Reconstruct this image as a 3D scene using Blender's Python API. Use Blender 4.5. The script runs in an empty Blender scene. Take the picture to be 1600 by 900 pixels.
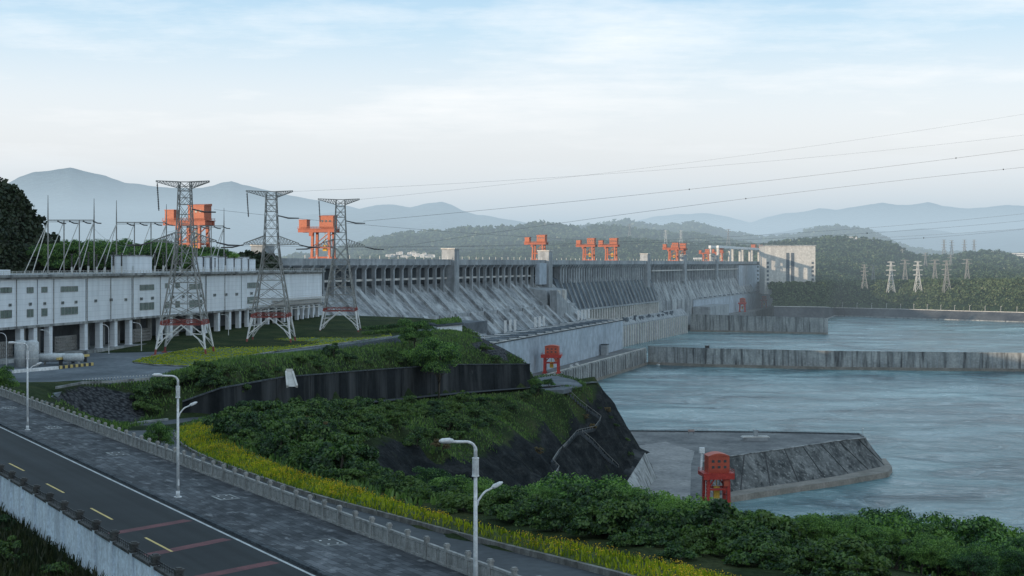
import bpy, math, random
import numpy as np
from mathutils import Vector, Matrix, noise

# ------------------------------------------------------------------ basics
F = 2222.22            # focal length in photo pixels (1600 wide)
H = 115.0              # camera height above the river
YH = 411.0             # horizon row
sc = bpy.context.scene
C = sc.collection
rng = random.Random(7)
nr = np.random.RandomState(11)


def at(px, py, z):
    """ground point of height z seen at a photo position"""
    Y = (H - z) * F / (py - YH)
    return Vector(((px - 800) * Y / F, Y, z))


def atY(px, py, Y):
    return Vector(((px - 800) * Y / F, Y, H - (py - YH) * Y / F))


class MB:
    """collects shapes that become ONE mesh"""
    def __init__(s):
        s.v, s.f = [], []

    def add(s, vs, fs):
        n = len(s.v)
        s.v += [tuple(v) for v in vs]
        s.f += [tuple(i + n for i in f) for f in fs]
        return s

    def box(s, c, size, rz=0.0):
        x, y, z = size[0] / 2, size[1] / 2, size[2] / 2
        ca, sa = math.cos(rz), math.sin(rz)
        vs = []
        for dz in (-z, z):
            for dx, dy in ((-x, -y), (x, -y), (x, y), (-x, y)):
                vs.append((c[0] + dx * ca - dy * sa, c[1] + dx * sa + dy * ca, c[2] + dz))
        return s.add(vs, [(3, 2, 1, 0), (4, 5, 6, 7), (0, 1, 5, 4), (1, 2, 6, 5), (2, 3, 7, 6), (3, 0, 4, 7)])

    def bar(s, p, q, w, h=None, up=(0, 0, 1)):
        p, q = Vector(p), Vector(q)
        h = w if h is None else h
        d = (q - p).normalized()
        u = Vector(up)
        if abs(d.dot(u)) > 0.98:
            u = Vector((0, 1, 0))
        a = d.cross(u).normalized() * (w / 2)
        b = a.cross(d).normalized() * (h / 2)
        vs = [p - a - b, p + a - b, p + a + b, p - a + b, q - a - b, q + a - b, q + a + b, q - a + b]
        return s.add(vs, [(0, 1, 2, 3), (7, 6, 5, 4), (0, 4, 5, 1), (1, 5, 6, 2), (2, 6, 7, 3), (3, 7, 4, 0)])

    def tube(s, pts, radii, n=8, cap=True):
        pts = [Vector(p) for p in pts]
        if not hasattr(radii, '__len__'):
            radii = [radii] * len(pts)
        vs = []
        ref = None
        for i, p in enumerate(pts):
            d = (pts[min(i + 1, len(pts) - 1)] - pts[max(i - 1, 0)]).normalized()
            if ref is None or abs(d.dot(ref)) > 0.97:
                ref = Vector((0, 0, 1)) if abs(d.z) < 0.9 else Vector((0, 1, 0))
            a = d.cross(ref).normalized()
            b = a.cross(d)
            for k in range(n):
                t = 2 * math.pi * k / n
                vs.append(p + (a * math.cos(t) + b * math.sin(t)) * radii[i])
        fs = []
        for i in range(len(pts) - 1):
            for k in range(n):
                k2 = (k + 1) % n
                fs.append((i * n + k, (i + 1) * n + k, (i + 1) * n + k2, i * n + k2))
        if cap:
            fs.append(tuple(range(n)))
            fs.append(tuple(reversed(range((len(pts) - 1) * n, len(pts) * n))))
        return s.add(vs, fs)

    def prism(s, poly, z0, z1):
        """poly: xy points counter-clockwise; z0/z1 numbers or lists"""
        n = len(poly)
        a = z0 if hasattr(z0, '__len__') else [z0] * n
        b = z1 if hasattr(z1, '__len__') else [z1] * n
        vs = [(p[0], p[1], a[i]) for i, p in enumerate(poly)] + [(p[0], p[1], b[i]) for i, p in enumerate(poly)]
        fs = [tuple(reversed(range(n))), tuple(range(n, 2 * n))]
        for i in range(n):
            j = (i + 1) % n
            fs.append((i, j, n + j, n + i))
        return s.add(vs, fs)

    def profile(s, A, B, prof, fn):
        """sweep a closed (n,z) profile from s=A to s=B through fn(s,n,z)"""
        k = len(prof)
        vs = [fn(A, a, z) for a, z in prof] + [fn(B, a, z) for a, z in prof]
        fs = [tuple(range(k)), tuple(reversed(range(k, 2 * k)))]
        for i in range(k):
            j = (i + 1) % k
            fs.append((j, i, k + i, k + j))
        return s.add(vs, fs)

    def grid(s, rows):
        m = len(rows[0])
        vs = [p for r in rows for p in r]
        fs = []
        for i in range(len(rows) - 1):
            for j in range(m - 1):
                fs.append((i * m + j, i * m + j + 1, (i + 1) * m + j + 1, (i + 1) * m + j))
        return s.add(vs, fs)

    def build(s, name, m, parent=None, smooth=False, world=True):
        me = bpy.data.meshes.new(name)
        vs = s.v
        if parent is not None and world:
            inv = ROOTM.get(parent.name, Matrix()).inverted()
            vs = [tuple(inv @ Vector(v)) for v in vs]
        me.from_pydata(vs, [], s.f)
        me.validate()
        bm = bmesh.new()
        bm.from_mesh(me)
        bmesh.ops.recalc_face_normals(bm, faces=bm.faces)
        bm.to_mesh(me)
        bm.free()
        return link(name, me, m, parent, smooth)


import bmesh
ROOTM = {}


def link(name, me, m, parent=None, smooth=False):
    if m is not None:
        me.materials.append(m)
    if smooth:
        me.polygons.foreach_set('use_smooth', [True] * len(me.polygons))
    o = bpy.data.objects.new(name, me)
    C.objects.link(o)
    if parent is not None:
        o.parent = parent
        ROOTM[o.name] = ROOTM.get(parent.name, Matrix())
    else:
        ROOTM[o.name] = Matrix()
    return o


def np_mesh(name, V, Q):
    me = bpy.data.meshes.new(name)
    V = np.asarray(V, dtype=np.float32)
    Q = np.asarray(Q, dtype=np.int32)
    k = Q.shape[1]
    me.vertices.add(len(V))
    me.vertices.foreach_set('co', V.ravel())
    me.loops.add(Q.size)
    me.loops.foreach_set('vertex_index', Q.ravel())
    me.polygons.add(len(Q))
    me.polygons.foreach_set('loop_start', np.arange(0, Q.size, k, dtype=np.int32))
    me.polygons.foreach_set('loop_total', np.full(len(Q), k, dtype=np.int32))
    me.update()
    me.validate()
    return me


def tag(o, label=None, cat=None, group=None, kind=None):
    if label: o['label'] = label
    if cat: o['category'] = cat
    if group: o['group'] = group
    if kind: o['kind'] = kind
    return o


def thing(name, label, cat, loc=(0, 0, 0), rz=0.0, group=None):
    o = bpy.data.objects.new(name, None)
    C.objects.link(o)
    o.location = loc
    o.rotation_euler = (0, 0, rz)
    o.empty_display_size = 1.0
    ROOTM[o.name] = Matrix.Translation(Vector(loc)) @ Matrix.Rotation(rz, 4, 'Z')
    return tag(o, label, cat, group)


def struct(mb, name, m, smooth=False):
    return tag(mb.build(name, m, None, smooth), kind='structure')


def kids(o):
    return [c for c in C.objects if c.parent == o]


def dup(root, loc, rz=0.0, scale=1.0, label=None, group=None, tree=None):
    """copy of a thing with copies of its parts (tree: cached [(part,[subs])])"""
    r = root.copy()
    C.objects.link(r)
    r.location = loc
    r.rotation_euler = (0, 0, rz)
    r.scale = (scale, scale, scale) if not hasattr(scale, '__len__') else scale
    if label: r['label'] = label
    if group: r['group'] = group
    for ch, subs in (tree if tree is not None else [(c, kids(c)) for c in kids(root)]):
        c = ch.copy(); C.objects.link(c); c.parent = r
        for g in subs:
            e = g.copy(); C.objects.link(e); e.parent = c
    return r


# ------------------------------------------------------------------ materials
def nt(name):
    m = bpy.data.materials.new(name)
    m.use_nodes = True
    t = m.node_tree
    t.nodes.clear()
    out = t.nodes.new('ShaderNodeOutputMaterial')
    return m, t, out


def N(t, typ, **kw):
    n = t.nodes.new(typ)
    for k, v in kw.items():
        if k.startswith('i_'):
            n.inputs[k[2:].replace('_', ' ')].default_value = v
        else:
            setattr(n, k, v)
    return n


def ramp(t, fac, stops):
    r = t.nodes.new('ShaderNodeValToRGB')
    el = r.color_ramp.elements
    while len(el) < len(stops):
        el.new(0.5)
    for e, (p, c) in zip(el, stops):
        e.position = p
        e.color = (*c, 1) if len(c) == 3 else c
    t.links.new(fac, r.inputs['Fac'])
    return r.outputs['Color']


def noise_tex(t, vec, scale, detail=4.0, rough=0.55, sx=(1, 1, 1)):
    mp = t.nodes.new('ShaderNodeMapping')
    mp.inputs['Scale'].default_value = sx
    t.links.new(vec, mp.inputs['Vector'])
    n = t.nodes.new('ShaderNodeTexNoise')
    n.inputs['Scale'].default_value = scale
    n.inputs['Detail'].default_value = detail
    n.inputs['Roughness'].default_value = rough
    t.links.new(mp.outputs[0], n.inputs['Vector'])
    return n.outputs['Fac']


def mixc(t, fac, a, b, mode='MIX'):
    m = t.nodes.new('ShaderNodeMix')
    m.data_type = 'RGBA'
    m.blend_type = mode
    for s, v in ((0, fac), (6, a), (7, b)):
        if hasattr(v, 'is_linked') or isinstance(v, bpy.types.NodeSocket):
            t.links.new(v, m.inputs[s])
        elif s == 0:
            m.inputs[0].default_value = v
        else:
            m.inputs[s].default_value = (*v, 1)
    return m.outputs[2]


def surf(name, a, b, scale=0.3, rough=0.8, streak=None, streak_col=None, streak_amt=0.6, spots=None, bump=0.0,
         bump_scale=1.0, metal=0.0, coords='world', contrast=(0.35, 0.65), spec=0.3):
    """two-tone noise surface, with optional vertical stain streaks and speckle"""
    m, t, out = nt(name)
    if coords == 'world':
        vec = t.nodes.new('ShaderNodeNewGeometry').outputs['Position']
    else:
        vec = t.nodes.new('ShaderNodeTexCoord').outputs['Object']
    n1 = noise_tex(t, vec, scale, 6, 0.6)
    col = ramp(t, n1, [(contrast[0], a), (contrast[1], b)])
    n2 = noise_tex(t, vec, scale * 9, 4, 0.65)
    g = ramp(t, n2, [(0.3, (0.72,) * 3), (0.7, (1.18,) * 3)])
    col = mixc(t, 1.0, col, g, 'MULTIPLY')
    if streak:
        sx, sz = streak
        n3 = noise_tex(t, vec, 1.0, 5, 0.6, (sx, sx, sz))
        fac = ramp(t, n3, [(0.46, (0, 0, 0)), (0.66, (streak_amt,) * 3)])
        col = mixc(t, fac, col, streak_col or (0.05, 0.05, 0.05))
    if spots:
        n4 = noise_tex(t, vec, spots[0], 3, 0.7)
        fac = ramp(t, n4, [(spots[1], (0, 0, 0)), (spots[1] + 0.07, (spots[3],) * 3)])
        col = mixc(t, fac, col, spots[2])
    p = N(t, 'ShaderNodeBsdfPrincipled')
    p.inputs['Roughness'].default_value = rough
    p.inputs['Metallic'].default_value = metal
    p.inputs['Specular IOR Level'].default_value = spec
    t.links.new(col, p.inputs['Base Color'])
    if bump:
        nb = noise_tex(t, vec, bump_scale, 6, 0.65)
        bn = N(t, 'ShaderNodeBump')
        bn.inputs['Strength'].default_value = 0.8
        bn.inputs['Distance'].default_value = bump
        t.links.new(nb, bn.inputs['Height'])
        t.links.new(bn.outputs[0], p.inputs['Normal'])
    t.links.new(p.outputs[0], out.inputs['Surface'])
    return m


def foliage(name, dark, mid, light, patch=0.15, trans=0.3):
    m, t, out = nt(name)
    geo = t.nodes.new('ShaderNodeNewGeometry')
    oi = t.nodes.new('ShaderNodeObjectInfo')
    n1 = noise_tex(t, geo.outputs['Position'], patch, 3, 0.6)
    mx = N(t, 'ShaderNodeMath', operation='MULTIPLY_ADD')
    t.links.new(geo.outputs['Random Per Island'], mx.inputs[0])
    mx.inputs[1].default_value = 0.5
    t.links.new(n1, mx.inputs[2])
    mx2 = N(t, 'ShaderNodeMath', operation='MULTIPLY_ADD')
    t.links.new(oi.outputs['Random'], mx2.inputs[0])
    mx2.inputs[1].default_value = 0.25
    t.links.new(mx.outputs[0], mx2.inputs[2])
    col = ramp(t, mx2.outputs[0], [(0.45, dark), (0.85, mid), (1.2 / 1.25, light)])
    warm = mixc(t, 1.0, col, (1.55, 1.12, 0.55), 'MULTIPLY')
    wf = N(t, 'ShaderNodeMath', operation='MULTIPLY')
    t.links.new(oi.outputs['Random'], wf.inputs[0]); wf.inputs[1].default_value = 0.22
    col = mixc(t, wf.outputs[0], col, warm)
    d = N(t, 'ShaderNodeBsdfDiffuse')
    tr = N(t, 'ShaderNodeBsdfTranslucent')
    t.links.new(col, d.inputs['Color'])
    c2 = mixc(t, 1.0, col, (1.1, 1.25, 0.6), 'MULTIPLY')
    t.links.new(c2, tr.inputs['Color'])
    ms = N(t, 'ShaderNodeMixShader')
    ms.inputs[0].default_value = trans
    t.links.new(d.outputs[0], ms.inputs[1])
    t.links.new(tr.outputs[0], ms.inputs[2])
    gl = N(t, 'ShaderNodeBsdfGlossy')
    gl.inputs['Roughness'].default_value = 0.45
    ms2 = N(t, 'ShaderNodeMixShader')
    ms2.inputs[0].default_value = 0.03
    t.links.new(ms.outputs[0], ms2.inputs[1])
    t.links.new(gl.outputs[0], ms2.inputs[2])
    t.links.new(ms2.outputs[0], out.inputs['Surface'])
    return m


M = {}
M['dam'] = surf('dam_concrete', (0.2473, 0.2754, 0.2964), (0.3709, 0.3996, 0.4194), 0.02, streak=(0.16, 0.012), streak_col=(0.1133, 0.1242, 0.1342), streak_amt=0.6)
M['dam_dark'] = surf('dam_dark_concrete', (0.0900, 0.1150, 0.1417), (0.1710, 0.2050, 0.2344), 0.03, streak=(0.12, 0.01), streak_col=(0.0540, 0.0650, 0.0818), streak_amt=0.75, spec=0.06, rough=0.95)  # darker concrete tone with still darker vertical streaks
M['dam_slope'] = surf('dam_slope_concrete', (0.2385, 0.2600, 0.2796), (0.4388, 0.4700, 0.4867), 0.035, streak=(0.1, 0.02), streak_col=(0.0859, 0.0950, 0.1035), streak_amt=0.8, spots=(0.5, 0.6, (0.5724, 0.6000, 0.6006), 0.5), spec=0.06, rough=0.95)
M['bay'] = surf('dam_bay_wall', (0.055, 0.066, 0.076), (0.10, 0.115, 0.128), 0.03, streak=(0.12, 0.01), streak_col=(0.03, 0.035, 0.04), streak_amt=0.7, spec=0.06)  # walls behind the ribs: recess shade is put into this darker colour
M['recess'] = surf('dam_recess', (0.0900, 0.1100, 0.1308), (0.1350, 0.1600, 0.1853), 0.03)  # recessed faces: the dark of the recess is put into the colour
M['lit_conc'] = surf('pale_concrete', (0.46, 0.46, 0.44), (0.58, 0.57, 0.54), 0.03, streak=(0.14, 0.01), streak_col=(0.3, 0.3, 0.29), streak_amt=0.5)
M['ph_wall'] = surf('powerhouse_wall', (0.3240, 0.3850, 0.4469), (0.4230, 0.4900, 0.5559), 0.015, streak=(0.1, 0.012), streak_col=(0.2520, 0.2900, 0.3270), streak_amt=0.5)
M['roof_dark'] = surf('powerhouse_roof', (0.0540, 0.0660, 0.0752), (0.1026, 0.1170, 0.1308), 0.05, spec=0.06, rough=0.95)
M['ramp'] = surf('ramp_concrete', (0.22, 0.225, 0.23), (0.32, 0.32, 0.315), 0.06, spots=(0.2, 0.6, (0.15, 0.155, 0.16), 0.5), spec=0.06, rough=0.95)
M['white'] = surf('white_paint', (0.66, 0.68, 0.69), (0.78, 0.79, 0.79), 0.2)
M['guide'] = surf('guide_wall_concrete', (0.2385, 0.2550, 0.2589), (0.3816, 0.4000, 0.3987), 0.05, streak=(0.25, 0.02), streak_col=(0.0429, 0.0470, 0.0518), streak_amt=0.9)
M['tide'] = surf('waterline_concrete', (0.17, 0.16, 0.14), (0.27, 0.25, 0.225), 0.1)
M['jetty'] = surf('jetty_concrete', (0.125, 0.132, 0.138), (0.22, 0.226, 0.228), 0.05, spots=(0.12, 0.58, (0.09, 0.095, 0.1), 0.5), spec=0.06, rough=0.95)
M['jetty_slope'] = surf('jetty_slope', (0.07, 0.077, 0.08), (0.20, 0.21, 0.21), 0.06, streak=(0.22, 0.05), streak_col=(0.022, 0.027, 0.03), streak_amt=0.85, spots=(0.6, 0.57, (0.36, 0.37, 0.36), 0.45), spec=0.06, rough=0.95)
M['asphalt'] = surf('asphalt', (0.0233, 0.0295, 0.0354), (0.0337, 0.0410, 0.0471), 0.12, rough=0.75, bump=0.004, bump_scale=40)
M['asphalt2'] = surf('old_asphalt', (0.0389, 0.0454, 0.0534), (0.0648, 0.0749, 0.0848), 0.12, rough=0.8, spots=(0.5, 0.62, (0.0842, 0.0936, 0.1021), 0.4))
M['yard'] = surf('yard_concrete', (0.0990, 0.1150, 0.1308), (0.1710, 0.1950, 0.2180), 0.06, spec=0.06, rough=0.95)
M['sidewalk'] = surf('dirty_paving', (0.0223, 0.0273, 0.0331), (0.0698, 0.0806, 0.0926), 0.22, contrast=(0.38, 0.7), spots=(0.9, 0.63, (0.1451, 0.1643, 0.1825), 0.6), bump=0.01, bump_scale=6)
M['kerb'] = surf('kerb_stone', (0.0441, 0.0518, 0.0595), (0.1008, 0.1155, 0.1282), 0.9, spec=0.06, rough=0.95)
M['stone'] = surf('balustrade_stone', (0.2592, 0.2628, 0.2556), (0.3600, 0.3636, 0.3528), 1.2, streak=(2.5, 0.5), streak_col=(0.1152, 0.1188, 0.1152), streak_amt=0.6)
M['white_wall'] = surf('whitewashed_wall', (0.6427, 0.7387, 0.8320), (0.7978, 0.9111, 1.0133), 0.4, streak=(1.3, 0.25), streak_col=(0.3657, 0.4186, 0.4697), streak_amt=0.55)
M['wall_cap'] = surf('mossy_cap', (0.0330, 0.0360, 0.0360), (0.0960, 0.0990, 0.0990), 1.4)
M['iron'] = surf('dark_iron', (0.03, 0.032, 0.035), (0.06, 0.062, 0.065), 1.0, rough=0.6)
M['yellow'] = surf('yellow_road_paint', (0.50, 0.38, 0.13), (0.66, 0.52, 0.2), 1.4, rough=0.7)
M['linewhite'] = surf('white_road_paint', (0.36, 0.38, 0.39), (0.55, 0.57, 0.58), 0.8, rough=0.7)
M['redband'] = surf('red_road_paint', (0.0918, 0.0343, 0.0392), (0.1591, 0.0551, 0.0612), 0.8, rough=0.75)
M['lamp'] = surf('lamp_paint', (0.60, 0.63, 0.65), (0.70, 0.72, 0.73), 0.5, rough=0.45, coords='obj')
M['lampglass'] = surf('lamp_glass', (0.45, 0.48, 0.5), (0.55, 0.57, 0.58), 2.0, rough=0.2, coords='obj')
M['galv'] = surf('galvanised_steel', (0.2177, 0.2229, 0.2177), (0.2903, 0.2903, 0.2799), 0.25, rough=0.6, metal=0.0)
M['galvlight'] = surf('pale_steel', (0.46, 0.47, 0.46), (0.6, 0.6, 0.58), 0.25, rough=0.6)
M['redpaint'] = surf('red_tower_paint', (0.20, 0.055, 0.05), (0.30, 0.08, 0.07), 0.6)
M['whitepaint'] = surf('white_tower_paint', (0.55, 0.57, 0.58), (0.72, 0.73, 0.73), 0.6)
M['orange'] = surf('orange_crane_paint', (0.3256, 0.0851, 0.0407), (0.3996, 0.1110, 0.0555), 0.1, rough=0.5, coords='obj')
M['orange2'] = surf('deep_orange_paint', (0.2720, 0.0600, 0.0280), (0.3520, 0.0800, 0.0400), 0.1, rough=0.5, coords='obj')
M['yellowsteel'] = surf('yellow_hook_paint', (0.6, 0.36, 0.05), (0.7, 0.45, 0.08), 0.2, coords='obj')
M['red'] = surf('red_hoist_paint', (0.3570, 0.0315, 0.0252), (0.4675, 0.0495, 0.0360), 0.3, rough=0.5, coords='obj')
M['redhouse'] = surf('red_house_paint', (0.3910, 0.0675, 0.0405), (0.4930, 0.0990, 0.0540), 0.3, rough=0.5, coords='obj')
M['glass'] = surf('dark_window', (0.03, 0.045, 0.05), (0.06, 0.08, 0.085), 0.1, rough=0.15, spec=0.6)
M['greenglass'] = surf('green_window', (0.07, 0.11, 0.10), (0.13, 0.17, 0.14), 0.12, rough=0.2, spec=0.6)
M['tank'] = surf('tank_paint', (0.42, 0.46, 0.48), (0.52, 0.56, 0.58), 0.2, rough=0.5, coords='obj')
M['insul'] = surf('insulator_glaze', (0.05, 0.05, 0.055), (0.09, 0.09, 0.09), 1.0, rough=0.4)
M['wire'] = surf('conductor_wire', (0.22, 0.225, 0.23), (0.28, 0.285, 0.29), 0.05, rough=0.6)
M['bark'] = surf('bark', (0.05, 0.045, 0.035), (0.11, 0.095, 0.075), 1.5, coords='obj')
M['retain'] = surf('dark_retaining_wall', (0.009, 0.012, 0.014), (0.022, 0.026, 0.03), 0.08, rough=0.95, spec=0.06, streak=(0.09, 0.012), streak_col=(0.10, 0.105, 0.11), streak_amt=0.6, spots=(0.12, 0.70, (0.085, 0.09, 0.095), 0.5))
M['gravel'] = surf('gravel', (0.0304, 0.0375, 0.0457), (0.1013, 0.1162, 0.1308), 1.1, contrast=(0.3, 0.7), bump=0.5, bump_scale=1.6, spec=0.06, rough=0.95)
M['dirt'] = surf('soil', (0.028, 0.03, 0.024), (0.06, 0.055, 0.042), 0.2, bump=0.1, bump_scale=1.0)
M['bedgrass'] = surf('grass_base', (0.03, 0.05, 0.012), (0.06, 0.085, 0.02), 0.3)
M['lawn'] = surf('lawn', (0.045, 0.085, 0.02), (0.085, 0.14, 0.032), 0.25, contrast=(0.3, 0.7))
M['scrub'] = surf('scrub_ground', (0.0177, 0.0306, 0.0129), (0.0403, 0.0563, 0.0193), 0.08, contrast=(0.35, 0.6))
M['rock'] = surf('wet_rock', (0.005, 0.008, 0.010), (0.020, 0.024, 0.026), 0.10, bump=1.4, bump_scale=0.3, rough=0.95, spec=0.06, spots=(0.22, 0.66, (0.05, 0.055, 0.04), 0.5), contrast=(0.3, 0.7))
M['embank'] = surf('embankment', (0.06, 0.065, 0.075), (0.11, 0.115, 0.12), 0.02, streak=(0.05, 0.05), streak_col=(0.045, 0.05, 0.06), streak_amt=0.6, spec=0.06, rough=0.95)
M['town'] = surf('town_white', (0.62, 0.62, 0.61), (0.78, 0.77, 0.75), 0.02)

M['leaf'] = foliage('tree_leaves', (0.0103, 0.0350, 0.0175), (0.0436, 0.1137, 0.0386), (0.1539, 0.2916, 0.0737), 0.35)
M['leaf2'] = foliage('shrub_leaves', (0.0114, 0.0337, 0.0172), (0.0342, 0.0829, 0.0312), (0.0969, 0.1750, 0.0499), 0.2)
M['dry'] = foliage('dry_grass', (0.07, 0.055, 0.03), (0.14, 0.11, 0.06), (0.2, 0.16, 0.09), 0.2)
M['blade'] = foliage('grass_blades', (0.0750, 0.1224, 0.0120), (0.2100, 0.2664, 0.0168), (0.3750, 0.4032, 0.0240), 0.1, 0.4)
M['blade_dark'] = foliage('bank_grass', (0.0314, 0.0748, 0.0300), (0.0627, 0.1337, 0.0429), (0.1176, 0.2050, 0.0601), 0.07, 0.3)
M['blade_weed'] = foliage('weed_blades', (0.0098, 0.0182, 0.0084), (0.0196, 0.0315, 0.0140), (0.0420, 0.0490, 0.0245), 0.3, 0.3)
M['stone_low'] = surf('stained_edging', (0.13, 0.125, 0.115), (0.24, 0.235, 0.22), 0.6, streak=(1.2, 0.5), streak_col=(0.05, 0.05, 0.045), streak_amt=0.7)
M['petal'] = foliage('yellow_petals', (0.50, 0.28, 0.008), (0.66, 0.40, 0.012), (0.78, 0.52, 0.03), 0.1, 0.3)
M['wood'] = foliage('woodland_leaves', (0.0165, 0.0374, 0.0220), (0.0374, 0.0726, 0.0352), (0.0770, 0.1155, 0.0495), 0.012, 0.15)
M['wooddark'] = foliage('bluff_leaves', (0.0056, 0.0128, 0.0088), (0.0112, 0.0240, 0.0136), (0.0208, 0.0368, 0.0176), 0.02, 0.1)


def hill_mat(name, a, b, c, scale):
    m, t, out = nt(name)
    vec = t.nodes.new('ShaderNodeNewGeometry').outputs['Position']
    n1 = noise_tex(t, vec, scale, 8, 0.62)
    col = ramp(t, n1, [(0.32, a), (0.52, b), (0.7, c)])
    n2 = noise_tex(t, vec, scale * 14, 5, 0.7)
    col = mixc(t, 1.0, col, ramp(t, n2, [(0.3, (0.55,) * 3), (0.7, (1.3,) * 3)]), 'MULTIPLY')
    d = N(t, 'ShaderNodeBsdfDiffuse')
    t.links.new(col, d.inputs['Color'])
    b_ = N(t, 'ShaderNodeBump')
    b_.inputs['Strength'].default_value = 1.0
    b_.inputs['Distance'].default_value = 0.12 / scale * 0.4
    t.links.new(n2, b_.inputs['Height'])
    t.links.new(b_.outputs[0], d.inputs['Normal'])
    t.links.new(d.outputs[0], out.inputs['Surface'])
    return m


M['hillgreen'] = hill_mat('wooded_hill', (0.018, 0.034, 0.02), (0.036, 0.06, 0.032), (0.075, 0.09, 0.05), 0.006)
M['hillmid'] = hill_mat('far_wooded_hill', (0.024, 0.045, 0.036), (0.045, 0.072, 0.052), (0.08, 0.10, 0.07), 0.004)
M['mountain'] = hill_mat('mountain', (0.10, 0.155, 0.185), (0.12, 0.175, 0.205), (0.14, 0.195, 0.22), 0.0012)  # bluish base colour has some distance haze painted in
M['mountain2'] = hill_mat('far_mountain', (0.20, 0.28, 0.33), (0.22, 0.30, 0.345), (0.24, 0.315, 0.36), 0.0012)  # paler still: more of the haze is put into the colour

# facade with panel joints
def facade_mat():
    m, t, out = nt('facade_panels')
    tc = t.nodes.new('ShaderNodeTexCoord').outputs['Object']
    sep = N(t, 'ShaderNodeSeparateXYZ')
    t.links.new(tc, sep.inputs[0])
    cb = N(t, 'ShaderNodeCombineXYZ')
    t.links.new(sep.outputs['X'], cb.inputs['X'])
    t.links.new(sep.outputs['Z'], cb.inputs['Y'])
    br = N(t, 'ShaderNodeTexBrick')
    br.offset = 0.0
    br.inputs['Scale'].default_value = 1.0
    br.inputs['Brick Width'].default_value = 4.0
    br.inputs['Row Height'].default_value = 1.6
    br.inputs['Mortar Size'].default_value = 0.05
    br.inputs['Color1'].default_value = (0.72, 0.77, 0.82, 1)
    br.inputs['Color2'].default_value = (0.68, 0.735, 0.785, 1)
    br.inputs['Mortar'].default_value = (0.54, 0.59, 0.64, 1)
    t.links.new(cb.outputs[0], br.inputs['Vector'])
    n = noise_tex(t, tc, 1.0, 5, 0.6, (0.3, 0.3, 0.05))
    col = mixc(t, 1.0, br.outputs['Color'], ramp(t, n, [(0.3, (0.82,) * 3), (0.65, (1.05,) * 3)]), 'MULTIPLY')
    p = N(t, 'ShaderNodeBsdfPrincipled')
    p.inputs['Roughness'].default_value = 0.6
    t.links.new(col, p.inputs['Base Color'])
    t.links.new(p.outputs[0], out.inputs['Surface'])
    return m


M['facade'] = facade_mat()


def water_mat():
    m, t, out = nt('river_water')
    vec = t.nodes.new('ShaderNodeNewGeometry').outputs['Position']
    # drifting currents: warp the coordinates with a big noise
    nn = N(t, 'ShaderNodeTexNoise')
    nn.inputs['Scale'].default_value = 0.012
    nn.inputs['Detail'].default_value = 4
    t.links.new(vec, nn.inputs['Vector'])
    sc_ = N(t, 'ShaderNodeVectorMath', operation='MULTIPLY_ADD')
    t.links.new(nn.outputs['Color'], sc_.inputs[0])
    sc_.inputs[1].default_value = (130, 130, 0)
    t.links.new(vec, sc_.inputs[2])
    big = noise_tex(t, sc_.outputs[0], 1.0, 6, 0.6, (0.010, 0.017, 0.0))
    fine = noise_tex(t, sc_.outputs[0], 1.0, 7, 0.68, (0.05, 0.075, 0.0))
    t.nodes[-1].inputs['Distortion'].default_value = 1.3
    rip = noise_tex(t, vec, 0.35, 5, 0.65)
    p = N(t, 'ShaderNodeBsdfPrincipled')
    col = ramp(t, big, [(0.36, (0.012, 0.065, 0.092)), (0.5, (0.075, 0.185, 0.205)), (0.64, (0.22, 0.34, 0.35))])
    huge = noise_tex(t, vec, 1.0, 3, 0.5, (0.0022, 0.0035, 0.0))
    col = mixc(t, 1.0, col, ramp(t, huge, [(0.36, (0.55, 0.6, 0.65)), (0.62, (1.2, 1.2, 1.2))]), 'MULTIPLY')
    fo = ramp(t, fine, [(0.48, (0, 0, 0)), (0.70, (0.6, 0.6, 0.6))])
    col = mixc(t, fo, col, (0.32, 0.43, 0.465))
    t.links.new(col, p.inputs['Base Color'])
    nv = N(t, 'ShaderNodeTexNoise')
    nv.inputs['Scale'].default_value = 0.022; nv.inputs['Detail'].default_value = 5; nv.inputs['Distortion'].default_value = 2.6
    t.links.new(sc_.outputs[0], nv.inputs['Vector'])
    sb = N(t, 'ShaderNodeMath', operation='SUBTRACT'); t.links.new(nv.outputs['Fac'], sb.inputs[0]); sb.inputs[1].default_value = 0.5
    av = N(t, 'ShaderNodeMath', operation='ABSOLUTE'); t.links.new(sb.outputs[0], av.inputs[0])
    veins = ramp(t, av.outputs[0], [(0.0, (0.6,) * 3), (0.028, (0, 0, 0))])
    vm = mixc(t, 1.0, veins, ramp(t, huge, [(0.42, (0, 0, 0)), (0.6, (1, 1, 1))]), 'MULTIPLY')
    col = mixc(t, vm, col, (0.42, 0.52, 0.54))
    ro = ramp(t, big, [(0.3, (0.12,) * 3), (0.7, (0.3,) * 3)])
    t.links.new(ro, p.inputs['Roughness'])
    p.inputs['IOR'].default_value = 1.33
    b1 = N(t, 'ShaderNodeBump')
    b1.inputs['Strength'].default_value = 0.8
    b1.inputs['Distance'].default_value = 2.2
    t.links.new(fine, b1.inputs['Height'])
    b2 = N(t, 'ShaderNodeBump')
    b2.inputs['Strength'].default_value = 0.7
    b2.inputs['Distance'].default_value = 0.35
    t.links.new(rip, b2.inputs['Height'])
    t.links.new(b1.outputs[0], b2.inputs['Normal'])
    t.links.new(b2.outputs[0], p.inputs['Normal'])
    t.links.new(p.outputs[0], out.inputs['Surface'])
    return m


M['water'] = water_mat()


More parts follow.
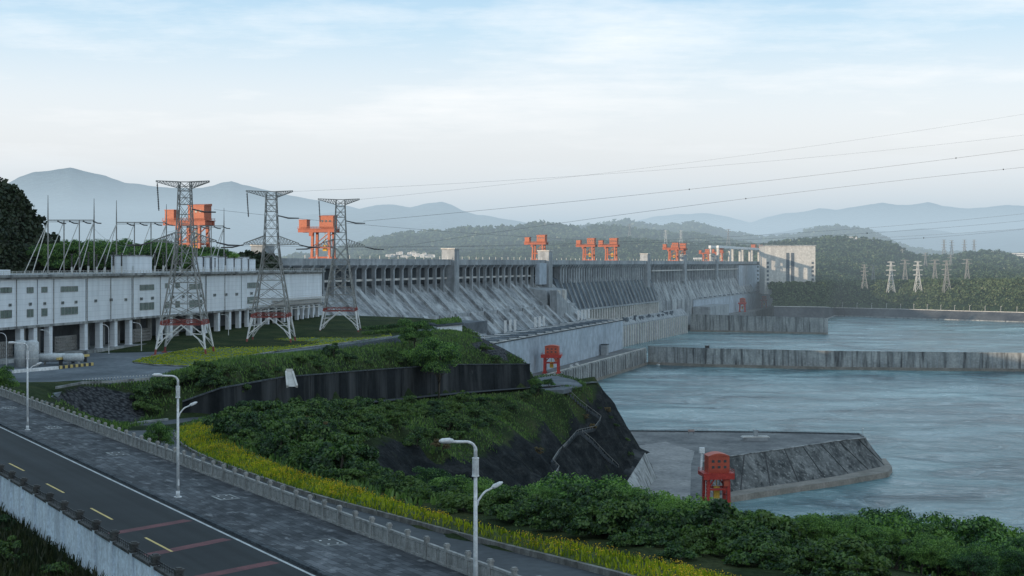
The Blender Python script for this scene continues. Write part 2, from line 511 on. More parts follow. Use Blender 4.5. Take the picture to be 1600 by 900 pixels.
def paving_mat():
    m, t, out = nt('stone_paving')
    vec = t.nodes.new('ShaderNodeNewGeometry').outputs['Position']
    mp = N(t, 'ShaderNodeMapping')
    mp.inputs['Rotation'].default_value = (0, 0, math.atan2(0.856, 0.516))
    t.links.new(vec, mp.inputs['Vector'])
    br = N(t, 'ShaderNodeTexBrick')
    br.inputs['Scale'].default_value = 1.0
    br.inputs['Brick Width'].default_value = 1.1
    br.inputs['Row Height'].default_value = 0.55
    br.inputs['Mortar Size'].default_value = 0.02
    br.inputs['Color1'].default_value = (0.045, 0.050, 0.056, 1)
    br.inputs['Color2'].default_value = (0.105, 0.113, 0.123, 1)
    br.inputs['Mortar'].default_value = (0.02, 0.022, 0.026, 1)
    t.links.new(mp.outputs[0], br.inputs['Vector'])
    n1 = noise_tex(t, vec, 0.14, 5, 0.65)
    col = mixc(t, 1.0, br.outputs['Color'], ramp(t, n1, [(0.35, (0.5, 0.52, 0.55)), (0.68, (1.5, 1.5, 1.5))]), 'MULTIPLY')
    n2 = noise_tex(t, mp.outputs[0], 1.0, 4, 0.7, (0.55, 0.95, 1))
    col = mixc(t, ramp(t, n2, [(0.57, (0, 0, 0)), (0.66, (0.6,) * 3)]), col, (0.24, 0.25, 0.262))
    p = N(t, 'ShaderNodeBsdfPrincipled')
    p.inputs['Roughness'].default_value = 0.85
    p.inputs['Specular IOR Level'].default_value = 0.2
    t.links.new(col, p.inputs['Base Color'])
    t.links.new(p.outputs[0], out.inputs['Surface'])
    return m


M['sidewalk'] = paving_mat()


def road_mat():
    m, t, out = nt('worn_asphalt')
    vec = t.nodes.new('ShaderNodeNewGeometry').outputs['Position']
    # distance across the carriageway
    d = N(t, 'ShaderNodeVectorMath', operation='DOT_PRODUCT')
    t.links.new(vec, d.inputs[0]); d.inputs[1].default_value = (0.856, 0.516, 0)
    al = N(t, 'ShaderNodeVectorMath', operation='DOT_PRODUCT')
    t.links.new(vec, al.inputs[0]); al.inputs[1].default_value = (0.516, -0.856, 0)
    cb_ = N(t, 'ShaderNodeCombineXYZ')
    t.links.new(d.outputs['Value'], cb_.inputs[0]); t.links.new(al.outputs['Value'], cb_.inputs[1])
    lanes = noise_tex(t, cb_.outputs[0], 1.0, 3, 0.5, (0.75, 0.012, 1))
    patch = noise_tex(t, vec, 0.09, 5, 0.6)
    grain = noise_tex(t, vec, 14, 3, 0.7)
    col = ramp(t, patch, [(0.35, (0.016, 0.020, 0.023)), (0.65, (0.026, 0.031, 0.034))])
    col = mixc(t, 1.0, col, ramp(t, lanes, [(0.35, (0.72,) * 3), (0.65, (1.28,) * 3)]), 'MULTIPLY')
    col = mixc(t, 1.0, col, ramp(t, grain, [(0.3, (0.8,) * 3), (0.7, (1.2,) * 3)]), 'MULTIPLY')
    p = N(t, 'ShaderNodeBsdfPrincipled')
    p.inputs['Roughness'].default_value = 0.8
    p.inputs['Specular IOR Level'].default_value = 0.22
    t.links.new(col, p.inputs['Base Color'])
    t.links.new(p.outputs[0], out.inputs['Surface'])
    return m


M['asphalt'] = road_mat()


def slope_mat():
    m, t, out = nt('scrub_rock_slope')
    vec = t.nodes.new('ShaderNodeNewGeometry').outputs['Position']

    def masked(attr, amp, ns):
        a_ = N(t, 'ShaderNodeAttribute'); a_.attribute_name = attr
        n_ = noise_tex(t, vec, ns, 6, 0.7)
        k_ = N(t, 'ShaderNodeMath', operation='MULTIPLY_ADD')
        t.links.new(n_, k_.inputs[0]); k_.inputs[1].default_value = amp; t.links.new(a_.outputs['Fac'], k_.inputs[2])
        r_ = N(t, 'ShaderNodeMapRange')
        t.links.new(k_.outputs[0], r_.inputs['Value'])
        r_.inputs['From Min'].default_value = amp * .5 - .6
        r_.inputs['From Max'].default_value = amp * .5 + .6
        return r_.outputs[0]
    g1_ = noise_tex(t, vec, 0.08, 6, 0.65)
    col = ramp(t, g1_, [(0.35, (0.014, 0.026, 0.011)), (0.5, (0.028, 0.044, 0.017)), (0.65, (0.05, 0.06, 0.026))])
    f2 = noise_tex(t, vec, 1.6, 4, 0.7)
    col = mixc(t, 1.0, col, ramp(t, f2, [(0.3, (0.6,) * 3), (0.7, (1.4,) * 3)]), 'MULTIPLY')
    # rock: dark strata with lichen and dry weed
    r1 = noise_tex(t, vec, 1.0, 8, 0.72, (0.12, 0.12, 0.3))
    rc = ramp(t, r1, [(0.32, (0.004, 0.006, 0.008)), (0.5, (0.012, 0.015, 0.017)), (0.68, (0.034, 0.037, 0.038))])
    r2_ = noise_tex(t, vec, 0.9, 5, 0.75)
    rc = mixc(t, 1.0, rc, ramp(t, r2_, [(0.3, (0.45,) * 3), (0.72, (1.8,) * 3)]), 'MULTIPLY')
    r3 = noise_tex(t, vec, 0.16, 5, 0.7)
    rc = mixc(t, ramp(t, r3, [(0.60, (0, 0, 0)), (0.70, (0.75,) * 3)]), rc, (0.03, 0.04, 0.017))
    mk = masked('rockness', 9.0, 0.16)
    col = mixc(t, mk, col, rc)
    v_ = N(t, 'ShaderNodeTexVoronoi'); v_.inputs['Scale'].default_value = 1.1
    t.links.new(vec, v_.inputs['Vector'])
    gc = ramp(t, v_.outputs['Distance'], [(0.1, (0.10, 0.107, 0.115)), (0.75, (0.02, 0.022, 0.026))])
    gc = mixc(t, 1.0, gc, ramp(t, f2, [(0.3, (0.6,) * 3), (0.7, (1.3,) * 3)]), 'MULTIPLY')
    mg = masked('gravelness', 5.0, 0.3)
    col = mixc(t, mg, col, gc)
    p = N(t, 'ShaderNodeBsdfPrincipled')
    p.inputs['Roughness'].default_value = 0.95
    p.inputs['Specular IOR Level'].default_value = 0.06
    t.links.new(col, p.inputs['Base Color'])
    b1 = N(t, 'ShaderNodeBump'); b1.inputs['Strength'].default_value = 0.9; b1.inputs['Distance'].default_value = 1.3
    t.links.new(r1, b1.inputs['Height'])
    b2 = N(t, 'ShaderNodeBump'); b2.inputs['Strength'].default_value = 0.7; b2.inputs['Distance'].default_value = 0.4
    t.links.new(r2_, b2.inputs['Height']); t.links.new(b1.outputs[0], b2.inputs['Normal'])
    t.links.new(b2.outputs[0], p.inputs['Normal'])
    t.links.new(p.outputs[0], out.inputs['Surface'])
    return m


M['slope'] = slope_mat()


# ------------------------------------------------------------------ foliage meshes
def leaf_cloud(P, S, out_dir=None, up=0.35, seed=0, aspect=0.55):
    r = np.random.RandomState(seed)
    n = len(P)
    nv = r.randn(n, 3)
    nv /= np.linalg.norm(nv, axis=1)[:, None]
    if out_dir is not None:
        nv += out_dir * 0.9
    nv[:, 2] += up
    nv /= np.linalg.norm(nv, axis=1)[:, None] + 1e-9
    a = np.cross(nv, r.randn(n, 3))
    a /= np.linalg.norm(a, axis=1)[:, None] + 1e-9
    b = np.cross(nv, a)
    S = np.asarray(S)[:, None] if hasattr(S, '__len__') else S
    V = np.stack([P + a * S, P + b * S * aspect, P - a * S, P - b * S * aspect], axis=1).reshape(-1, 3)
    Q = np.arange(4 * n).reshape(-1, 4)
    return V, Q


def crown_points(seed, rx, rz, n, clumps, flat=0.0):
    """leaf positions in clumps spread through an uneven ellipsoid centred at the origin"""
    r = np.random.RandomState(seed)
    cs = []
    while len(cs) < clumps:
        d = r.randn(3)
        d /= np.linalg.norm(d)
        rad = r.uniform(0.45, 0.92)
        if d[2] < -0.55:
            continue
        cs.append(d * rad)
    cs = np.array(cs)
    cr = r.uniform(0.2, 0.4, clumps)
    w = cr ** 2
    k = r.choice(clumps, n, p=w / w.sum())
    d = r.randn(n, 3)
    d /= np.linalg.norm(d, axis=1)[:, None]
    d[:, 2] = np.where(d[:, 2] < -0.2, -d[:, 2] * 0.6, d[:, 2])
    rad = cr[k] * r.uniform(0.55, 1.08, n) ** 0.6
    P = cs[k] + d * rad[:, None]
    P *= np.array([rx, rx, rz])
    return P, d, cs * np.array([rx, rx, rz])


def make_tree(name, label, cat, h, rx, leaves, lsize, seed, mat, trunk_r=0.22, clumps=34, group=None, crown_name='crown'):
    root = thing(name, label, cat, (0, 0, 0), 0, group)
    rz = h * 0.40
    P, d, cs = crown_points(seed, rx, rz, leaves, clumps)
    P[:, 2] += h - rz
    r = np.random.RandomState(seed + 1)
    S = lsize * r.uniform(0.6, 1.3, leaves)
    V, Q = leaf_cloud(P, S, d, 0.3, seed + 2)
    me = np_mesh(crown_name, V, Q)
    link(crown_name, me, mat, root)
    t = MB()
    top = Vector((r.uniform(-.3, .3), r.uniform(-.3, .3), h - rz * 0.9))
    t.tube([(0, 0, -1.0), (0.05, 0, h * 0.12), top * 0.6 + Vector((0, 0, h * 0.1)), top + Vector((0, 0, rz * 0.5))],
           [trunk_r * 1.35, trunk_r, trunk_r * 0.75, trunk_r * 0.35], 7)
    for i in range(0, len(cs), max(1, len(cs) // 8)):
        e = Vector(cs[i]) * 0.85 + Vector((0, 0, h - rz))
        s0 = Vector((0, 0, h * r.uniform(0.2, 0.45)))
        mid = (s0 + e) / 2 + Vector((0, 0, -0.1 * h))
        t.tube([s0, mid, e], [trunk_r * 0.45, trunk_r * 0.3, trunk_r * 0.12], 5)
    t.build('trunk', M['bark'], root, True, world=False)
    return root


def make_shrub(name, label, h, rx, leaves, lsize, seed, mat, group=None, clumps=16):
    root = thing(name, label, 'shrub', (0, 0, 0), 0, group)
    P, d, cs = crown_points(seed, rx, h * 0.62, leaves, clumps)
    P[:, 2] += h * 0.42
    P[:, 2] = np.maximum(P[:, 2], 0.05)
    r = np.random.RandomState(seed + 1)
    V, Q = leaf_cloud(P, lsize * r.uniform(0.6, 1.3, leaves), d, 0.35, seed + 2)
    link('foliage', np_mesh('foliage', V, Q), mat, root)
    t = MB()
    for i in range(5):
        e = Vector(cs[i % len(cs)]) * 0.7 + Vector((0, 0, h * 0.42))
        t.tube([(r.uniform(-.2, .2), r.uniform(-.2, .2), -0.4), e * 0.5, e], [0.09, 0.06, 0.03], 5)
    t.build('stem', M['bark'], root, world=False)
    return root


def puffs(name, pts, rad, quads, qsize, mat, seed=0):
    """distant wood: many small leafy tree heads in ONE mesh (nobody could count it)"""
    r = np.random.RandomState(seed)
    pts = np.asarray(pts, dtype=float)
    n = len(pts)
    R = rad * r.uniform(0.6, 1.35, n)
    d = r.randn(n, quads, 3)
    d /= np.linalg.norm(d, axis=2)[:, :, None]
    d[:, :, 2] = np.abs(d[:, :, 2]) * 1.15 - 0.15
    P = pts[:, None, :] + d * (R[:, None, None] * r.uniform(0.7, 1.05, (n, quads, 1)))
    P = P.reshape(-1, 3)
    S = np.repeat(R, quads) * qsize * r.uniform(0.7, 1.3, n * quads)
    V, Q = leaf_cloud(P, S, d.reshape(-1, 3), 0.2, seed + 5, 0.8)
    return link(name, np_mesh(name, V, Q), mat)
# ------------------------------------------------------------------ camera, sun, sky
cam = bpy.data.cameras.new('camera')
cam.sensor_width = 36
cam.lens = 36 * F / 1600
cam.shift_y = -(450 - YH) / 1600
cam.clip_start = 0.5
cam.clip_end = 60000
co = bpy.data.objects.new('camera', cam)
C.objects.link(co)
co.location = (0, 0, H)
co.rotation_euler = (math.radians(90), 0, 0)
sc.camera = co

SUN = Vector((-0.68, -0.73, 0.0)).normalized()
ELEV = math.radians(7.0)
sl = bpy.data.lights.new('sun', 'SUN')
sl.energy = 4.2
sl.angle = math.radians(0.5)
sl.color = (1.0, 0.80, 0.60)
so = bpy.data.objects.new('sun', sl)
C.objects.link(so)
sd = Vector((SUN.x * math.cos(ELEV), SUN.y * math.cos(ELEV), math.sin(ELEV)))
so.rotation_euler = sd.to_track_quat('Z', 'Y').to_euler()
so.location = (-300, -300, 500)

w = bpy.data.worlds.new('World')
sc.world = w
w.use_nodes = True
t = w.node_tree
t.nodes.clear()
out = t.nodes.new('ShaderNodeOutputWorld')
bg = t.nodes.new('ShaderNodeBackground')
sky = t.nodes.new('ShaderNodeTexSky')
sky.sky_type = 'NISHITA'
sky.sun_disc = False
sky.sun_elevation = ELEV
sky.sun_rotation = math.atan2(SUN.x, SUN.y)
sky.altitude = 180
sky.air_density = 1.0
sky.dust_density = 1.2
sky.ozone_density = 1.6
tc = t.nodes.new('ShaderNodeTexCoord')
sep = t.nodes.new('ShaderNodeSeparateXYZ')
t.links.new(tc.outputs['Generated'], sep.inputs[0])
# bright milky air by elevation (z of the direction)
band = ramp(t, sep.outputs['Z'], [(0.0, (1.32, 1.20, 1.12)), (0.035, (1.24, 1.13, 1.06)), (0.075, (0.96, 0.93, 0.91)),
                                  (0.115, (0.80, 0.86, 0.905)), (0.16, (0.56, 0.74, 0.88)), (0.185, (0.46, 0.67, 0.85)), (0.30, (0.48, 0.73, 0.93)), (1.0, (0.30, 0.46, 0.62))])
k = N(t, 'ShaderNodeVectorMath', operation='SCALE')
t.links.new(sky.outputs[0], k.inputs[0])
k.inputs['Scale'].default_value = 0.10
base = mixc(t, 0.9, k.outputs[0], band)
# thin clouds on a layer high above
dv = N(t, 'ShaderNodeMath', operation='ADD')
t.links.new(sep.outputs['Z'], dv.inputs[0])
dv.inputs[1].default_value = 0.06
dx = N(t, 'ShaderNodeMath', operation='DIVIDE')
t.links.new(sep.outputs['X'], dx.inputs[0]); t.links.new(dv.outputs[0], dx.inputs[1])
dy = N(t, 'ShaderNodeMath', operation='DIVIDE')
t.links.new(sep.outputs['Y'], dy.inputs[0]); t.links.new(dv.outputs[0], dy.inputs[1])
cb = N(t, 'ShaderNodeCombineXYZ')
t.links.new(dx.outputs[0], cb.inputs[0]); t.links.new(dy.outputs[0], cb.inputs[1])
c1 = noise_tex(t, cb.outputs[0], 0.55, 7, 0.6, (0.8, 0.55, 1))
c2 = noise_tex(t, cb.outputs[0], 1.1, 8, 0.68, (0.5, 1.0, 1))
cm = N(t, 'ShaderNodeMath', operation='MULTIPLY_ADD')
t.links.new(c2, cm.inputs[0]); cm.inputs[1].default_value = 0.5; t.links.new(c1, cm.inputs[2])
cf = ramp(t, cm.outputs[0], [(0.72, (0, 0, 0)), (0.98, (0.85,) * 3)])
fin = mixc(t, cf, base, (1.0, 0.985, 0.97))
t.links.new(fin, bg.inputs['Color'])
bg.inputs['Strength'].default_value = 1.17
t.links.new(bg.outputs[0], out.inputs['Surface'])

sc.view_settings.view_transform = 'Standard'
sc.view_settings.look = 'None'
sc.view_settings.exposure = 0
sc.cycles.use_denoising = True
try:
    sc.cycles.denoiser = 'OPENIMAGEDENOISE'
    sc.cycles.denoising_input_passes = 'RGB_ALBEDO_NORMAL'
    sc.cycles.denoising_prefilter = 'ACCURATE'
except Exception:
    pass
sc.cycles.max_bounces = 5
sc.cycles.diffuse_bounces = 3
sc.cycles.glossy_bounces = 2
sc.cycles.transmission_bounces = 3
sc.cycles.sample_clamp_indirect = 4

# ------------------------------------------------------------------ haze (a box of self-glowing air; scattered light is put in as emission)
m, t, out = nt('haze_air')
# thin over the near bank, thickening over the far valley
geo = t.nodes.new('ShaderNodeNewGeometry')
sp = N(t, 'ShaderNodeSeparateXYZ')
t.links.new(geo.outputs['Position'], sp.inputs[0])
mr = N(t, 'ShaderNodeMapRange', interpolation_type='SMOOTHSTEP')
t.links.new(sp.outputs['Y'], mr.inputs['Value'])
mr.inputs['From Min'].default_value = 900
mr.inputs['From Max'].default_value = 5200
mr.inputs['To Min'].default_value = 0.6e-5
mr.inputs['To Max'].default_value = 2.7e-4
ab = N(t, 'ShaderNodeVolumeAbsorption')
em = N(t, 'ShaderNodeEmission')
ab.inputs['Color'].default_value = (0, 0, 0, 1)
t.links.new(mr.outputs[0], ab.inputs['Density'])
em.inputs['Color'].default_value = (0.47, 0.60, 0.70, 1)
t.links.new(mr.outputs[0], em.inputs['Strength'])
ads = N(t, 'ShaderNodeAddShader')
t.links.new(ab.outputs[0], ads.inputs[0]); t.links.new(em.outputs[0], ads.inputs[1])
t.links.new(ads.outputs[0], out.inputs['Volume'])
sc.cycles.volume_step_rate = 0.35
sc.cycles.volume_max_steps = 128
b = MB(); b.box((0, 8400, 245), (28000, 19000, 510))
tag(b.build('haze', m), kind='stuff')

# ------------------------------------------------------------------ ground sheet and river
b = MB(); b.grid([[(-30000, -3000, -6), (30000, -3000, -6)], [(-30000, 40000, -6), (30000, 40000, -6)]])
struct(b, 'ground', M['dirt'])
b = MB(); b.grid([[(-330, 120, 0), (4000, 120, 0)], [(-330, 4200, 0), (4000, 4200, 0)]])
struct(b, 'river', M['water'])

# ------------------------------------------------------------------ road, pavement, path (near side)
W0 = Vector((-12.0, 86.3, 0)); U = Vector((0.516, -0.856, 0)); N1 = Vector((0.856, 0.516, 0))


def rd(tt, q, z):
    p = W0 + U * tt + N1 * q
    return Vector((p.x, p.y, z))


ZR = 96.0
T0, T1 = -190, 60


def ribbon(q0, q1, z, n=60):
    return [[rd(T0 + (T1 - T0) * i / n, q0, z) for i in range(n + 1)], [rd(T0 + (T1 - T0) * i / n, q1, z) for i in range(n + 1)]]


b = MB(); b.grid(ribbon(-10.2, 0.42, ZR)); struct(b, 'road', M['asphalt'])
b = MB(); b.grid(ribbon(-0.1, 0.1, ZR + 0.006)); tag(struct(b, 'road_marking', M['linewhite']), kind='structure')
b = MB(); b.grid(ribbon(-9.75, -9.6, ZR + 0.006)); struct(b, 'road_marking', M['linewhite'])
for (x0, y0, x1, y1) in ((-30, 701, -14, 709), (14.4, 724, 37.8, 735.7), (72.5, 755.7, 100, 770), (142, 794, 175.7, 812), (227, 840, 269, 862)):
    p, q = at(x0, y0, ZR), at(x1, y1, ZR)
    b = MB()
    d = (q - p).normalized(); s = Vector((-d.y, d.x, 0)) * 0.09
    b.grid([[p + s + Vector((0, 0, .006)), q + s + Vector((0, 0, .006))], [p - s + Vector((0, 0, .006)), q - s + Vector((0, 0, .006))]])
    struct(b, 'road_marking', M['yellow'])
for (x0, y0, x1, y1) in ((150, 838, 304, 811), (206, 872, 366, 840), (290, 906, 440, 876), (385, 940, 520, 915)):
    p, q = at(x0, y0, ZR), at(x1, y1, ZR)
    # clip to the carriageway
    def clipq(a, c, qv):
        qa, qc = (a - W0).dot(N1), (c - W0).dot(N1)
        return a + (c - a) * ((qv - qa) / (qc - qa))
    p, q = clipq(p, q, -9.9), clipq(p, q, -0.5)
    d = (q - p).normalized(); s = Vector((-d.y, d.x, 0)) * 0.5
    b = MB()
    b.grid([[p + s + Vector((0, 0, .004)), q + s + Vector((0, 0, .004))], [p - s + Vector((0, 0, .004)), q - s + Vector((0, 0, .004))]])
    struct(b, 'road_marking', M['redband'])
b = MB()
n = 250
for i in range(n):
    a, c = T0 + (T1 - T0) * i / n, T0 + (T1 - T0) * (i + 1) / n - 0.03
    z1 = ZR + 0.15 + rng.uniform(-.012, .012)
    b.prism([rd(a, 0.42, 0)[:2], rd(c, 0.42, 0)[:2], rd(c, 0.75, 0)[:2], rd(a, 0.75, 0)[:2]], ZR - 0.3, z1)
struct(b, 'kerb', M['kerb'])
b = MB(); b.grid(ribbon(0.75, 8.3, ZR + 0.14)); b.grid([ribbon(8.3, 8.3, ZR + 0.14)[0], ribbon(8.3, 8.3, ZR - 3.2)[0]])
struct(b, 'pavement', M['sidewalk'])

# lower path past the balustrade: near kerb of the flower strip, far edge of the strip
BN = [(1180, 985, 95.2), (1000, 914, 94.6), (934, 896, 94), (739, 847, 93), (610, 811, 91.8), (482, 777, 90.5), (400, 748, 89), (330, 722, 87), (285, 700, 85), (268, 681, 83), (285, 665, 81.3), (330, 652, 80)]
BF = [(1330, 972, 95.2), (1180, 925, 94.9), (1097, 904, 94.5), (905, 862, 94.1), (739, 829, 93.5), (640, 799, 92.3), (554, 770, 90.9), (470, 747, 89.5), (400, 719, 88), (352, 694, 86), (338, 668, 83), (345, 653, 80.4)]
bn = [at(*p) for p in BN]
bf = [at(*p) for p in BF]
WB = [(345, 648, 80), (440, 640, 77), (560, 628, 72), (700, 614, 67.5), (828, 604, 64.2), (880, 600, 62.5), (925, 596, 61.5)]
wb = [at(*p) for p in WB]


def resample(pts, n):
    d = [0.0]
    for a, c in zip(pts, pts[1:]):
        d.append(d[-1] + (c - a).length)
    res = []
    for i in range(n):
        x = d[-1] * i / (n - 1)
        k_ = 0
        while k_ < len(d) - 2 and d[k_ + 1] < x:
            k_ += 1
        f = (x - d[k_]) / max(d[k_ + 1] - d[k_], 1e-9)
        res.append(pts[k_].lerp(pts[k_ + 1], min(max(f, 0), 1)))
    return res


def smooth(pts, it=2):
    for _ in range(it):
        q = [pts[0]]
        for a, c in zip(pts, pts[1:]):
            q += [a.lerp(c, .25), a.lerp(c, .75)]
        pts = q + [pts[-1]]
    return pts


bnS = resample(smooth(bn), 140)
bfS = resample(smooth(bf), 140)
wbS = resample(smooth(wb), 80)


def offset(pts, d):
    res = []
    for i, p in enumerate(pts):
        tt = pts[min(i + 1, len(pts) - 1)] - pts[max(i - 1, 0)]
        tt.z = 0
        tt.normalize()
        res.append(p + Vector((-tt.y, tt.x, 0)) * d)
    return res


Z = lambda p, dz: Vector((p.x, p.y, p.z + dz))
# the path runs on the near side of bn then joins the road along the wall foot
pn = bnS[:118]
pathL = offset(pn, 9.5)
# terrain control points -------------------------------------------------
ctrl = []
for p in bnS[::4]: ctrl.append((p.x, p.y, p.z - 0.05))
for p in bfS[::4]: ctrl.append((p.x, p.y, p.z + 0.35))
for p in pathL[::4]: ctrl.append((p.x, p.y, p.z - 1.7))
for p in offset(pn, 4.7)[::4]: ctrl.append((p.x, p.y, p.z - 1.7))
for p in offset(pn, 0.9)[::4]: ctrl.append((p.x, p.y, p.z - 1.3))
for tt in range(-190, 61, 6):
    for q in (8.6, 4, 0, -5, -10.2):
        p = rd(tt, q, 0)
        ctrl.append((p.x, p.y, ZR - (3.4 if q > 8 and tt > -120 else 0.5)))
    p = rd(tt, -11.2, 0); ctrl.append((p.x, p.y, 95.7))
    p = rd(tt, -18, 0); ctrl.append((p.x, p.y, 94.0))
    p = rd(tt, -26, 0); ctrl.append((p.x, p.y, 94.6))
    p = rd(tt, -60, 0); ctrl.append((p.x, p.y, 103))
WT = [(285, 628, 325), (345, 607, 328), (440, 590, 369), (560, 580, 440), (700, 570, 520), (828, 569, 583)]
wt = [atY(a, c, d) for a, c, d in WT]
for p in resample(wt, 50): ctrl.append((p.x - 1.2, p.y + 6.0, p.z - 0.3))
for p in resample(wt, 50): ctrl.append((p.x - 2.5, p.y + 11.0, p.z + 1.2))
for p in wbS[::2]: ctrl.append((p.x, p.y, p.z - 0.4)); ctrl.append((p.x - .5, p.y + 3.4, p.z - 1.3))
for p in offset(wbS, -5.5)[::2]: ctrl.append((p.x, p.y, p.z - 0.4))
YE = [(40, 640, 88), (90, 606, 88), (130, 598, 88), (230, 592, 87), (290, 575, 87), (450, 552, 87), (620, 527, 87), (700, 511, 87), (724, 506, 86.8)]
ye = [at(*p) for p in YE]
for p in resample(ye, 50): ctrl.append((p.x, p.y, p.z - 0.5))
for p in ((-115, 330), (-105, 380), (-92, 450), (-75, 520), (-60, 600), (-45, 660), (-150, 360), (-150, 300), (-200, 320), (-170, 450), (-200, 600)):
    ctrl.append((p[0], p[1], 86.4))
for p in ((-150, 260, 88), (-130, 230, 90), (-220, 220, 93)): ctrl.append(p)
# gravel bank foot
for p in ((75, 668, 82), (120, 662, 80.5), (200, 662, 80), (225, 655, 79.7)):
    v = at(*p); ctrl.append(tuple(v))
# rim of the rock slope (from the far end of the terrace towards the camera) and its foot
RIM = [(40, 690, 60), (36, 640, 60), (29.6, 598, 62), (20.6, 566, 63), (8, 500, 64.5), (-1.2, 434, 66), (-7.6, 391, 67.5), (-16.9, 344, 70.5), (-22.6, 337, 73), (-29.5, 350, 75.5), (-33, 317, 78),
       (-31, 279, 80), (-25, 234, 82.5), (-19, 198, 84.5), (-9, 158, 88), (1, 132, 92), (10, 114, 93.3), (18, 101, 94), (30, 84, 94.5)]
rim = [Vector(p) for p in RIM]
rimS = resample(smooth(rim, 2), 110)
DIRS = [(1, .25), (1, 0.1), (1, -.02), (1, -.2), (.9, -.4), (.85, -.5), (.8, -.55), (.75, -.6), (.7, -.75), (.6, -.8), (.9, -.5), (1, -.15), (.95, .05), (.85, .3), (.7, .6), (.65, .75), (.6, .8), (.55, .83), (.5, .86)]
RUN = [26, 23, 21, 19, 33, 48, 54, 56, 56, 56, 70, 74, 80, 90, 95, 130, 160, 170, 170]
for i_, (v, dr, rn) in enumerate(zip(rim, DIRS, RUN)):
    dv_ = Vector((dr[0], dr[1], 0)).normalized()
    ctrl.append(tuple(v))
    zf = 18.0
    for f in ((0.12, 0.22) if i_ in (8, 9, 10) else (0.25, 0.5, 0.75, 1.0)):
        p = v + dv_ * rn * f
        ctrl.append((p.x, p.y, v.z + (zf - v.z) * (f ** 1.45 if rn > 92 else f)))
    if i_ in (8, 9, 10): continue
    p = v + dv_ * (rn + 18)
    ctrl.append((p.x, p.y, -4))
    p = v + dv_ * (rn + 45)
    ctrl.append((p.x, p.y, -6))
# bench of scrub between flower strip and wall road
for p in ((470, 690, 83), (530, 668, 80), (510, 710, 84.5), (620, 645, 74.5), (700, 650, 71), (760, 640, 68.5), (800, 630, 66.5), (430, 668, 82)):
    v = at(*p); ctrl.append(tuple(v))
for p in ((16, 602, 60), (9, 630, 58), (2, 655, 57), (-6, 690, 56), (20, 640, 57), (12, 680, 56), (24, 622, 58), (14, 592, 62), (-12, 712, 56)): ctrl.append(p)
for p in ((-16, 640, 84), (-6, 610, 79), (-22, 662, 86), (-28, 690, 86), (1.5, 590, 75)): ctrl.append(p)
for p in ((45, 55, 96), (110, 60, 74), (-60, 20, 108), (0, 20, 111), (60, 20, 105)): ctrl.append(p)
for p in ((-45, 705, 84), (10, 720, 55), (-100, 720, 86)): ctrl.append(p)
CT = np.array(ctrl, dtype=float)
# drop near-duplicate points
keep = []
for i in range(len(CT)):
    if not keep or np.min(np.hypot(CT[keep, 0] - CT[i, 0], CT[keep, 1] - CT[i, 1])) > 1.6:
        keep.append(i)
CT = CT[keep]
D_ = np.hypot(CT[:, None, 0] - CT[None, :, 0], CT[:, None, 1] - CT[None, :, 1])
n_ = len(CT)
A_ = np.zeros((n_ + 1, n_ + 1)); A_[:n_, :n_] = D_ - np.eye(n_) * 0.4; A_[:n_, n_] = 1; A_[n_, :n_] = 1
sol = np.linalg.solve(A_, np.append(CT[:, 2], 0))


def hgt(x, y):
    x = np.atleast_1d(np.asarray(x, float)); y = np.atleast_1d(np.asarray(y, float))
    r = np.empty(len(x))
    for i in range(0, len(x), 4000):
        d = np.hypot(x[i:i + 4000, None] - CT[None, :, 0], y[i:i + 4000, None] - CT[None, :, 1])
        r[i:i + 4000] = d @ sol[:n_] + sol[n_]
    return r


def on_slope(px, py):
    """where the sight line meets the ground surface"""
    d = Vector(((px - 800) / F, 1, -(py - YH) / F))
    ys = np.arange(120, 760, 1.0)
    g = hgt(d.x * ys, ys)
    zz = H + d.z * ys
    k = np.nonzero(zz < g)[0]
    if len(k) == 0:
        return None
    Y = ys[k[0]]
    return Vector((d.x * Y, Y, g[k[0]]))


def dist_poly(x, y, pts):
    """(unsigned distance, side) to a polyline; side > 0 on its left"""
    best = np.full(len(x), 1e9); side = np.zeros(len(x))
    for a, c in zip(pts, pts[1:]):
        dx_, dy_ = c.x - a.x, c.y - a.y
        L = dx_ * dx_ + dy_ * dy_ + 1e-9
        f = np.clip(((x - a.x) * dx_ + (y - a.y) * dy_) / L, 0, 1)
        d = np.hypot(x - a.x - f * dx_, y - a.y - f * dy_)
        s = dx_ * (y - a.y) - dy_ * (x - a.x)
        m_ = d < best
        best[m_] = d[m_]; side[m_] = s[m_]
    return best, side


def in_poly(x, y, poly):
    r = np.zeros(len(x), bool)
    j = len(poly) - 1
    for i in range(len(poly)):
        xi, yi, xj, yj = poly[i][0], poly[i][1], poly[j][0], poly[j][1]
        cnd = ((yi > y) != (yj > y)) & (x < (xj - xi) * (y - yi) / (yj - yi + 1e-12) + xi)
        r ^= cnd
        j = i
    return r


gx = np.arange(-230, 236, 2.0); gy = np.arange(10, 730, 2.0)
GX, GY = np.meshgrid(gx, gy)
fx, fy = GX.ravel(), GY.ravel()
fz = hgt(fx, fy)
rd_, rs_ = dist_poly(fx, fy, rimS)      # rim runs far -> near; its left side is the water side (+x)
rockmask = (rs_ > 0) & (fy > 200)
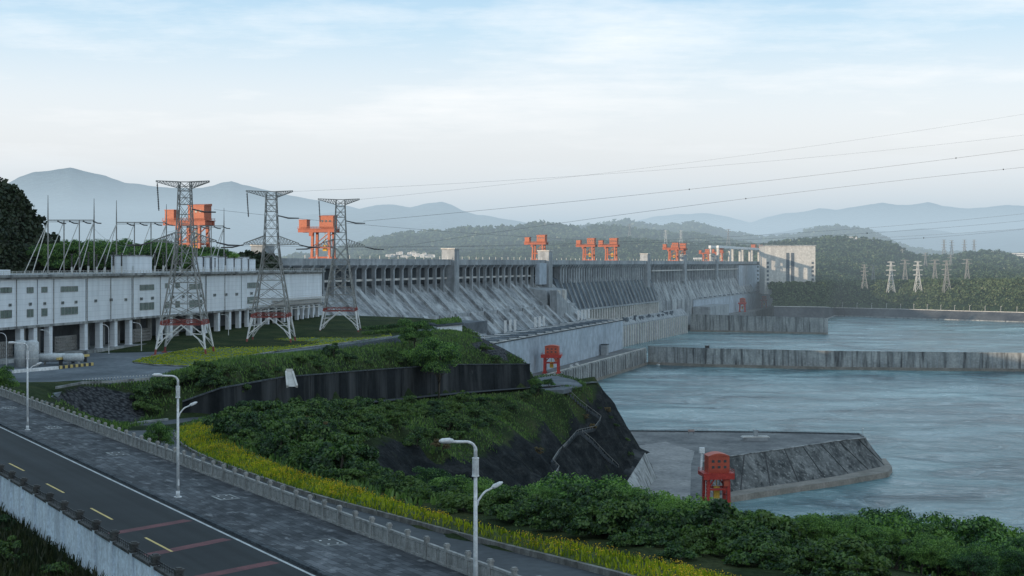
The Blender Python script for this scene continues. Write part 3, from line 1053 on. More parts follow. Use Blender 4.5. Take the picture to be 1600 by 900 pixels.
# rough rock
nz = np.array([noise.fractal((x * 0.06, y * 0.06, 3.1), 0.9, 2.1, 5) + 0.5 * abs(noise.noise((x * .2, y * .2, 9))) for x, y in zip(fx, fy)])
amp = np.where(rockmask, np.clip(rd_ / 10, 0, 1) * 2.6, 0.0)
bd, _ = dist_poly(fx, fy, bnS); wd, _ = dist_poly(fx, fy, wbS)
free = np.clip((np.minimum(np.minimum(bd, wd), np.abs((fx - W0.x) * N1.x + (fy - W0.y) * N1.y + 1.0) - 11) - 9) / 12, 0, 1)
free *= (hgt(fx, fy) < 86.3)
fz = fz + nz * (amp + 0.7 * free)
me = np_mesh('ground', np.stack([fx, fy, fz], 1), [[j * len(gx) + i, j * len(gx) + i + 1, (j + 1) * len(gx) + i + 1, (j + 1) * len(gx) + i] for j in range(len(gy) - 1) for i in range(len(gx) - 1)])
GV = [at(60, 640, 87)[:2], at(90, 606, 88)[:2], at(130, 598, 88)[:2], at(175, 597, 87.6)[:2], at(206, 606, 86)[:2], at(216, 640, 81)[:2], at(225, 655, 79.7)[:2], at(200, 663, 80)[:2], at(100, 668, 80)[:2]]
RG = [on_slope(*q)[:2] for q in ((738, 527), (756, 534), (790, 551), (822, 567), (795, 567), (752, 550), (733, 538)) if on_slope(*q) is not None] + [(12, 600), (4, 640), (-10, 690)]

_c = (sum(q[0] for q in RG) / len(RG), sum(q[1] for q in RG) / len(RG))
RG.sort(key=lambda q: math.atan2(q[1] - _c[1], q[0] - _c[0]))


def poly_sd(x, y, poly):
    pl_ = [Vector((p[0], p[1], 0)) for p in poly] + [Vector((poly[0][0], poly[0][1], 0))]
    d, _ = dist_poly(x, y, pl_)
    return np.where(in_poly(x, y, poly), d, -d)


rk = np.where(rs_ > 0, rd_, -rd_) - 3.0
rk = np.where(fy < 195, -20, rk)
rk = np.maximum(rk, np.where(hgt(fx, fy) < 22, 12, -30))
gvl = np.maximum(poly_sd(fx, fy, GV), poly_sd(fx, fy, RG))
for nm, val in (('rockness', rk), ('gravelness', gvl)):
    at_ = me.attributes.new(nm, 'FLOAT', 'POINT')
    at_.data.foreach_set('value', np.clip(val, -30, 30).astype(np.float32))
me.materials.append(M['slope'])
o = link('ground_slope', me, None, None, True)
tag(o, kind='structure')

# path and its continuation along the foot of the dark wall
b = MB()
b.grid([[Z(p, 0.0) for p in pn], [Z(p, 0.0) for p in pathL]])
struct(b, 'path', M['asphalt2'])
b = MB()
wo = offset(wbS, -5.5)
b.grid([[Z(p, 0.02) for p in wo], [Z(p, 0.02) for p in wbS]])
b.grid([[at(p[0], p[1], p[2]) for p in ((178, 668, 80.1), (227, 659.5, 80.1), (264, 656, 80.1), (335, 648.5, 80.1))],
        [at(p[0], p[1], p[2]) for p in ((178, 690, 80.1), (240, 690, 80.1), (285, 667, 80.1), (352, 653, 80.1))]])
struct(b, 'road', M['asphalt2'])
b = MB()
e = [at(p[0], p[1], 80.3) for p in ((178, 667.6, 0), (227, 659, 0), (262, 655.5, 0))]
for a, c in zip(e, e[1:]): b.bar(a, c, 0.5, 0.5)
struct(b, 'kerb', M['guide'])
# paved turning place at the end of the terrace
tp = [at(*p) for p in ((828, 605, 63.6), (836, 591, 62.9), (870, 588, 62.5), (905, 596, 62.3), (910, 603, 62.3), (880, 610, 62.8), (850, 610, 63.2))]
b = MB(); b.prism([p[:2] for p in tp][::-1], [p.z - 1.5 for p in tp][::-1], [p.z + 0.25 for p in tp][::-1])
struct(b, 'pavement', M['yard'])

# low kerb wall of the flower strip
b = MB()
cut = bnS[:112]
o1 = offset(cut, 0.0); o2 = offset(cut, -0.35)
b.grid([[Z(p, -0.6) for p in o1], [Z(p, 0.42) for p in o1]])
b.grid([[Z(p, 0.42) for p in o1], [Z(p, 0.42) for p in o2]])
tag(b.build('planter_wall', M['stone_low'] if 'stone_low' in M else M['kerb']), 'low stained concrete edging wall along the grey path, holding the yellow flowers', 'wall')

# flower strip soil between near and far edge
b = MB()
k1 = resample(bnS[:120], 100); k2 = resample(bfS[:126], 100)
rows = []
for f in (0, .2, .4, .6, .8, 1):
    rows.append([Z(a.lerp(c, f), 0.3 + 0.25 * math.sin(f * 3.1) + (-.35 if f == 1 else 0)) for a, c in zip(offset(k1, -0.35), k2)])
b.grid(rows)
struct(b, 'flower_bed', M['bedgrass'], True)
# ------------------------------------------------------------------ balustrade along the pavement
br_ = thing('balustrade', 'long pale stone balustrade with capped posts along the pavement edge', 'balustrade', tuple(rd(0, 7.9, ZR)))
zb = ZR + 0.14
SP = 2.7
posts = [T0 + 6 + SP * i for i in range(90)]
RB = ROOTM[br_.name].inverted()
yaw = math.atan2(U.y, U.x)
pm = MB()
pm.box((0, 0, 0.62), (0.26, 0.26, 1.24)); pm.box((0, 0, 1.30), (0.34, 0.34, 0.10)); pm.box((0, 0, 1.39), (0.26, 0.26, 0.1)); pm.box((0, 0, 0.06), (0.34, 0.34, 0.12))
post0 = pm.build('post', M['stone'], br_, world=False)
pn_ = MB()
L = SP - 0.28
pn_.box((0, 0, 0.08), (L, 0.26, 0.16)); pn_.box((0, 0, 0.52), (L, 0.10, 0.60)); pn_.box((0, 0, 0.98), (L, 0.22, 0.15))
for x_ in (-L / 2 + 0.12, 0, L / 2 - 0.12): pn_.box((x_, 0, 0.49), (0.2, 0.16, 0.68))
for x_ in (-L / 4, L / 4): pn_.box((x_, 0, 0.52), (0.75, 0.135, 0.32))
pan0 = pn_.build('panel', M['stone'], br_, world=False)
for i, tt in enumerate(posts):
    p = RB @ rd(tt, 7.9, zb)
    o = post0 if i == 0 else post0.copy()
    if i: C.objects.link(o); o.parent = br_
    o.location = p; o.rotation_euler = (0, 0, yaw)
    p = RB @ rd(tt + SP / 2, 7.9, zb)
    o = pan0 if i == 0 else pan0.copy()
    if i: C.objects.link(o); o.parent = br_
    o.location = p; o.rotation_euler = (0, 0, yaw)

# ------------------------------------------------------------------ white roadside wall with pillars
ww = thing('roadside_wall', 'whitewashed wall with dark pillar heads and low railing beside the asphalt road', 'wall', tuple(rd(0, -10.5, ZR)))
RWm = ROOTM[ww.name].inverted()
b = MB()
b.prism([rd(T0, -10.62, 0)[:2], rd(T1, -10.62, 0)[:2], rd(T1, -10.38, 0)[:2], rd(T0, -10.38, 0)[:2]], 94.2, 98.1)
b.build('wall_panel', M['white_wall'], ww)
b = MB()
b.prism([rd(T0, -10.72, 0)[:2], rd(T1, -10.72, 0)[:2], rd(T1, -10.28, 0)[:2], rd(T0, -10.28, 0)[:2]], 98.1, 98.26)
b.build('coping', M['wall_cap'], ww)
b = MB()
for z_ in (98.42, 98.58):
    b.bar(rd(T0, -10.5, z_), rd(T1, -10.5, z_), 0.05)
k_ = T0
while k_ < T1:
    b.bar(rd(k_, -10.5, 98.26), rd(k_, -10.5, 98.62), 0.035)
    k_ += 0.42
b.build('railing', M['iron'], ww)
pb = MB()
pb.box((0, 0, 0.25), (0.42, 0.42, 4.1))
pb0 = pb.build('pillar', M['white_wall'], ww, world=False)
hb = MB()
hb.box((0, 0, 2.36), (0.54, 0.54, 0.12)); hb.box((0, 0, 2.58), (0.40, 0.40, 0.32)); hb.box((0, 0, 2.79), (0.52, 0.52, 0.10)); hb.box((0, 0, 2.87), (0.3, 0.3, 0.07))
hb0 = hb.build('pillar_head', M['wall_cap'], pb0, world=False)
i = 0
k_ = -100.0
while k_ < 40:
    p = RWm @ rd(k_, -10.55, ZR)
    if i == 0:
        pb0.location = p; pb0.rotation_euler = (0, 0, yaw)
    else:
        o = pb0.copy(); C.objects.link(o); o.parent = ww; o.location = p
        h2 = hb0.copy(); C.objects.link(h2); h2.parent = o
    i += 1
    k_ += 4.1

# ------------------------------------------------------------------ street lamps
def make_lamp(label, loc):
    r = thing('street_lamp', label, 'street lamp', loc, math.atan2(N1.y, N1.x), 'double-armed street lamps on the pavement')
    b = MB()
    b.tube([(0, 0, 0), (0, 0, 0.06)], 0.32, 12)
    b.tube([(0, 0, 0.06), (0, 0, 0.5)], [0.17, 0.16], 12)
    b.tube([(0, 0, 0.5), (0, 0, 8.0)], [0.13, 0.09], 12)
    b.build('pole', M['lamp'], r, True, world=False)
    b = MB()
    b.tube([(0, 0, 8.0), (0, 0, 8.06)], 0.19, 12); b.tube([(0, 0, 8.9), (0, 0, 8.96)], 0.18, 12)
    b.tube([(0, 0, 8.06), (0, 0, 8.9)], 0.125, 10)
    for q in range(8):
        a = q * math.pi / 4
        b.bar((math.cos(a) * .155, math.sin(a) * .155, 8.06), (math.cos(a + .6) * .155, math.sin(a + .6) * .155, 8.9), 0.03)
    b.build('collar', M['lamp'], r, world=False)
    pts = [(0, 0, 8.96), (0, 0, 9.35)]
    for q in range(1, 8):
        a = q / 7 * math.pi / 2
        pts.append((-0.62 * (1 - math.cos(a)), 0, 9.35 + 0.45 * math.sin(a)))
    pts.append((-1.45, 0, 9.86))
    b = MB(); b.tube(pts, [0.10] * 3 + [0.075] * (len(pts) - 3), 8)
    arm = b.build('upper_arm', M['lamp'], r, True, world=False)
    b = MB()
    b.tube([(-1.30, 0, 9.90), (-1.5, 0, 9.91), (-1.95, 0, 9.93), (-2.1, 0, 9.93)], [0.08, 0.15, 0.13, 0.05], 8)
    hd = b.build('lamp_head', M['lamp'], arm, True, world=False)
    pts = [(0.12, 0, 6.5)]
    for q in range(0, 6):
        a = q / 5
        pts.append((0.16 + 0.62 * a, 0, 6.75 + 0.50 * math.sin(a * math.pi / 2)))
    pts.append((1.05, 0, 7.36))
    b = MB(); b.tube(pts, 0.055, 8)
    arm = b.build('lower_arm', M['lamp'], r, True, world=False)
    b = MB()
    b.tube([(0.95, 0, 7.34), (1.1, 0, 7.40), (1.45, 0, 7.53), (1.6, 0, 7.58)], [0.06, 0.13, 0.11, 0.04], 8)
    b.build('lamp_head', M['lamp'], arm, True, world=False)
    b = MB(); b.box((0, -0.165, 1.2), (0.14, 0.03, 0.5))
    b.build('hatch', M['lamp'], r, world=False)
    return r


p = at(278, 777, ZR + .14)
lamp = make_lamp('second street lamp along the balustrade, in front of the yellow flower bed tip', tuple(p))
lt = [(c_, kids(c_)) for c_ in kids(lamp)]
p = at(43, 672, ZR + .14)
dup(lamp, p, lamp.rotation_euler.z, 1.0, 'farthest of the tall street lamps on the pavement, near the gravel bank', tree=lt)
p = at(743, 990, ZR + .14)
dup(lamp, p, lamp.rotation_euler.z, 1.0, 'nearest tall street lamp, its pole crossing the grey path and flowers', tree=lt)

# ------------------------------------------------------------------ service covers in the paving
def cover(px, py, label, sx=2.3, sy=1.5):
    p = at(px, py, ZR + 0.14)
    r = thing('service_cover', label, 'cover', tuple(p), yaw, 'service covers in the pavement')
    b = MB()
    for s_ in (-1, 1):
        b.box((0, s_ * sy / 2, 0.012), (sx + .16, 0.16, 0.025)); b.box((s_ * sx / 2, 0, 0.012), (0.16, sy - .16, 0.025))
    b.build('frame', M['guide'], r, world=False)
    b = MB(); b.box((0, 0, 0.008), (sx - .16, sy - .16, 0.014))
    b.build('plate', M['iron'], r, world=False)
    for qx in (-.3, .3):
        for qy in (-.22, .22):
            b = MB(); b.box((qx * sx, qy * sy, 0.022), (0.14, 0.14, 0.014)); b.build('lifting_lug', M['white'], r, world=False)


cover(514, 847, 'dark rectangular service cover in the paving nearest the third street lamp')
cover(352, 777, 'service cover in the paving just right of the middle street lamp base')
cover(184, 709, 'service cover in the paving left of the middle street lamp, by the balustrade', 2.6, 1.5)
cover(83, 668, 'service cover in the paving right of the farthest street lamp', 2.4, 1.4)
cover(15, 637, 'service cover in the paving left of the farthest street lamp', 2.4, 1.4)

# ------------------------------------------------------------------ dark retaining wall under the mound
rw = thing('retaining_wall', 'long black stained retaining wall below the grassy mound', 'wall', tuple(wt[3]))
bot = []
for i, (a, c, d) in enumerate(WT):
    bot.append(Vector((wt[i].x + 0.4, wt[i].y - 1.6, wt[i].z - 22)))
wtS = resample(wt, 60); btS = resample(bot, 60)
b = MB()
rows = [[a for a in wtS], [a.lerp(c, 0.2) for a, c in zip(wtS, btS)], [a.lerp(c, 0.6) for a, c in zip(wtS, btS)], btS]
b.grid(rows)
e = wt[-1]
b.grid([[e, Vector((e.x - 12, e.y + 40, e.z + 1))], [bot[-1], Vector((e.x - 12, e.y + 40, e.z - 20))]])
b.build('wall_face', M['retain'], rw)
b = MB()
for a, c in zip(wtS, wtS[1:]): b.bar(a + Vector((0, -.1, .12)), c + Vector((0, -.1, .12)), 0.6, 0.3)
b.build('coping', M['kerb'], rw)
b = MB()
for i in range(4, 58, 6):
    a, c = wtS[i], btS[i]
    b.bar(a + Vector((0, -.12, -.1)), c.lerp(a, .3) + Vector((0, -.12, 0)), 0.22, 0.22)
b.build('buttress_joint', M['retain'], rw)
# pale concrete chute at the left end of the wall
ch = thing('drain_chute', 'pale concrete drain chute on the top of the black retaining wall', 'drain', tuple(atY(455, 603, 366)))
b = MB()
A1, A2, B1, B2 = atY(447, 581, 372), atY(457, 581, 372), atY(449, 604, 365), atY(464, 604, 365)
b.grid([[A1, A2], [B1, B2]])
b.bar(A1, B1, 0.5, 0.7); b.bar(A2, B2, 0.5, 0.7)
b.build('trough', M['lit_conc'], ch)
b = MB(); b.bar(A1 + Vector((0, .3, .3)), A2 + Vector((0, .3, .3)), 0.6, 0.9); b.build('head_wall', M['lit_conc'], ch)

# ------------------------------------------------------------------ stairs down the rock slope
def ground_line(pix, zs):
    return [at(px, py, z) for (px, py), z in zip(pix, zs)]


def stair(pix, label, width):
    pts = [on_slope(*p) for p in pix]
    pts = [p for p in pts if p is not None]
    r = thing('stairway', label, 'stairs', tuple(pts[0]))
    b = MB()
    for a, c in zip(pts, pts[1:]):
        n_s = max(4, int((c - a).length / 1.2))
        for i in range(n_s):
            q = a.lerp(c, (i + .5) / n_s)
            b.box((q.x, q.y, q.z + 0.9), (width * .75, 1.2, 1.2))
    b.build('flight', M['roof_dark'], r)
    b = MB()
    for a, c in zip(pts, pts[1:]):
        o_ = Vector((0.4 * width, -0.3, 2.5))
        b.bar(a + o_, c + o_, 0.12)
        n_s = max(2, int((c - a).length / 4))
        for i in range(n_s + 1):
            q = a.lerp(c, i / n_s) + Vector((.4 * width, -.3, 1.45))
            b.bar(q, q + Vector((0, 0, 1.05)), 0.12)
    b.build('handrail', M['galv'], r)


stair([(886, 617), (905, 635), (925, 650), (938, 660), (935, 668), (928, 675), (905, 681), (900, 683), (885, 700), (872, 715), (862, 729), (872, 740), (866, 752), (858, 764)],
      'zigzag concrete stair with a pale handrail running down the black rock slope', 0.9)
stair([(908, 682), (925, 697), (945, 717), (965, 736)], 'straight concrete stair branching off down the black rock slope to the basin', 1.2)

# ------------------------------------------------------------------ plants
tree_protos = []
SHL = []
specs = [(10.5, 5.2, 17000, 0.16, 101), (9.0, 4.6, 15000, 0.15, 202), (11.5, 5.6, 19000, 0.165, 303), (8.0, 4.3, 13000, 0.15, 404), (10.0, 4.4, 15000, 0.15, 505)]
for s_ in specs:
    tr_ = make_tree('broadleaf_tree', 'x', 'tree', s_[0], s_[1], s_[2], s_[3], s_[4], M['leaf'], 0.2, 42)
    tree_protos.append((tr_, [(c_, []) for c_ in kids(tr_)], s_[0]))
used = set()


def put_tree(px, ptop, Y, k, label, group, rz=None, zbase=None, sx=1.0, protos=None, sink=0.3):
    """tree whose top shows at (px, ptop), standing on the slope at depth Y"""
    protos = protos or tree_protos
    X = (px - 800) * Y / F
    g = float(hgt(X, Y)[0]) if zbase is None else zbase
    top = H - (ptop - YH) * Y / F
    root, tr, h0 = protos[k % len(protos)]
    s = max(0.35, (top - g) / h0)
    sw = s * sx
    if s > 1.5: sw = (1.5 + (s - 1.5) * .45) * sx
    rz = rng.uniform(0, 6.28) if rz is None else rz
    key = root.name
    if key not in used:
        used.add(key)
        root.location = (X, Y, g - sink); root.rotation_euler = (0, 0, rz); root.scale = (sw, sw, s)
        root['label'] = label
        if group: root['group'] = group
        return root
    return dup(root, (X, Y, g - sink), rz, (sw, sw, s), label, group, tr)


FT = [  # px, top row, depth
    (630, 752, 205, 3), (668, 742, 200, 1), (715, 745, 195, 0), (770, 772, 172, 1), (790, 768, 200, 4), (745, 790, 150, 3),
    (836, 762, 178, 0), (880, 752, 192, 2), (930, 756, 182, 4), (905, 790, 150, 1), (968, 778, 165, 0), (850, 800, 140, 3),
    (1022, 768, 172, 2), (1072, 775, 182, 1), (1115, 790, 170, 4), (1050, 812, 140, 0), (1105, 828, 132, 3), (980, 815, 138, 2),
    (1160, 812, 158, 2), (1180, 838, 128, 1), (1230, 824, 150, 4), (1265, 806, 168, 0), (1310, 812, 160, 3), (1345, 804, 170, 1), (1290, 842, 126, 2),
    (1392, 806, 162, 4), (1430, 812, 150, 0), (1385, 846, 122, 1), (1480, 818, 160, 2), (1515, 806, 152, 3), (1470, 850, 120, 4), (1555, 822, 158, 1),
    (1590, 830, 146, 0), (1560, 858, 118, 2), (1640, 838, 140, 3), (1225, 868, 112, 3), (1340, 872, 110, 0), (1440, 880, 108, 1), (1600, 880, 110, 2), (1520, 884, 106, 3)]
TL = {0: 'small leafy tree at the far left end of the row behind the flower strip',
      6: 'rounded leafy tree just right of the nearest lamp pole, in front of the black rock',
      7: 'tallest of the leafy trees in front of the black rock slope',
      12: 'leafy tree standing directly below the grey basin floor',
      13: 'leafy tree whose crown touches the foot of the red gate hoist',
      14: 'leafy tree just right of the red gate hoist legs, against the water',
      21: 'leafy tree standing in front of the darker water below the jetty tip',
      29: 'tallest leafy tree at the lower right, against the open water'}
for i, (px, pt, Y, k) in enumerate(FT):
    pt -= ((0, 9, 3, 14, 0, 6)[i % 6] if Y > 140 else 0) + (8 if px < 1000 else 2)
    if i in TL: put_tree(px, pt, Y, k, TL[i], None)
    elif px < 1000: put_tree(px, pt, Y, k, 'dense green tree in the belt between the flower strip and black rock slope', 'trees below the black rock slope', sx=(1.2, .95, 1.1)[i % 3])
    else: put_tree(px, pt, Y, k, 'dense green tree in the belt along the water below the jetty', 'trees along the lower water edge', sx=(1.15, .9, 1.05)[i % 3])
for i in range(46):
    px = 960 + rng.uniform(0, 680); Y = rng.uniform(96, 150)
    # keep behind the flower strip: far edge seen at this column
    X = (px - 800) * Y / F
    d_, s_ = dist_poly(np.array([X]), np.array([Y]), bfS)
    if s_[0] > 0 or d_[0] < 3.5: continue
    g_ = float(hgt(X, Y)[0]); hh_ = rng.uniform(4.5, 8.5)
    pt = YH + (H - g_ - hh_) * F / Y
    if pt < 818: continue
    put_tree(px, pt, Y, rng.randrange(5), 'low leafy tree in the front of the belt at the bottom edge of the photo', 'front trees at the bottom edge', sx=1.2)
for i in range(60):
    px = 900 + rng.uniform(0, 500); Y = rng.uniform(92, 140); X = (px - 800) * Y / F
    d_, s_ = dist_poly(np.array([X]), np.array([Y]), bfS)
    if s_[0] > 0 or d_[0] < 2.2: continue
    SHL.append((X, Y))
for i in range(14):
    put_tree(1270 + i * 28, 866 + (i * 37 % 17), 112 + (i * 53 % 19), i % 5, 'low leafy tree in the front of the belt at the bottom edge of the photo', 'front trees at the bottom edge', sx=1.1)
# three thin, airy crowns against the water
airy = make_tree('airy_tree', 'x', 'tree', 9.0, 3.6, 1500, 0.22, 909, M['leaf'], 0.12, 26)
ap = [(airy, [(c_, []) for c_ in kids(airy)], 9.0)]
put_tree(1410, 801, 150, 0, 'thin sparse tree with open twigs, left of the two against the water', None, protos=ap)
put_tree(1468, 806, 150, 0, 'thin sparse tree with open twigs, right of the two against the water', None, protos=ap)

# shrubs on the slopes
sh = []
for s_ in ((3.6, 3.4, 3000, 0.24, 11), (2.8, 3.0, 2600, 0.22, 12), (4.4, 3.6, 3600, 0.25, 13), (2.2, 2.6, 2000, 0.22, 14)):
    o = make_shrub('shrub', 'x', s_[0], s_[1], s_[2], s_[3], s_[4], M['leaf2'])
    sh.append((o, [(c_, []) for c_ in kids(o)], s_[0]))


def put_shrub(x, y, k, s, label, group):
    root, tr, h0 = sh[k % 4]
    g = float(hgt(x, y)[0]) - 0.2
    if root.name not in used:
        used.add(root.name)
        root.location = (x, y, g); root.scale = (s, s, s * rng.uniform(.8, 1.1)); root['label'] = label; root['group'] = group
        root.rotation_euler = (0, 0, rng.uniform(0, 6))
        return root
    return dup(root, (x, y, g), rng.uniform(0, 6), (s, s, s * rng.uniform(.8, 1.1)), label, group, tr)


# thicket between flower strip and wall road
poly = [at(*p)[:2] for p in ((352, 684, 85.5), (408, 705, 87.5), (470, 730, 89.0), (560, 757, 90.6), (600, 742, 84), (560, 700, 79), (590, 668, 75), (560, 640, 75), (450, 648, 78.5), (365, 655, 80.3))]
pts = []
tries = 0
while len(pts) < 105 and tries < 20000:
    tries += 1
    x, y = rng.uniform(-60, 20), rng.uniform(130, 460)
    if not in_poly(np.array([x]), np.array([y]), poly)[0]: continue
    if y > 200:
        d_, s_ = dist_poly(np.array([x]), np.array([y]), rimS)
        if s_[0] > 0: continue
    if min([math.hypot(x - a, (y - c) * 0.75) for a, c in pts] or [99]) < 4.2: continue
    pts.append((x, y))
for i, (x, y) in enumerate(pts):
    put_shrub(x, y, rng.randrange(4), rng.uniform(0.8, 1.35) * (0.75 + y / 900), 'dark green shrub in the thicket between the yellow flowers and black wall', 'shrubs of the thicket below the black wall')
# scrub at the foot of the wall, on the grassy bench and slope
for (px, py) in ((640, 640), (668, 652), (655, 650), (690, 655), (705, 645), (676, 690), (716, 690), (722, 662), (745, 652), (620, 668), (780, 628), (700, 672), (735, 640), (655, 680), (640, 632), (760, 662), (800, 640), (820, 625), (770, 650), (790, 655), (725, 680), (710, 668), (680, 640), (655, 640), (630, 655), (625, 640), (600, 645), (585, 655), (575, 665), (650, 700), (840, 618), (745, 668), (690, 668), (670, 650), (730, 630), (755, 640)):
    v = on_slope(px, py)
    if v: put_shrub(v.x, v.y, rng.randrange(4), rng.uniform(0.7, 1.2), 'rounded shrub on the grassy bench between black wall and rock slope', 'shrubs on the grassy bench')
for (px, py) in ((400, 600), (415, 592), (372, 612), (352, 600), (330, 606), (230, 640), (222, 625), (250, 612), (270, 600), (300, 598), (320, 590), (355, 583), (432, 577), (500, 572), (540, 590), (545, 560), (600, 553), (610, 560), (625, 566), (490, 560), (390, 575), (760, 545), (772, 562), (575, 566), (520, 556), (470, 566)):
    v = on_slope(px, py + 4)
    if v: put_shrub(v.x, v.y, rng.randrange(4), rng.uniform(0.6, 1.15), 'green shrub on the bank between the lawn edge and black retaining wall', 'shrubs on the bank under the lawn')
for (px, py) in ((935, 640), (962, 668), (978, 690), (952, 655), (985, 712), (972, 745), (920, 625), (908, 612), (895, 610)):
    v = on_slope(px, py)
    if v: put_shrub(v.x, v.y, rng.randrange(4), rng.uniform(0.5, 0.8), 'small bush on the outer edge of the black rock slope', 'bushes along the rock slope edge')
for X, Y in SHL: put_shrub(X, Y, rng.randrange(4), rng.uniform(0.5, 0.85), 'leafy bush in the dense row just behind the yellow flowers', 'bushes behind the yellow flowers')
for i in range(4, 84):
    p = bfS[i]; q_ = offset(bfS, -rng.uniform(2.6, 7.5))[i]
    put_shrub(q_.x + rng.uniform(-1, 1), q_.y + rng.uniform(-1, 1), rng.randrange(4), rng.uniform(0.45, 0.75), 'leafy bush in the dense row just behind the yellow flowers', 'bushes behind the yellow flowers')
# left behind the balustrade
for (px, py, Y) in ((10, 612, 235), (45, 622, 228), (80, 632, 225), (105, 640, 222), (130, 652, 218), (150, 658, 214), (175, 668, 208), (20, 600, 250), (58, 612, 240), (-5, 590, 240)):
    v = atY(px, py, Y)
    put_shrub(v.x, v.y, rng.randrange(4), rng.uniform(0.6, 1.0), 'low bush directly behind the balustrade near the gravel bank', 'bushes behind the balustrade')
put_tree(247, 655, 225, 3, 'slim young tree standing alone beside the path bend behind the balustrade', None, sx=0.62)
put_tree(5, 568, 260, 1, 'dark tree at the left edge of the photo beside the yard', None, sx=0.8)
# trees on the mound
put_tree(648, 497, 512, 2, 'broad tree on the mound in front of the dam, left of the darker one', None, sx=1.1)
put_tree(686, 522, 492, 0, 'dark round tree on the mound slope above the black wall', None, sx=1.0)
put_tree(640, 520, 520, 4, 'small tree at the left foot of the broad mound tree', None, sx=1.0)
put_tree(664, 535, 500, 3, 'low bushy tree between the two big trees on the mound', None, sx=1.2)
# two clipped trees at the turning place
for px, lb in ((858, 'small round tree on the turning place nearest its outer rim'), (836, 'small round tree on the turning place beside the black wall end')):
    v = on_slope(px, 608)
    put_tree(px, 590, v.y, 3 if px == 836 else 1, lb, None, zbase=v.z, sx=1.1)
P_ = []
rimh = resample([at(831, 601, 63.6), at(838, 591, 63), at(855, 588, 62.8), at(875, 588, 62.6), at(900, 594, 62.5), at(914, 603, 62.4)], 200)
for p in rimh:
    for _ in range(16): P_.append((p.x + rng.uniform(-.8, .8), p.y + rng.uniform(-.9, .9), p.z - 1 + rng.uniform(0, 2.2)))
V, Q = leaf_cloud(np.array(P_), 0.3, None, 0.5, 44)
tag(link('hedge', np_mesh('hedge', V, Q), M['leaf2']), 'low curved hedge around the outer rim of the turning place', 'hedge')
# dry grass clumps
dryp = make_shrub('reed_clump', 'x', 2.2, 2.0, 1500, 0.2, 77, M['dry'])
dtr = [(c_, []) for c_ in kids(dryp)]
DL = [((840, 710), 'straw-coloured reed clump low on the black rock slope beside the lower stair'), ((914, 655), 'straw-coloured reed clump on the rock between the stair flights'), ((925, 672), 'straw-coloured reed clump just under the stair bend'), ((690, 708), 'straw-coloured reed clump at the lower end of the grassy bench'),
      ((470, 668), 'large straw-coloured reed clump in the thicket, the left one'), ((500, 675), 'large straw-coloured reed clump in the thicket, the right one'), ((590, 652), 'straw-coloured reed clump at the top of the black rock'), ((948, 645), 'straw-coloured reed clump on the outer edge of the rock slope')]
for i, ((px, py), lb) in enumerate(DL):
    v = on_slope(px, py)
    if v is None: continue
    s = rng.uniform(.8, 1.3)
    if i == 0:
        dryp.location = (v.x, v.y, v.z - .2); dryp['label'] = lb; dryp['category'] = 'reeds'
    else:
        dup(dryp, (v.x, v.y, v.z - .2), rng.uniform(0, 6), s, lb, None, dtr)

# flowers and grass
def blades(name, pts, hmin, hmax, wd_, mat, seed):
    r = np.random.RandomState(seed)
    pts = np.asarray(pts); n = len(pts)
    hh = r.uniform(hmin, hmax, n); a = r.uniform(0, 2 * math.pi, n)
    dx_, dy_ = np.cos(a) * wd_ / 2, np.sin(a) * wd_ / 2
    lx, ly = r.normal(0, .25, n) * hh, r.normal(0, .25, n) * hh
    V = np.stack([pts + np.stack([dx_, dy_, np.zeros(n) - .05], 1), pts - np.stack([dx_, dy_, np.zeros(n) + .05], 1),
                  pts + np.stack([lx - dx_ * .3, ly - dy_ * .3, hh], 1), pts + np.stack([lx + dx_ * .3, ly + dy_ * .3, hh * .95], 1)], 1).reshape(-1, 3)
    o = link(name, np_mesh(name, V, np.arange(4 * n).reshape(-1, 4)), mat)
    return tag(o, kind='stuff')


K1 = resample(bnS[:118], 400); K2 = resample(bfS[:124], 400)
K1o = offset(K1, -0.4)
segl = np.array([(a - c).length for a, c in zip(K1, K1[1:])] + [0.1])
bedP = []
for i in range(len(K1) - 1):
    Wd = (K2[i] - K1o[i]).length
    dens = 16 if K1[i].y < 200 else 10
    for _ in range(int(segl[i] * Wd * dens)):
        f = rng.random(); g = rng.random()
        a = K1o[i].lerp(K1o[i + 1], g); c = K2[i].lerp(K2[i + 1], g)
        p = a.lerp(c, f)
        bedP.append((p.x, p.y, p.z + 0.3 + 0.25 * math.sin(f * 3.1), f))
bedP = np.array(bedP)
blades('flower_foliage', bedP[:, :3], 0.25, 0.5, 0.16, M['blade'], 5)
dens_n = np.array([noise.noise((x * .12, y * .12, 4.0)) for x, y in bedP[:, :2]])
prob = np.clip(0.24 + 0.6 * dens_n + 0.25 * (bedP[:, 3] - .35), 0.01, 0.6)
sel = nr.rand(len(bedP)) < prob
fp = bedP[sel][:, :3].copy()
fp[:, 2] += nr.uniform(0.3, 0.56, len(fp))
fp = np.repeat(fp, 3, 0) + nr.uniform(-.25, .25, (3 * len(fp), 3)) * np.array([1, 1, .5])
V, Q = leaf_cloud(fp, nr.uniform(0.03, 0.062, len(fp)), None, 1.2, 3, 0.9)
tag(link('yellow_flowers', np_mesh('yellow_flowers', V, Q), M['petal']), kind='stuff')
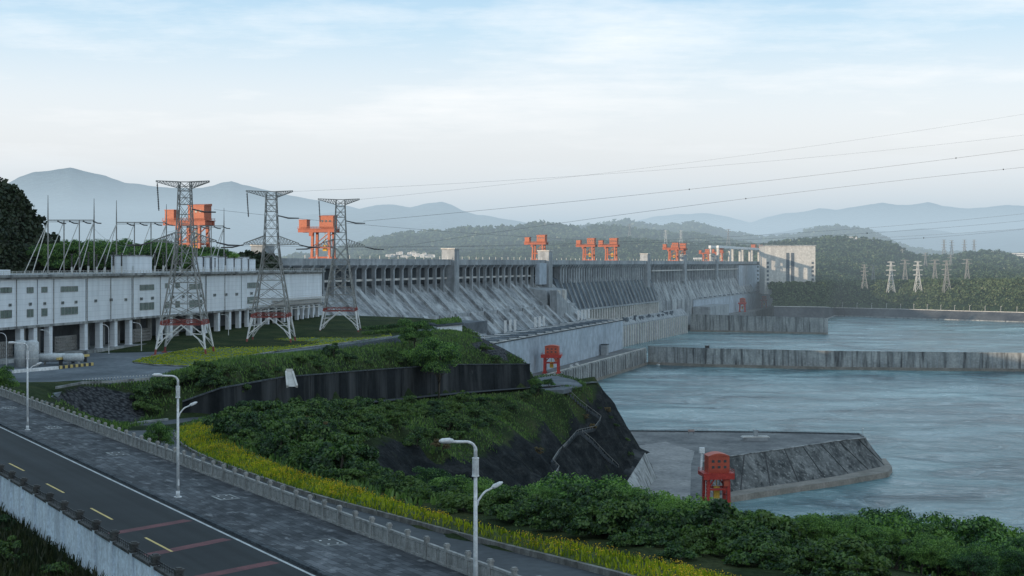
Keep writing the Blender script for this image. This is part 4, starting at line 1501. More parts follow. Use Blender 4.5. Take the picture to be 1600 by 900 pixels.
# grass over the slopes
n = 150000
x = nr.uniform(-115, 45, n); y = nr.uniform(130, 640, n)
d1, s1 = dist_poly(x, y, rimS)
nn = np.array([noise.noise((a * .05, c * .05, 1.7)) for a, c in zip(x, y)])
ok = (s1 < 0) | (d1 < 3 + 5 * nn) | (y < 200)
ok &= ~in_poly(x, y, GV) & ~in_poly(x, y, RG)
qv = (x - W0.x) * N1.x + (y - W0.y) * N1.y
b1, sd1 = dist_poly(x, y, bnS); 
ok &= qv > 9.5
ok &= ~((sd1 > 0) & (b1 < 11))
b2, sd2 = dist_poly(x, y, wbS)
ok &= ~((sd2 < 0) & (b2 < 6.5)) & (b2 > 1)
yard_poly = [p[:2] for p in ye] + [(-20, 700), (-250, 700), (-250, 300)]
ok &= ~in_poly(x, y, yard_poly)
x, y = x[ok], y[ok]
z = hgt(x, y)
blades('grass', np.stack([x, y, z + .1], 1), 0.3, 0.9, 0.35, M['blade_dark'] if 'blade_dark' in M else M['blade'], 8)
# weeds along the outer side of the white wall
wp = []
for _ in range(9000):
    tt = rng.uniform(-75, 20); q = -11.0 - abs(rng.gauss(0, 3.0))
    p = rd(tt, q, 0); wp.append((p.x, p.y))
wp = np.array(wp)
wz = hgt(wp[:, 0], wp[:, 1])
blades('weeds', np.stack([wp[:, 0], wp[:, 1], wz + .05], 1), 0.35, 1.1, 0.14, M['blade_weed'] if 'blade_weed' in M else M['blade'], 9)
for i in range(26):
    tt = -70 + i * 3.3 + rng.uniform(-1, 1); q = -11.9 - rng.uniform(0, 3)
    p = rd(tt, q, 0)
    put_shrub(p.x, p.y, rng.randrange(4), rng.uniform(.22, .42), 'scruffy weed bush against the outer face of the white wall', 'weed bushes below the white wall')
# ------------------------------------------------------------------ yard and lawn
ZY = 87.0
FD = Vector((0.215, 0.9766, 0)); FN = Vector((0.9766, -0.215, 0))      # along the facade, out of the facade
FA = Vector((-133, 444, 0)) - FD * 120                                  # facade origin (beyond the left edge of the photo)
FYAW = math.atan2(FD.y, FD.x)


def fpix(px, off=0.0):
    """distance along the facade seen at a photo column"""
    k = (px - 800) / F
    o = FA + FN * off
    return (k * o.y - o.x) / (FD.x - k * FD.y)


ys_ = resample(ye, 60)
ypoly = [p[:2] for p in ys_] + [(-12, 690), (-60, 720), (-260, 700), (-260, 250), (-150, 250), (-115, 285)]
b = MB()
b.prism([Vector((p[0], p[1])) for p in ypoly], ZY - 6, ZY)
struct(b, 'yard', M['yard'])
LW = [(208, 567), (240, 571), (300, 573.5), (340, 566), (400, 554.5), (470, 544.5), (540, 536), (612, 526.5), (608, 521), (560, 520), (520, 520.5), (467, 521), (400, 532), (334, 540), (270, 552), (222, 561)]
lp = [at(a, c, ZY) for a, c in LW]
b = MB(); b.prism([p[:2] for p in lp], ZY - 0.5, ZY + 0.3)
struct(b, 'lawn', M['lawn'])
b = MB()
for a, c in zip(lp[-1:] + lp[:-1], lp):
    b.bar(a + Vector((0, 0, .25)), c + Vector((0, 0, .25)), 0.3, 0.3)
struct(b, 'kerb', M['guide'])
# rough stone edge below the lawn
b = MB()
e = [at(p[0], p[1], ZY) for p in ((262, 582), (300, 579), (345, 571), (400, 560), (470, 550), (540, 541), (622, 529))]
er = resample(e, 60)
rows = [[p + Vector((0, 0, .45)) for p in er], [p + Vector((0.6, -1.2, .1 + rng.uniform(-.2, .2))) for p in er], [p + Vector((2.5, -5.5, -2.6 + rng.uniform(-.4, .4))) for p in er]]
b.grid(rows)
struct(b, 'stone_bank', M['gravel'])
grp = []
for _ in range(14000):
    i = rng.randrange(2, 9)
    a = lp[rng.randrange(len(lp))]; c = lp[rng.randrange(len(lp))]
    f = rng.random(); p = a.lerp(c, f); grp.append((p.x, p.y, ZY + .3))
grp = np.array(grp)
grp = grp[in_poly(grp[:, 0], grp[:, 1], [p[:2] for p in lp])]
blades('lawn_grass', grp, 0.12, 0.3, 0.5, M['blade'], 31)
# bollards on the yard edge above the gravel
for i in range(22):
    v = at(130 + i * 4.9, 598.5 - i * 0.32, 87.8)
    if i == 0:
        bo = thing('bollard', 'thin grey bollard in the row along the yard edge above the gravel bank', 'bollard', tuple(v), 0, 'bollards above the gravel bank')
        q = MB(); q.tube([(0, 0, -.6), (0, 0, 1.0), (0, 0, 1.08)], [0.10, 0.09, 0.03], 8)
        bo_m = q.build('post', M['guide'], bo, world=False)
        q = MB(); q.tube([(0, 0, 0.75), (0, 0, 0.9)], 0.115, 8); q.build('band', M['white'], bo, world=False)
        bot_ = [(c_, []) for c_ in kids(bo)]
    else:
        dup(bo, v, 0, 1, None, None, bot_)
# parapet on the yard edge to the left
b = MB()
e = [at(p[0], p[1], 88) for p in ((88, 606.5), (130, 598.5), (175, 597), (232, 592))]
for a, c in zip(e, e[1:]): b.bar(a + Vector((0, 0, .1)), c + Vector((0, 0, .1)), 0.5, 0.5)
struct(b, 'kerb', M['guide'])

# ------------------------------------------------------------------ long white station building (local frame: x along, -y outwards)
sb = thing('station_building', 'long white switching station hall with small green windows above an open colonnade', 'building', tuple(FA + Vector((0, 0, ZY))), FYAW)
xE = fpix(503)
ZB, ZT = 9.9, 23.9
DEP = 34.0
x0 = -70
b = MB(); b.box(((x0 + xE) / 2, DEP / 2, (ZB + ZT) / 2), (xE - x0, DEP, ZT - ZB))
b.build('upper_wall', M['facade'], sb, world=False)
b = MB()
b.box(((x0 + xE) / 2, 0.4 + DEP / 2 - .8, ZT + 0.35), (xE - x0 + 1.2, DEP + 2.4, 0.7)); b.box(((x0 + xE) / 2, -0.5, ZT - 0.3), (xE - x0 + .6, 0.6, 0.5))
b.build('roof', M['guide'], sb, world=False)
b = MB(); b.box(((x0 + xE) / 2, -0.15, ZB - 0.35), (xE - x0 + .3, 0.5, 0.7)); b.box(((x0 + xE) / 2, 8.0, ZB - 0.2), (xE - x0 - .4, 15, 0.4))
b.build('beam', M['guide'], sb, world=False)
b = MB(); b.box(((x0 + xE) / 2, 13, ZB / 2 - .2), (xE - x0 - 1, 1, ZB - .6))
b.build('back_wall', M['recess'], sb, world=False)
b = MB(); b.box(((x0 + xE) / 2, 4, 0.45), (xE - x0, 14, 0.9)); b.build('plinth', M['guide'], sb, world=False)
# joints (thin dark vertical strips)
for zx in (150, 345, 530, 825, 970):
    xx = fpix(zx / 2.5725)
    b = MB(); b.box((xx, -0.02, (ZB + ZT) / 2 - .3), (0.28, 0.1, ZT - ZB - .9)); b.build('expansion_joint', M['recess'], sb, world=False)
# railing on the roof edge
b = MB()
for zz in (1.3, 1.75): b.bar((x0, -0.9, ZT + zz), (xE, -0.9, ZT + zz), 0.10)
x = x0
while x < xE:
    b.bar((x, -0.9, ZT + .7), (x, -0.9, ZT + 1.75), 0.09); x += 2.2
b.build('roof_railing', M['galvlight'], sb, world=False)
b = MB(); b.box((fpix(7), 2.5, ZT + 1.3), (fpix(19) - fpix(-10), 3, 1.8)); b.build('roof_cabin', M['facade'], sb, world=False)


def window(zx0, zx1, zy0, zy1, kind='window'):
    a, c = fpix(zx0 / 2.5725), fpix(zx1 / 2.5725)
    Y = (FA + FD * ((a + c) / 2)).y
    z1 = H - (zy0 / 2.5725 + 250 - YH) * Y / F - ZY
    z0 = H - (zy1 / 2.5725 + 250 - YH) * Y / F - ZY
    fr = MB()
    w_ = 0.16
    for z in (z0, z1): fr.box(((a + c) / 2, -0.06, z), (c - a, 0.2, w_))
    nx = max(1, round((c - a) / 2.2))
    for i in range(nx + 1): fr.box((a + (c - a) * i / nx, -0.06, (z0 + z1) / 2), (w_, 0.18, z1 - z0 - w_))
    f_ = fr.build('window', M['guide'], sb, world=False)
    g = MB(); g.box(((a + c) / 2, -0.03, (z0 + z1) / 2), (c - a - .05, 0.1, z1 - z0 - .05))
    g.build('pane', M['greenglass'] if c - a > 3 else M['glass'], f_, world=False)


for q in ((-60, -20), (0, 46), (244, 312), (562, 618), (760, 812), (994, 1040)):
    window(q[0], q[1], 508 - (q[0] - 244) * .02, 529 - (q[0] - 244) * .02)
    window(q[0], q[1], 591 - (q[0] - 244) * .055, 621 - (q[0] - 244) * .06)
for q in ((108, 133), (166, 189), (663, 680), (705, 722)):
    window(q[0], q[1], 512 - (q[0] - 110) * .03, 534 - (q[0] - 110) * .035)
    window(q[0], q[1], 600 - (q[0] - 110) * .055, 631 - (q[0] - 110) * .065)
for x_, y_ in ((40, 583), (121, 579), (179, 577), (251, 574), (305, 571), (384, 566), (446, 562), (505, 561), (568, 558), (612, 555), (694, 551), (736, 549), (764, 548), (806, 546), (862, 543), (908, 541), (951, 539), (1010, 536)):
    window(x_ - 5, x_ + 5, y_ - 5, y_ + 5)
for px, y0, y1 in ((600, 440, 452), (614, 440, 452), (640, 437, 449)): pass
for zx in (60, 210, 345, 440, 530, 640, 750, 825, 900):
    xx = fpix(zx / 2.5725) + .6
    b = MB(); b.tube([(xx, -0.2, ZT - .6), (xx, -0.2, ZB - .2)], .11, 6)
    for zz in (11, 14, 17, 20): b.box((xx, -.12, zz), (.4, .2, .12))
    b.build('downpipe', M['galv'], sb, world=False)
# columns of the open ground floor
col0 = None
for zx in (90, 143, 205, 347, 408, 467, 527, 650, 690, 770, 832, 881, 926, 966):
    a = fpix(zx / 2.5725)
    if col0 is None:
        b = MB(); b.box((0, 0.9, (ZB - 0.7) / 2), (1.9, 1.7, ZB - .72)); b.box((0, 0.9, 0.5), (2.3, 2.1, 1.0))
        col0 = b.build('column', M['facade'], sb, world=False); col0.location = (a, 0, 0)
    else:
        o = col0.copy(); C.objects.link(o); o.parent = sb; o.location = (a, 0, 0)
for px in (388, 398, 408, 420, 432, 445, 456, 466, 474, 482, 490, 498):
    o = col0.copy(); C.objects.link(o); o.parent = sb; o.location = (fpix(px), 0, 0); o.scale = (.8, .8, 1)
# pale partitions and louvred radiators in the recess
for zx in (118, 178, 375, 437, 497, 580, 625, 720, 800):
    a = fpix(zx / 2.5725, -4)
    b = MB(); b.box((a, 6.5, ZB / 2 - .1), (3.2, 0.6, ZB - 1.0)); b.build('partition', M['guide'], sb, world=False)
for zx, w_ in ((25, 7), (270, 12), (575, 12), (700, 8), (590, 6)):
    a = fpix(zx / 2.5725, -3)
    b = MB()
    for r_ in range(4):
        for k_ in range(int(w_)):
            b.box((a - w_ / 2 + k_ + .5, 3.2, 1.6 + r_ * 1.05), (0.62, 0.5, 0.62))
    b.box((a, 3.6, 3.2), (w_ + .6, 0.5, 4.8))
    b.build('radiator', M['galv'], sb, world=False)
# gallery and pipes on the far end
b = MB()
for zz in (8.4, 10.6, 12.8):
    b.bar((fpix(385), -1.3, zz), (xE, -1.3, zz), 0.35)
    b.bar((fpix(420), -2.1, zz + .9), (xE, -2.1, zz + .9), 0.12)
b.box(((fpix(425) + xE) / 2, -1.5, 12.2), (xE - fpix(425), 2.6, 0.3))
b.build('gallery', M['galvlight'], sb, world=False)

# lamps before the hall
hl = None
for i, (px, py) in enumerate(((10, 572), (78, 566), (170, 553), (221, 549), (357, 530))):
    v = at(px, py, ZY)
    lbl = ['first slim white lamp from the left in front of the white hall', 'slim white lamp beside the lying tanks in front of the hall', 'slim white lamp between the two pairs of hall columns', 'slim white lamp left of the first lattice tower', 'slim white lamp right of the first lattice tower before the hall'][i]
    if hl is None:
        hl = thing('yard_lamp', lbl, 'street lamp', tuple(v), math.pi * .95)
        q = MB(); q.tube([(0, 0, 0), (0, 0, 7.6), (0.3, 0, 8.4), (1.0, 0, 8.9), (2.2, 0, 9.1)], [0.14, 0.10, 0.09, 0.08, 0.06], 8); q.build('pole', M['lamp'], hl, world=False)
        q = MB(); q.tube([(2.0, 0, 9.05), (2.4, 0, 9.12), (2.9, 0, 9.15)], [0.1, 0.15, 0.08], 6); q.build('lamp_head', M['lamp'], hl, world=False)
        hlt = [(c_, []) for c_ in kids(hl)]
    else:
        dup(hl, v, math.pi * .95, 1, lbl, None, hlt)
# tanks
for px, lb in ((33, 'upright round grey storage tank in front of the hall, the left one'), (50, 'upright round grey storage tank in front of the hall, the right one')):
    v = at(px, 573, ZY)
    tk = thing('storage_tank', lb, 'tank', tuple(v))
    q = MB(); q.tube([(0, 0, 0), (0, 0, 6.6), (0, 0, 7.0), (0, 0, 7.2)], [1.75, 1.75, 1.3, 0.4], 24); q.build('shell', M['tank'], tk, True, world=False)
    q = MB(); q.tube([(0, 0, 2.2), (0, 0, 2.3)], 1.8, 24); q.tube([(0, 0, 4.4), (0, 0, 4.5)], 1.8, 24); q.build('hoop', M['galvlight'], tk, world=False)
for px, ln, lb in ((82, 6.6, 'lying pale cylinder tank in front of the hall, the left longer one'), (115, 4.6, 'lying pale cylinder tank in front of the hall beside the striped kerb')):
    v = at(px, 570, ZY)
    tk = thing('lying_tank', lb, 'tank', tuple(v), FYAW - 1.1)
    q = MB(); q.tube([(-ln / 2 - .5, 0, 2.0), (-ln / 2, 0, 2.0), (ln / 2, 0, 2.0), (ln / 2 + .5, 0, 2.0)], [0.5, 1.15, 1.15, 0.5], 20); q.build('shell', M['tank'], tk, True, world=False)
    for s_ in (-1, 1):
        q = MB(); q.box((s_ * ln * .3, 0, 0.5), (0.5, 2.0, 1.0)); q.build('saddle', M['guide'], tk, world=False)
# striped kerb walls
def striped(p, q, hgt_, label):
    r = thing('striped_barrier', label, 'barrier', tuple(p))
    n_s = 14
    for i in range(n_s):
        b1 = MB()
        b1.bar(p.lerp(q, i / n_s) + Vector((0, 0, hgt_ / 2)), p.lerp(q, (i + 1) / n_s) + Vector((0, 0, hgt_ / 2)), 0.5, hgt_)
        b1.build('yellow_block' if i % 2 else 'black_block', M['yellow'] if i % 2 else M['iron'], r)
    pass
    return r


striped(at(88, 577, ZY), at(145, 571, ZY), 0.8, 'low black and yellow striped barrier in front of the lying tanks')
r = thing('yellow_beam', 'long yellow steel beam resting on the striped barrier by the tanks', 'beam', tuple(at(116, 568, ZY)))
b = MB(); b.bar(at(90, 571, ZY) + Vector((0, 0, 1.8)), at(138, 565, ZY) + Vector((0, 0, 1.8)), 0.8, 0.6)
b.build('girder', M['yellow'], r)
b = MB()
for f in (.1, .5, .9):
    v = at(90, 571, ZY).lerp(at(138, 565, ZY), f); b.box((v.x, v.y, v.z + .75), (0.8, 0.8, 1.5))
b.build('support', M['iron'], r)
b = MB(); b.bar(at(20, 583, ZY) + Vector((0, 0, .4)), at(90, 577, ZY) + Vector((0, 0, .4)), 0.8, 0.8)
tag(b.build('low_wall', M['white']), 'low pale edging wall in front of the upright tanks', 'wall')

# ------------------------------------------------------------------ switchgear on the roof
ZRf = ZY + ZT + 0.7


def roofpt(px, off):
    x = fpix(px, -off)
    p = FA + FD * x - FN * off
    return Vector((p.x, p.y, ZRf))


def mast_z(p, py): return H - (py - YH) * p.y / F


GF = [((75, 147), 344, (305, 310), (100, 124), 'steel gantry with two tall masts on the hall roof, the left one'),
      ((182, 260), 347.5, (313, 319), (210, 236), 'steel gantry with two tall masts on the hall roof, the middle one'),
      ((284, 350), 353, (330, 325), (308, 330), 'steel gantry with two tall masts on the hall roof, mostly behind the first lattice tower')]
for (ma, mbm, tops, inter, lb) in [(g[0], g[1], g[2], g[3], g[4]) for g in GF]:
    r = thing('busbar_gantry', lb, 'gantry', tuple(roofpt(ma[0], 14)))
    for px, ty in zip(ma, tops):
        p = roofpt(px, 14)
        b = MB(); zt = mast_z(p, ty); zb_ = mast_z(p, mbm)
        b.tube([p, (p.x, p.y, zb_), (p.x, p.y, zt)], [0.26, 0.22, 0.09], 8); b.build('mast', M['galv'], r)
        b = MB()
        for sx, sy in ((-6.5, -3.5), (-3.0, -6)):
            b.tube([(p.x, p.y, zb_ - .5), (p.x + sx, p.y + sy, ZRf - .2)], 0.15, 6)
        b.build('raking_strut', M['galvlight'], r)
    for px in inter:
        p = roofpt(px, 14); zb_ = mast_z(p, mbm)
        b = MB(); b.tube([p, (p.x, p.y, zb_)], 0.2, 8); b.build('post', M['galv'], r)
        b = MB(); b.tube([(p.x, p.y, zb_ - .3), (p.x - 5.5, p.y - 4.5, ZRf - .2)], 0.13, 6); b.build('raking_strut', M['galvlight'], r)
    p, q = roofpt(ma[0], 14), roofpt(ma[1], 14)
    p.z, q.z = mast_z(p, mbm), mast_z(q, mbm)
    b = MB(); b.bar(p, q, 0.35); b.bar(p + Vector((0, 0, -.55)), q + Vector((0, 0, -.55)), 0.18)
    b.build('cross_beam', M['galv'], r)
    for f in (.2, .45, .75, .98):
        v = p.lerp(q, f)
        b = MB(); b.tube([v + Vector((0, 0, -.3)), v + Vector((1.6, -.7, -1.0)), v + Vector((3.0, -1.2, -1.1))], 0.22, 6); b.build('insulator_string', M['insul'], r)
# post insulators and small gear
ins = None
for i, px in enumerate(list(range(112, 290, 13)) + [300, 318, 336, 352, 366]):
    v = roofpt(px, 7 + (i % 3) * 2)
    if ins is None:
        ins = thing('bushing', 'dark post bushing standing on the hall roof behind the railing', 'insulator', tuple(v), 0, 'post bushings on the hall roof')
        q = MB(); q.tube([(0, 0, 0), (0, 0, 2.2)], 0.3, 6); q.build('stand', M['galvlight'], ins, world=False)
        q = MB(); q.tube([(0, 0, 2.2), (0, 0, 6.0)], [0.26, 0.18], 8); q.tube([(0, 0, 6.0), (0, 0, 6.3)], 0.5, 8)
        for k_ in range(6): q.tube([(0, 0, 2.5 + k_ * .6), (0, 0, 2.6 + k_ * .6)], 0.36, 8)
        q.build('column', M['insul'], ins, world=False)
        inst = [(c_, []) for c_ in kids(ins)]
    else:
        dup(ins, v, 0, rng.uniform(.8, 1.15), None, None, inst)
v = roofpt(206, 9)
r = thing('roof_house', 'small pale blue box house standing on the hall roof', 'roof house', tuple(v), FYAW)
b = MB(); b.box((0, 0, 2.9), (18, 6, 5.8)); b.build('wall', M['facade'], r, world=False)
b = MB(); b.box((0, 0, 6.0), (18.6, 6.6, 0.4)); b.build('roof', M['guide'], r, world=False)
b = MB(); b.box((-5, -3.03, 1.3), (1.4, 0.1, 2.4)); b.build('door', M['tank'], r, world=False)
r = None
for i, px in enumerate((312, 322, 333, 346, 358, 370, 381, 391)):
    v = roofpt(px, 13)
    if r is None:
        r = thing('fire_wall', 'white upright fire wall panel in the row on the roof behind the lattice towers', 'wall', tuple(v), FYAW, 'white fire walls on the hall roof')
        b = MB(); b.box((0, 0, 2.9), (9.0, 1.0, 5.8)); b.build('panel', M['facade'], r, world=False)
        b = MB(); b.box((0, 0, 5.95), (9.4, 1.4, 0.3)); b.build('cap', M['guide'], r, world=False)
        rt = [(c_, []) for c_ in kids(r)]
    else:
        dup(r, v, FYAW, (1, 1, rng.uniform(.85, 1.05)), None, None, rt)

# ------------------------------------------------------------------ big lattice towers
def make_tower(label, loc, rz, top_left=8.8, hs=1.0):
    r = thing('lattice_tower', label, 'pylon', loc, rz, 'tall lattice towers on the lawn')
    lv = [(0, 7.7), (3.4, 7.15), (9.2, 6.2), (15.5, 5.2), (22, 4.15), (28, 3.2), (34.5, 2.45)]
    up = [(34.5, 2.45), (40, 2.2), (46, 1.95), (50.2, 1.8), (53, 1.7)]

    def corners(z, h): return [Vector((h, h, z)), Vector((-h, h, z)), Vector((-h, -h, z)), Vector((h, -h, z))]
    # four feet, red and white
    for k in range(4):
        c0, c1 = corners(*lv[0])[k], corners(*lv[1])[k]
        b = MB(); b.bar(c0 - Vector((0, 0, .8)), c0.lerp(c1, .55), 0.55); b.box((c0.x, c0.y, -.2), (1.5, 1.5, 1.0)); b.build('foot', M['redpaint'], r, world=False)
        c2 = corners(*lv[2])[k]
        b = MB(); b.bar(c0.lerp(c1, .55), c2, 0.42)
        for k2 in ((k + 1) % 4, (k - 1) % 4):
            m_ = corners(*lv[2])[k2]
            mid = c2.lerp(m_, 0.5)
            b.bar(c1, mid, 0.34); b.bar(c1.lerp(c2, .5), c1.lerp(mid, .55), 0.22)
            b.bar(c0.lerp(c1, .5), c1.lerp(mid, .3), 0.22)
        b.build('leg_bracing', M['whitepaint'], r, world=False)
    b = MB()
    z = lv[2]
    cs_ = corners(*z)
    ct = corners(10.4, 6.02)
    for k in range(4):
        b.bar(cs_[k], cs_[(k + 1) % 4], 0.24); b.bar(ct[k], ct[(k + 1) % 4], 0.24); b.bar(cs_[k], ct[k], 0.42)
        for f in range(6):
            a, c_ = cs_[k].lerp(cs_[(k + 1) % 4], f / 6), ct[k].lerp(ct[(k + 1) % 4], (f + .5) / 6)
            b.bar(a, c_, 0.11); b.bar(c_, cs_[k].lerp(cs_[(k + 1) % 4], (f + 1) / 6), 0.11)
    b.bar(cs_[0], cs_[2], 0.2); b.bar(cs_[1], cs_[3], 0.2)
    b.build('belt', M['redpaint'], r, world=False)
    b = MB()
    body = [(10.4, 6.02)] + lv[3:]
    for (z0, h0), (z1, h1) in list(zip(body, body[1:])) + list(zip(up, up[1:])):
        a, c_ = corners(z0, h0), corners(z1, h1)
        th = 0.30 if z0 < 30 else 0.24
        for k in range(4):
            k2 = (k + 1) % 4
            b.bar(a[k], c_[k], th + .06)
            b.bar(a[k], c_[k2], th * .6); b.bar(a[k2], c_[k], th * .6)
            b.bar(c_[k], c_[k2], th * .6)
            mid = (a[k] + a[k2] + c_[k] + c_[k2]) / 4
            b.bar((a[k] + c_[k]) / 2, mid, 0.12); b.bar((a[k2] + c_[k2]) / 2, mid, 0.12)
            b.bar(a[k].lerp(a[k2], .5), mid.lerp(a[k], .5), 0.1); b.bar(a[k].lerp(a[k2], .5), mid.lerp(a[k2], .5), 0.1)
    b.build('lattice_body', M['galv'], r, world=False)
    # arms
    def arm(xt, z0, hroot, depth, ztip, th=0.2):
        s_ = 1 if xt > 0 else -1
        b = MB(); n_a = 7
        lo = [[Vector((s_ * hroot, y * hroot, z0)), Vector((xt, y * .25, ztip))] for y in (1, -1)]
        hi = [[Vector((s_ * hroot, y * hroot, z0 + depth)), Vector((xt, y * .25, ztip + .35))] for y in (1, -1)]
        for L_ in lo + hi: b.bar(L_[0], L_[1], th)
        for k in range(n_a):
            f, g = k / n_a, (k + 1) / n_a
            for i2 in (0, 1):
                b.bar(lo[i2][0].lerp(lo[i2][1], f), hi[i2][0].lerp(hi[i2][1], g), th * .6)
                b.bar(lo[i2][0].lerp(lo[i2][1], g), hi[i2][0].lerp(hi[i2][1], g), th * .5)
            b.bar(lo[0][0].lerp(lo[0][1], f), lo[1][0].lerp(lo[1][1], g), th * .5)
            b.bar(hi[0][0].lerp(hi[0][1], f), hi[1][0].lerp(hi[1][1], g), th * .5)
        return b.build('crossarm', M['galv'], r, world=False)
    for xt, z0, hr, dp, zt in ((-9.6, 34.3, 2.45, 3.2, 34.6), (9.6, 34.3, 2.45, 3.2, 34.6), (-top_left, 51.0, 1.72, 2.0, 53.0), (top_left * .85, 51.0, 1.72, 2.0, 53.0)):
        arm(xt, z0, hr, dp, zt)
    for xt, zt in ((-9.6, 34.4), (9.6, 34.4), (8.0, 44.6), (-top_left * .96, 52.6)):
        b = MB()
        if zt > 50:
            b.tube([(xt, 0, zt), (xt + .5, 0, zt - 8.5)], 0.16, 6)
            for k in range(14): b.tube([(xt + .5 * k / 14, 0, zt - .6 - k * .55), (xt + .5 * k / 14, 0, zt - .75 - k * .55)], 0.3, 6)
        else:
            x0_ = xt if zt < 40 else 2.3
            dx_ = 7.5 if xt > 0 else -7.5
            b.tube([(x0_, 0, zt), (x0_ + dx_ * .5, -1.4, zt - .9), (x0_ + dx_, -2.6, zt - 1.0)], [0.22, 0.3, 0.22], 6)
        b.build('insulator_string', M['insul'], r, world=False)
    b = MB()
    for q in range(36): b.bar((-2.9 + q * .02, -2.9 + q * .02, 22 + q * .4), (-2.5 + q * .02, -2.9 + q * .02, 22 + q * .4), 0.06)
    b.bar((-2.9, -2.9, 22), (-2.18, -2.9, 36.4), .07); b.bar((-2.5, -2.9, 22), (-1.78, -2.9, 36.4), .07)
    for x_ in (-1.6, 0, 1.6): pass
    b.build('ladder', M['galv'], r, world=False)
    return r


TW = [(289, 553, 0.05, 'lattice tower with red and white legs, nearest and tallest, left on the lawn'),
      (424, 536, 0.05, 'lattice tower with red and white legs in the middle of the lawn'),
      (532, 522, 0.05, 'lattice tower with red and white legs farthest away at the lawn end')]
tws = []
for px, py, rz, lb in TW:
    v = at(px, py, ZY)
    tws.append(v)
    if px == 289:
        tower = make_tower(lb, tuple(v), rz); twt = [(c_, []) for c_ in kids(tower)]
    else:
        dup(tower, v, rz, 1.0, lb, None, twt)

# flat building and hedge on the mound
v = at(700, 524, 84)
r = thing('low_building', 'low flat white building with a planted roof on the mound before the dam', 'building', tuple(v))
Pm = [at(672, 521, 84), at(684, 527, 83.5), at(722, 523, 83.5), at(716, 514, 84)]
b = MB(); b.prism([p[:2] for p in Pm], 80, ZY + 0.9); b.build('wall', M['facade'], r)
b = MB(); b.prism([(Pm[0].x - .8, Pm[0].y), (Pm[1].x, Pm[1].y - .8), (Pm[2].x + .8, Pm[2].y - .5), (Pm[3].x + .8, Pm[3].y)], ZY + 0.92, ZY + 1.6); b.build('roof', M['roof_dark'], r)
hp = []
for i in range(500):
    f, g = rng.random(), rng.random()
    p = (Pm[0].lerp(Pm[1], f)).lerp(Pm[3].lerp(Pm[2], f), g); hp.append((p.x, p.y, ZY + 2.0))
blades('roof_plants', hp, .5, 1.4, 1.2, M['blade_dark'], 66)
for i, (p, q, lb) in enumerate(((at(560, 519, ZY), at(665, 508, ZY), 'clipped dark hedge along the far rim of the mound lawn'), (at(570, 526, ZY), at(640, 518, ZY), 'lower clipped hedge across the mound lawn, nearer one'))):
    P_ = []; D__ = []
    for _ in range(4200):
        f = rng.random(); v = p.lerp(q, f)
        P_.append((v.x + rng.uniform(-1.5, 1.5), v.y + rng.uniform(-1.5, 1.5), ZY - .3 + rng.uniform(0, 2.2)))
    V, Q = leaf_cloud(np.array(P_), 0.35, None, 0.5, 41 + i)
    tag(link('hedge', np_mesh('hedge', V, Q), M['leaf2']), lb, 'hedge')
r = thing('guard_fence', 'white post fence at the end of the mound above the gravel slope', 'fence', tuple(at(740, 520, 80)))
b = MB()
e = [at(690, 521, 84.2), at(735, 522, 82), at(757, 531, 80)]
es = resample(e, 16)
for p in es: b.bar(p, p + Vector((0, 0, 2.2)), 0.22)
b.build('post', M['white'], r)
b = MB()
for a, c in zip(es, es[1:]):
    b.bar(a + Vector((0, 0, 2.0)), c + Vector((0, 0, 2.0)), 0.14); b.bar(a + Vector((0, 0, 1.1)), c + Vector((0, 0, 1.1)), 0.14)
b.build('rail', M['white'], r)
# ------------------------------------------------------------------ the dam, in its own (s along, n downstream, z) frame
P0 = Vector((51.2, 1751, 0)); DS = Vector((0.3259, 0.9455, 0)).normalized(); DN = Vector((DS.y, -DS.x, 0))
DYAW = math.atan2(DS.y, DS.x)


def D(s, n, z):
    p = P0 + DS * s + DN * n
    return Vector((p.x, p.y, z))


def spx(px, n=0.0):
    k = (px - 800) / F
    o = P0 + DN * n
    return (k * o.y - o.x) / (DS.x - k * DS.y)


def zpx(p, py): return H - (py - YH) * p.y / F


dam = thing('dam', 'huge grey concrete gravity dam crossing the valley behind the lattice towers', 'dam', tuple(D(-400, 0, 0)))
SA, SB, SC, SD, SE = -1000.0, -14.0, 483.0, 1240.0, 1640.0
TOP = 118.5


def sweep(name, a, c, prof, m, cuts=1):
    b = MB(); b.profile(a, c, prof, D)
    return b.build(name, m, dam)


# crest deck with downstream overhang, whole length
sweep('crest_deck', SA, SE, [(-14, 112), (-14, 117.3), (11.5, 117.3), (11.5, 113.2), (6, 110.5), (-9, 110.5)], M['dam'])
sweep('parapet', SA, SE, [(10.7, 117.3), (10.7, 118.6), (11.6, 118.6), (11.6, 117.3)], M['dam'])
sweep('upstream_body', SA, SE, [(-14, 111.9), (-9.2, 110.4), (-1, 110.4), (-1, -5), (-14, -5)], M['recess'])
# section bodies behind the ribs
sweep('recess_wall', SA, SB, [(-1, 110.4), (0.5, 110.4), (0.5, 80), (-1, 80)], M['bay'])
sweep('upper_slope', SA, SB - 8, [(0.5, 95), (30, 67), (30, 40), (0.5, 40)], M['dam_slope'])
sweep('berm', SA, SB - 8, [(30, 66.9), (34.5, 66.9), (34.5, 40), (30, 40)], M['dam'])
sweep('lower_slope', SA, SB - 8, [(34.5, 63.5), (74, 26), (74, 10), (34.5, 10)], M['dam_slope'])
# spillway
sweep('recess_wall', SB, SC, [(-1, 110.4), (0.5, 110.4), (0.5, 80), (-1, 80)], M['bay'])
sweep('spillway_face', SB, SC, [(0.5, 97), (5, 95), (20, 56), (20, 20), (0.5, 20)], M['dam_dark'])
sweep('spillway_toe', SB, SC + 160, [(20, 40), (24, 38), (31, 30), (31, -5), (20, -5)], M['dam'])
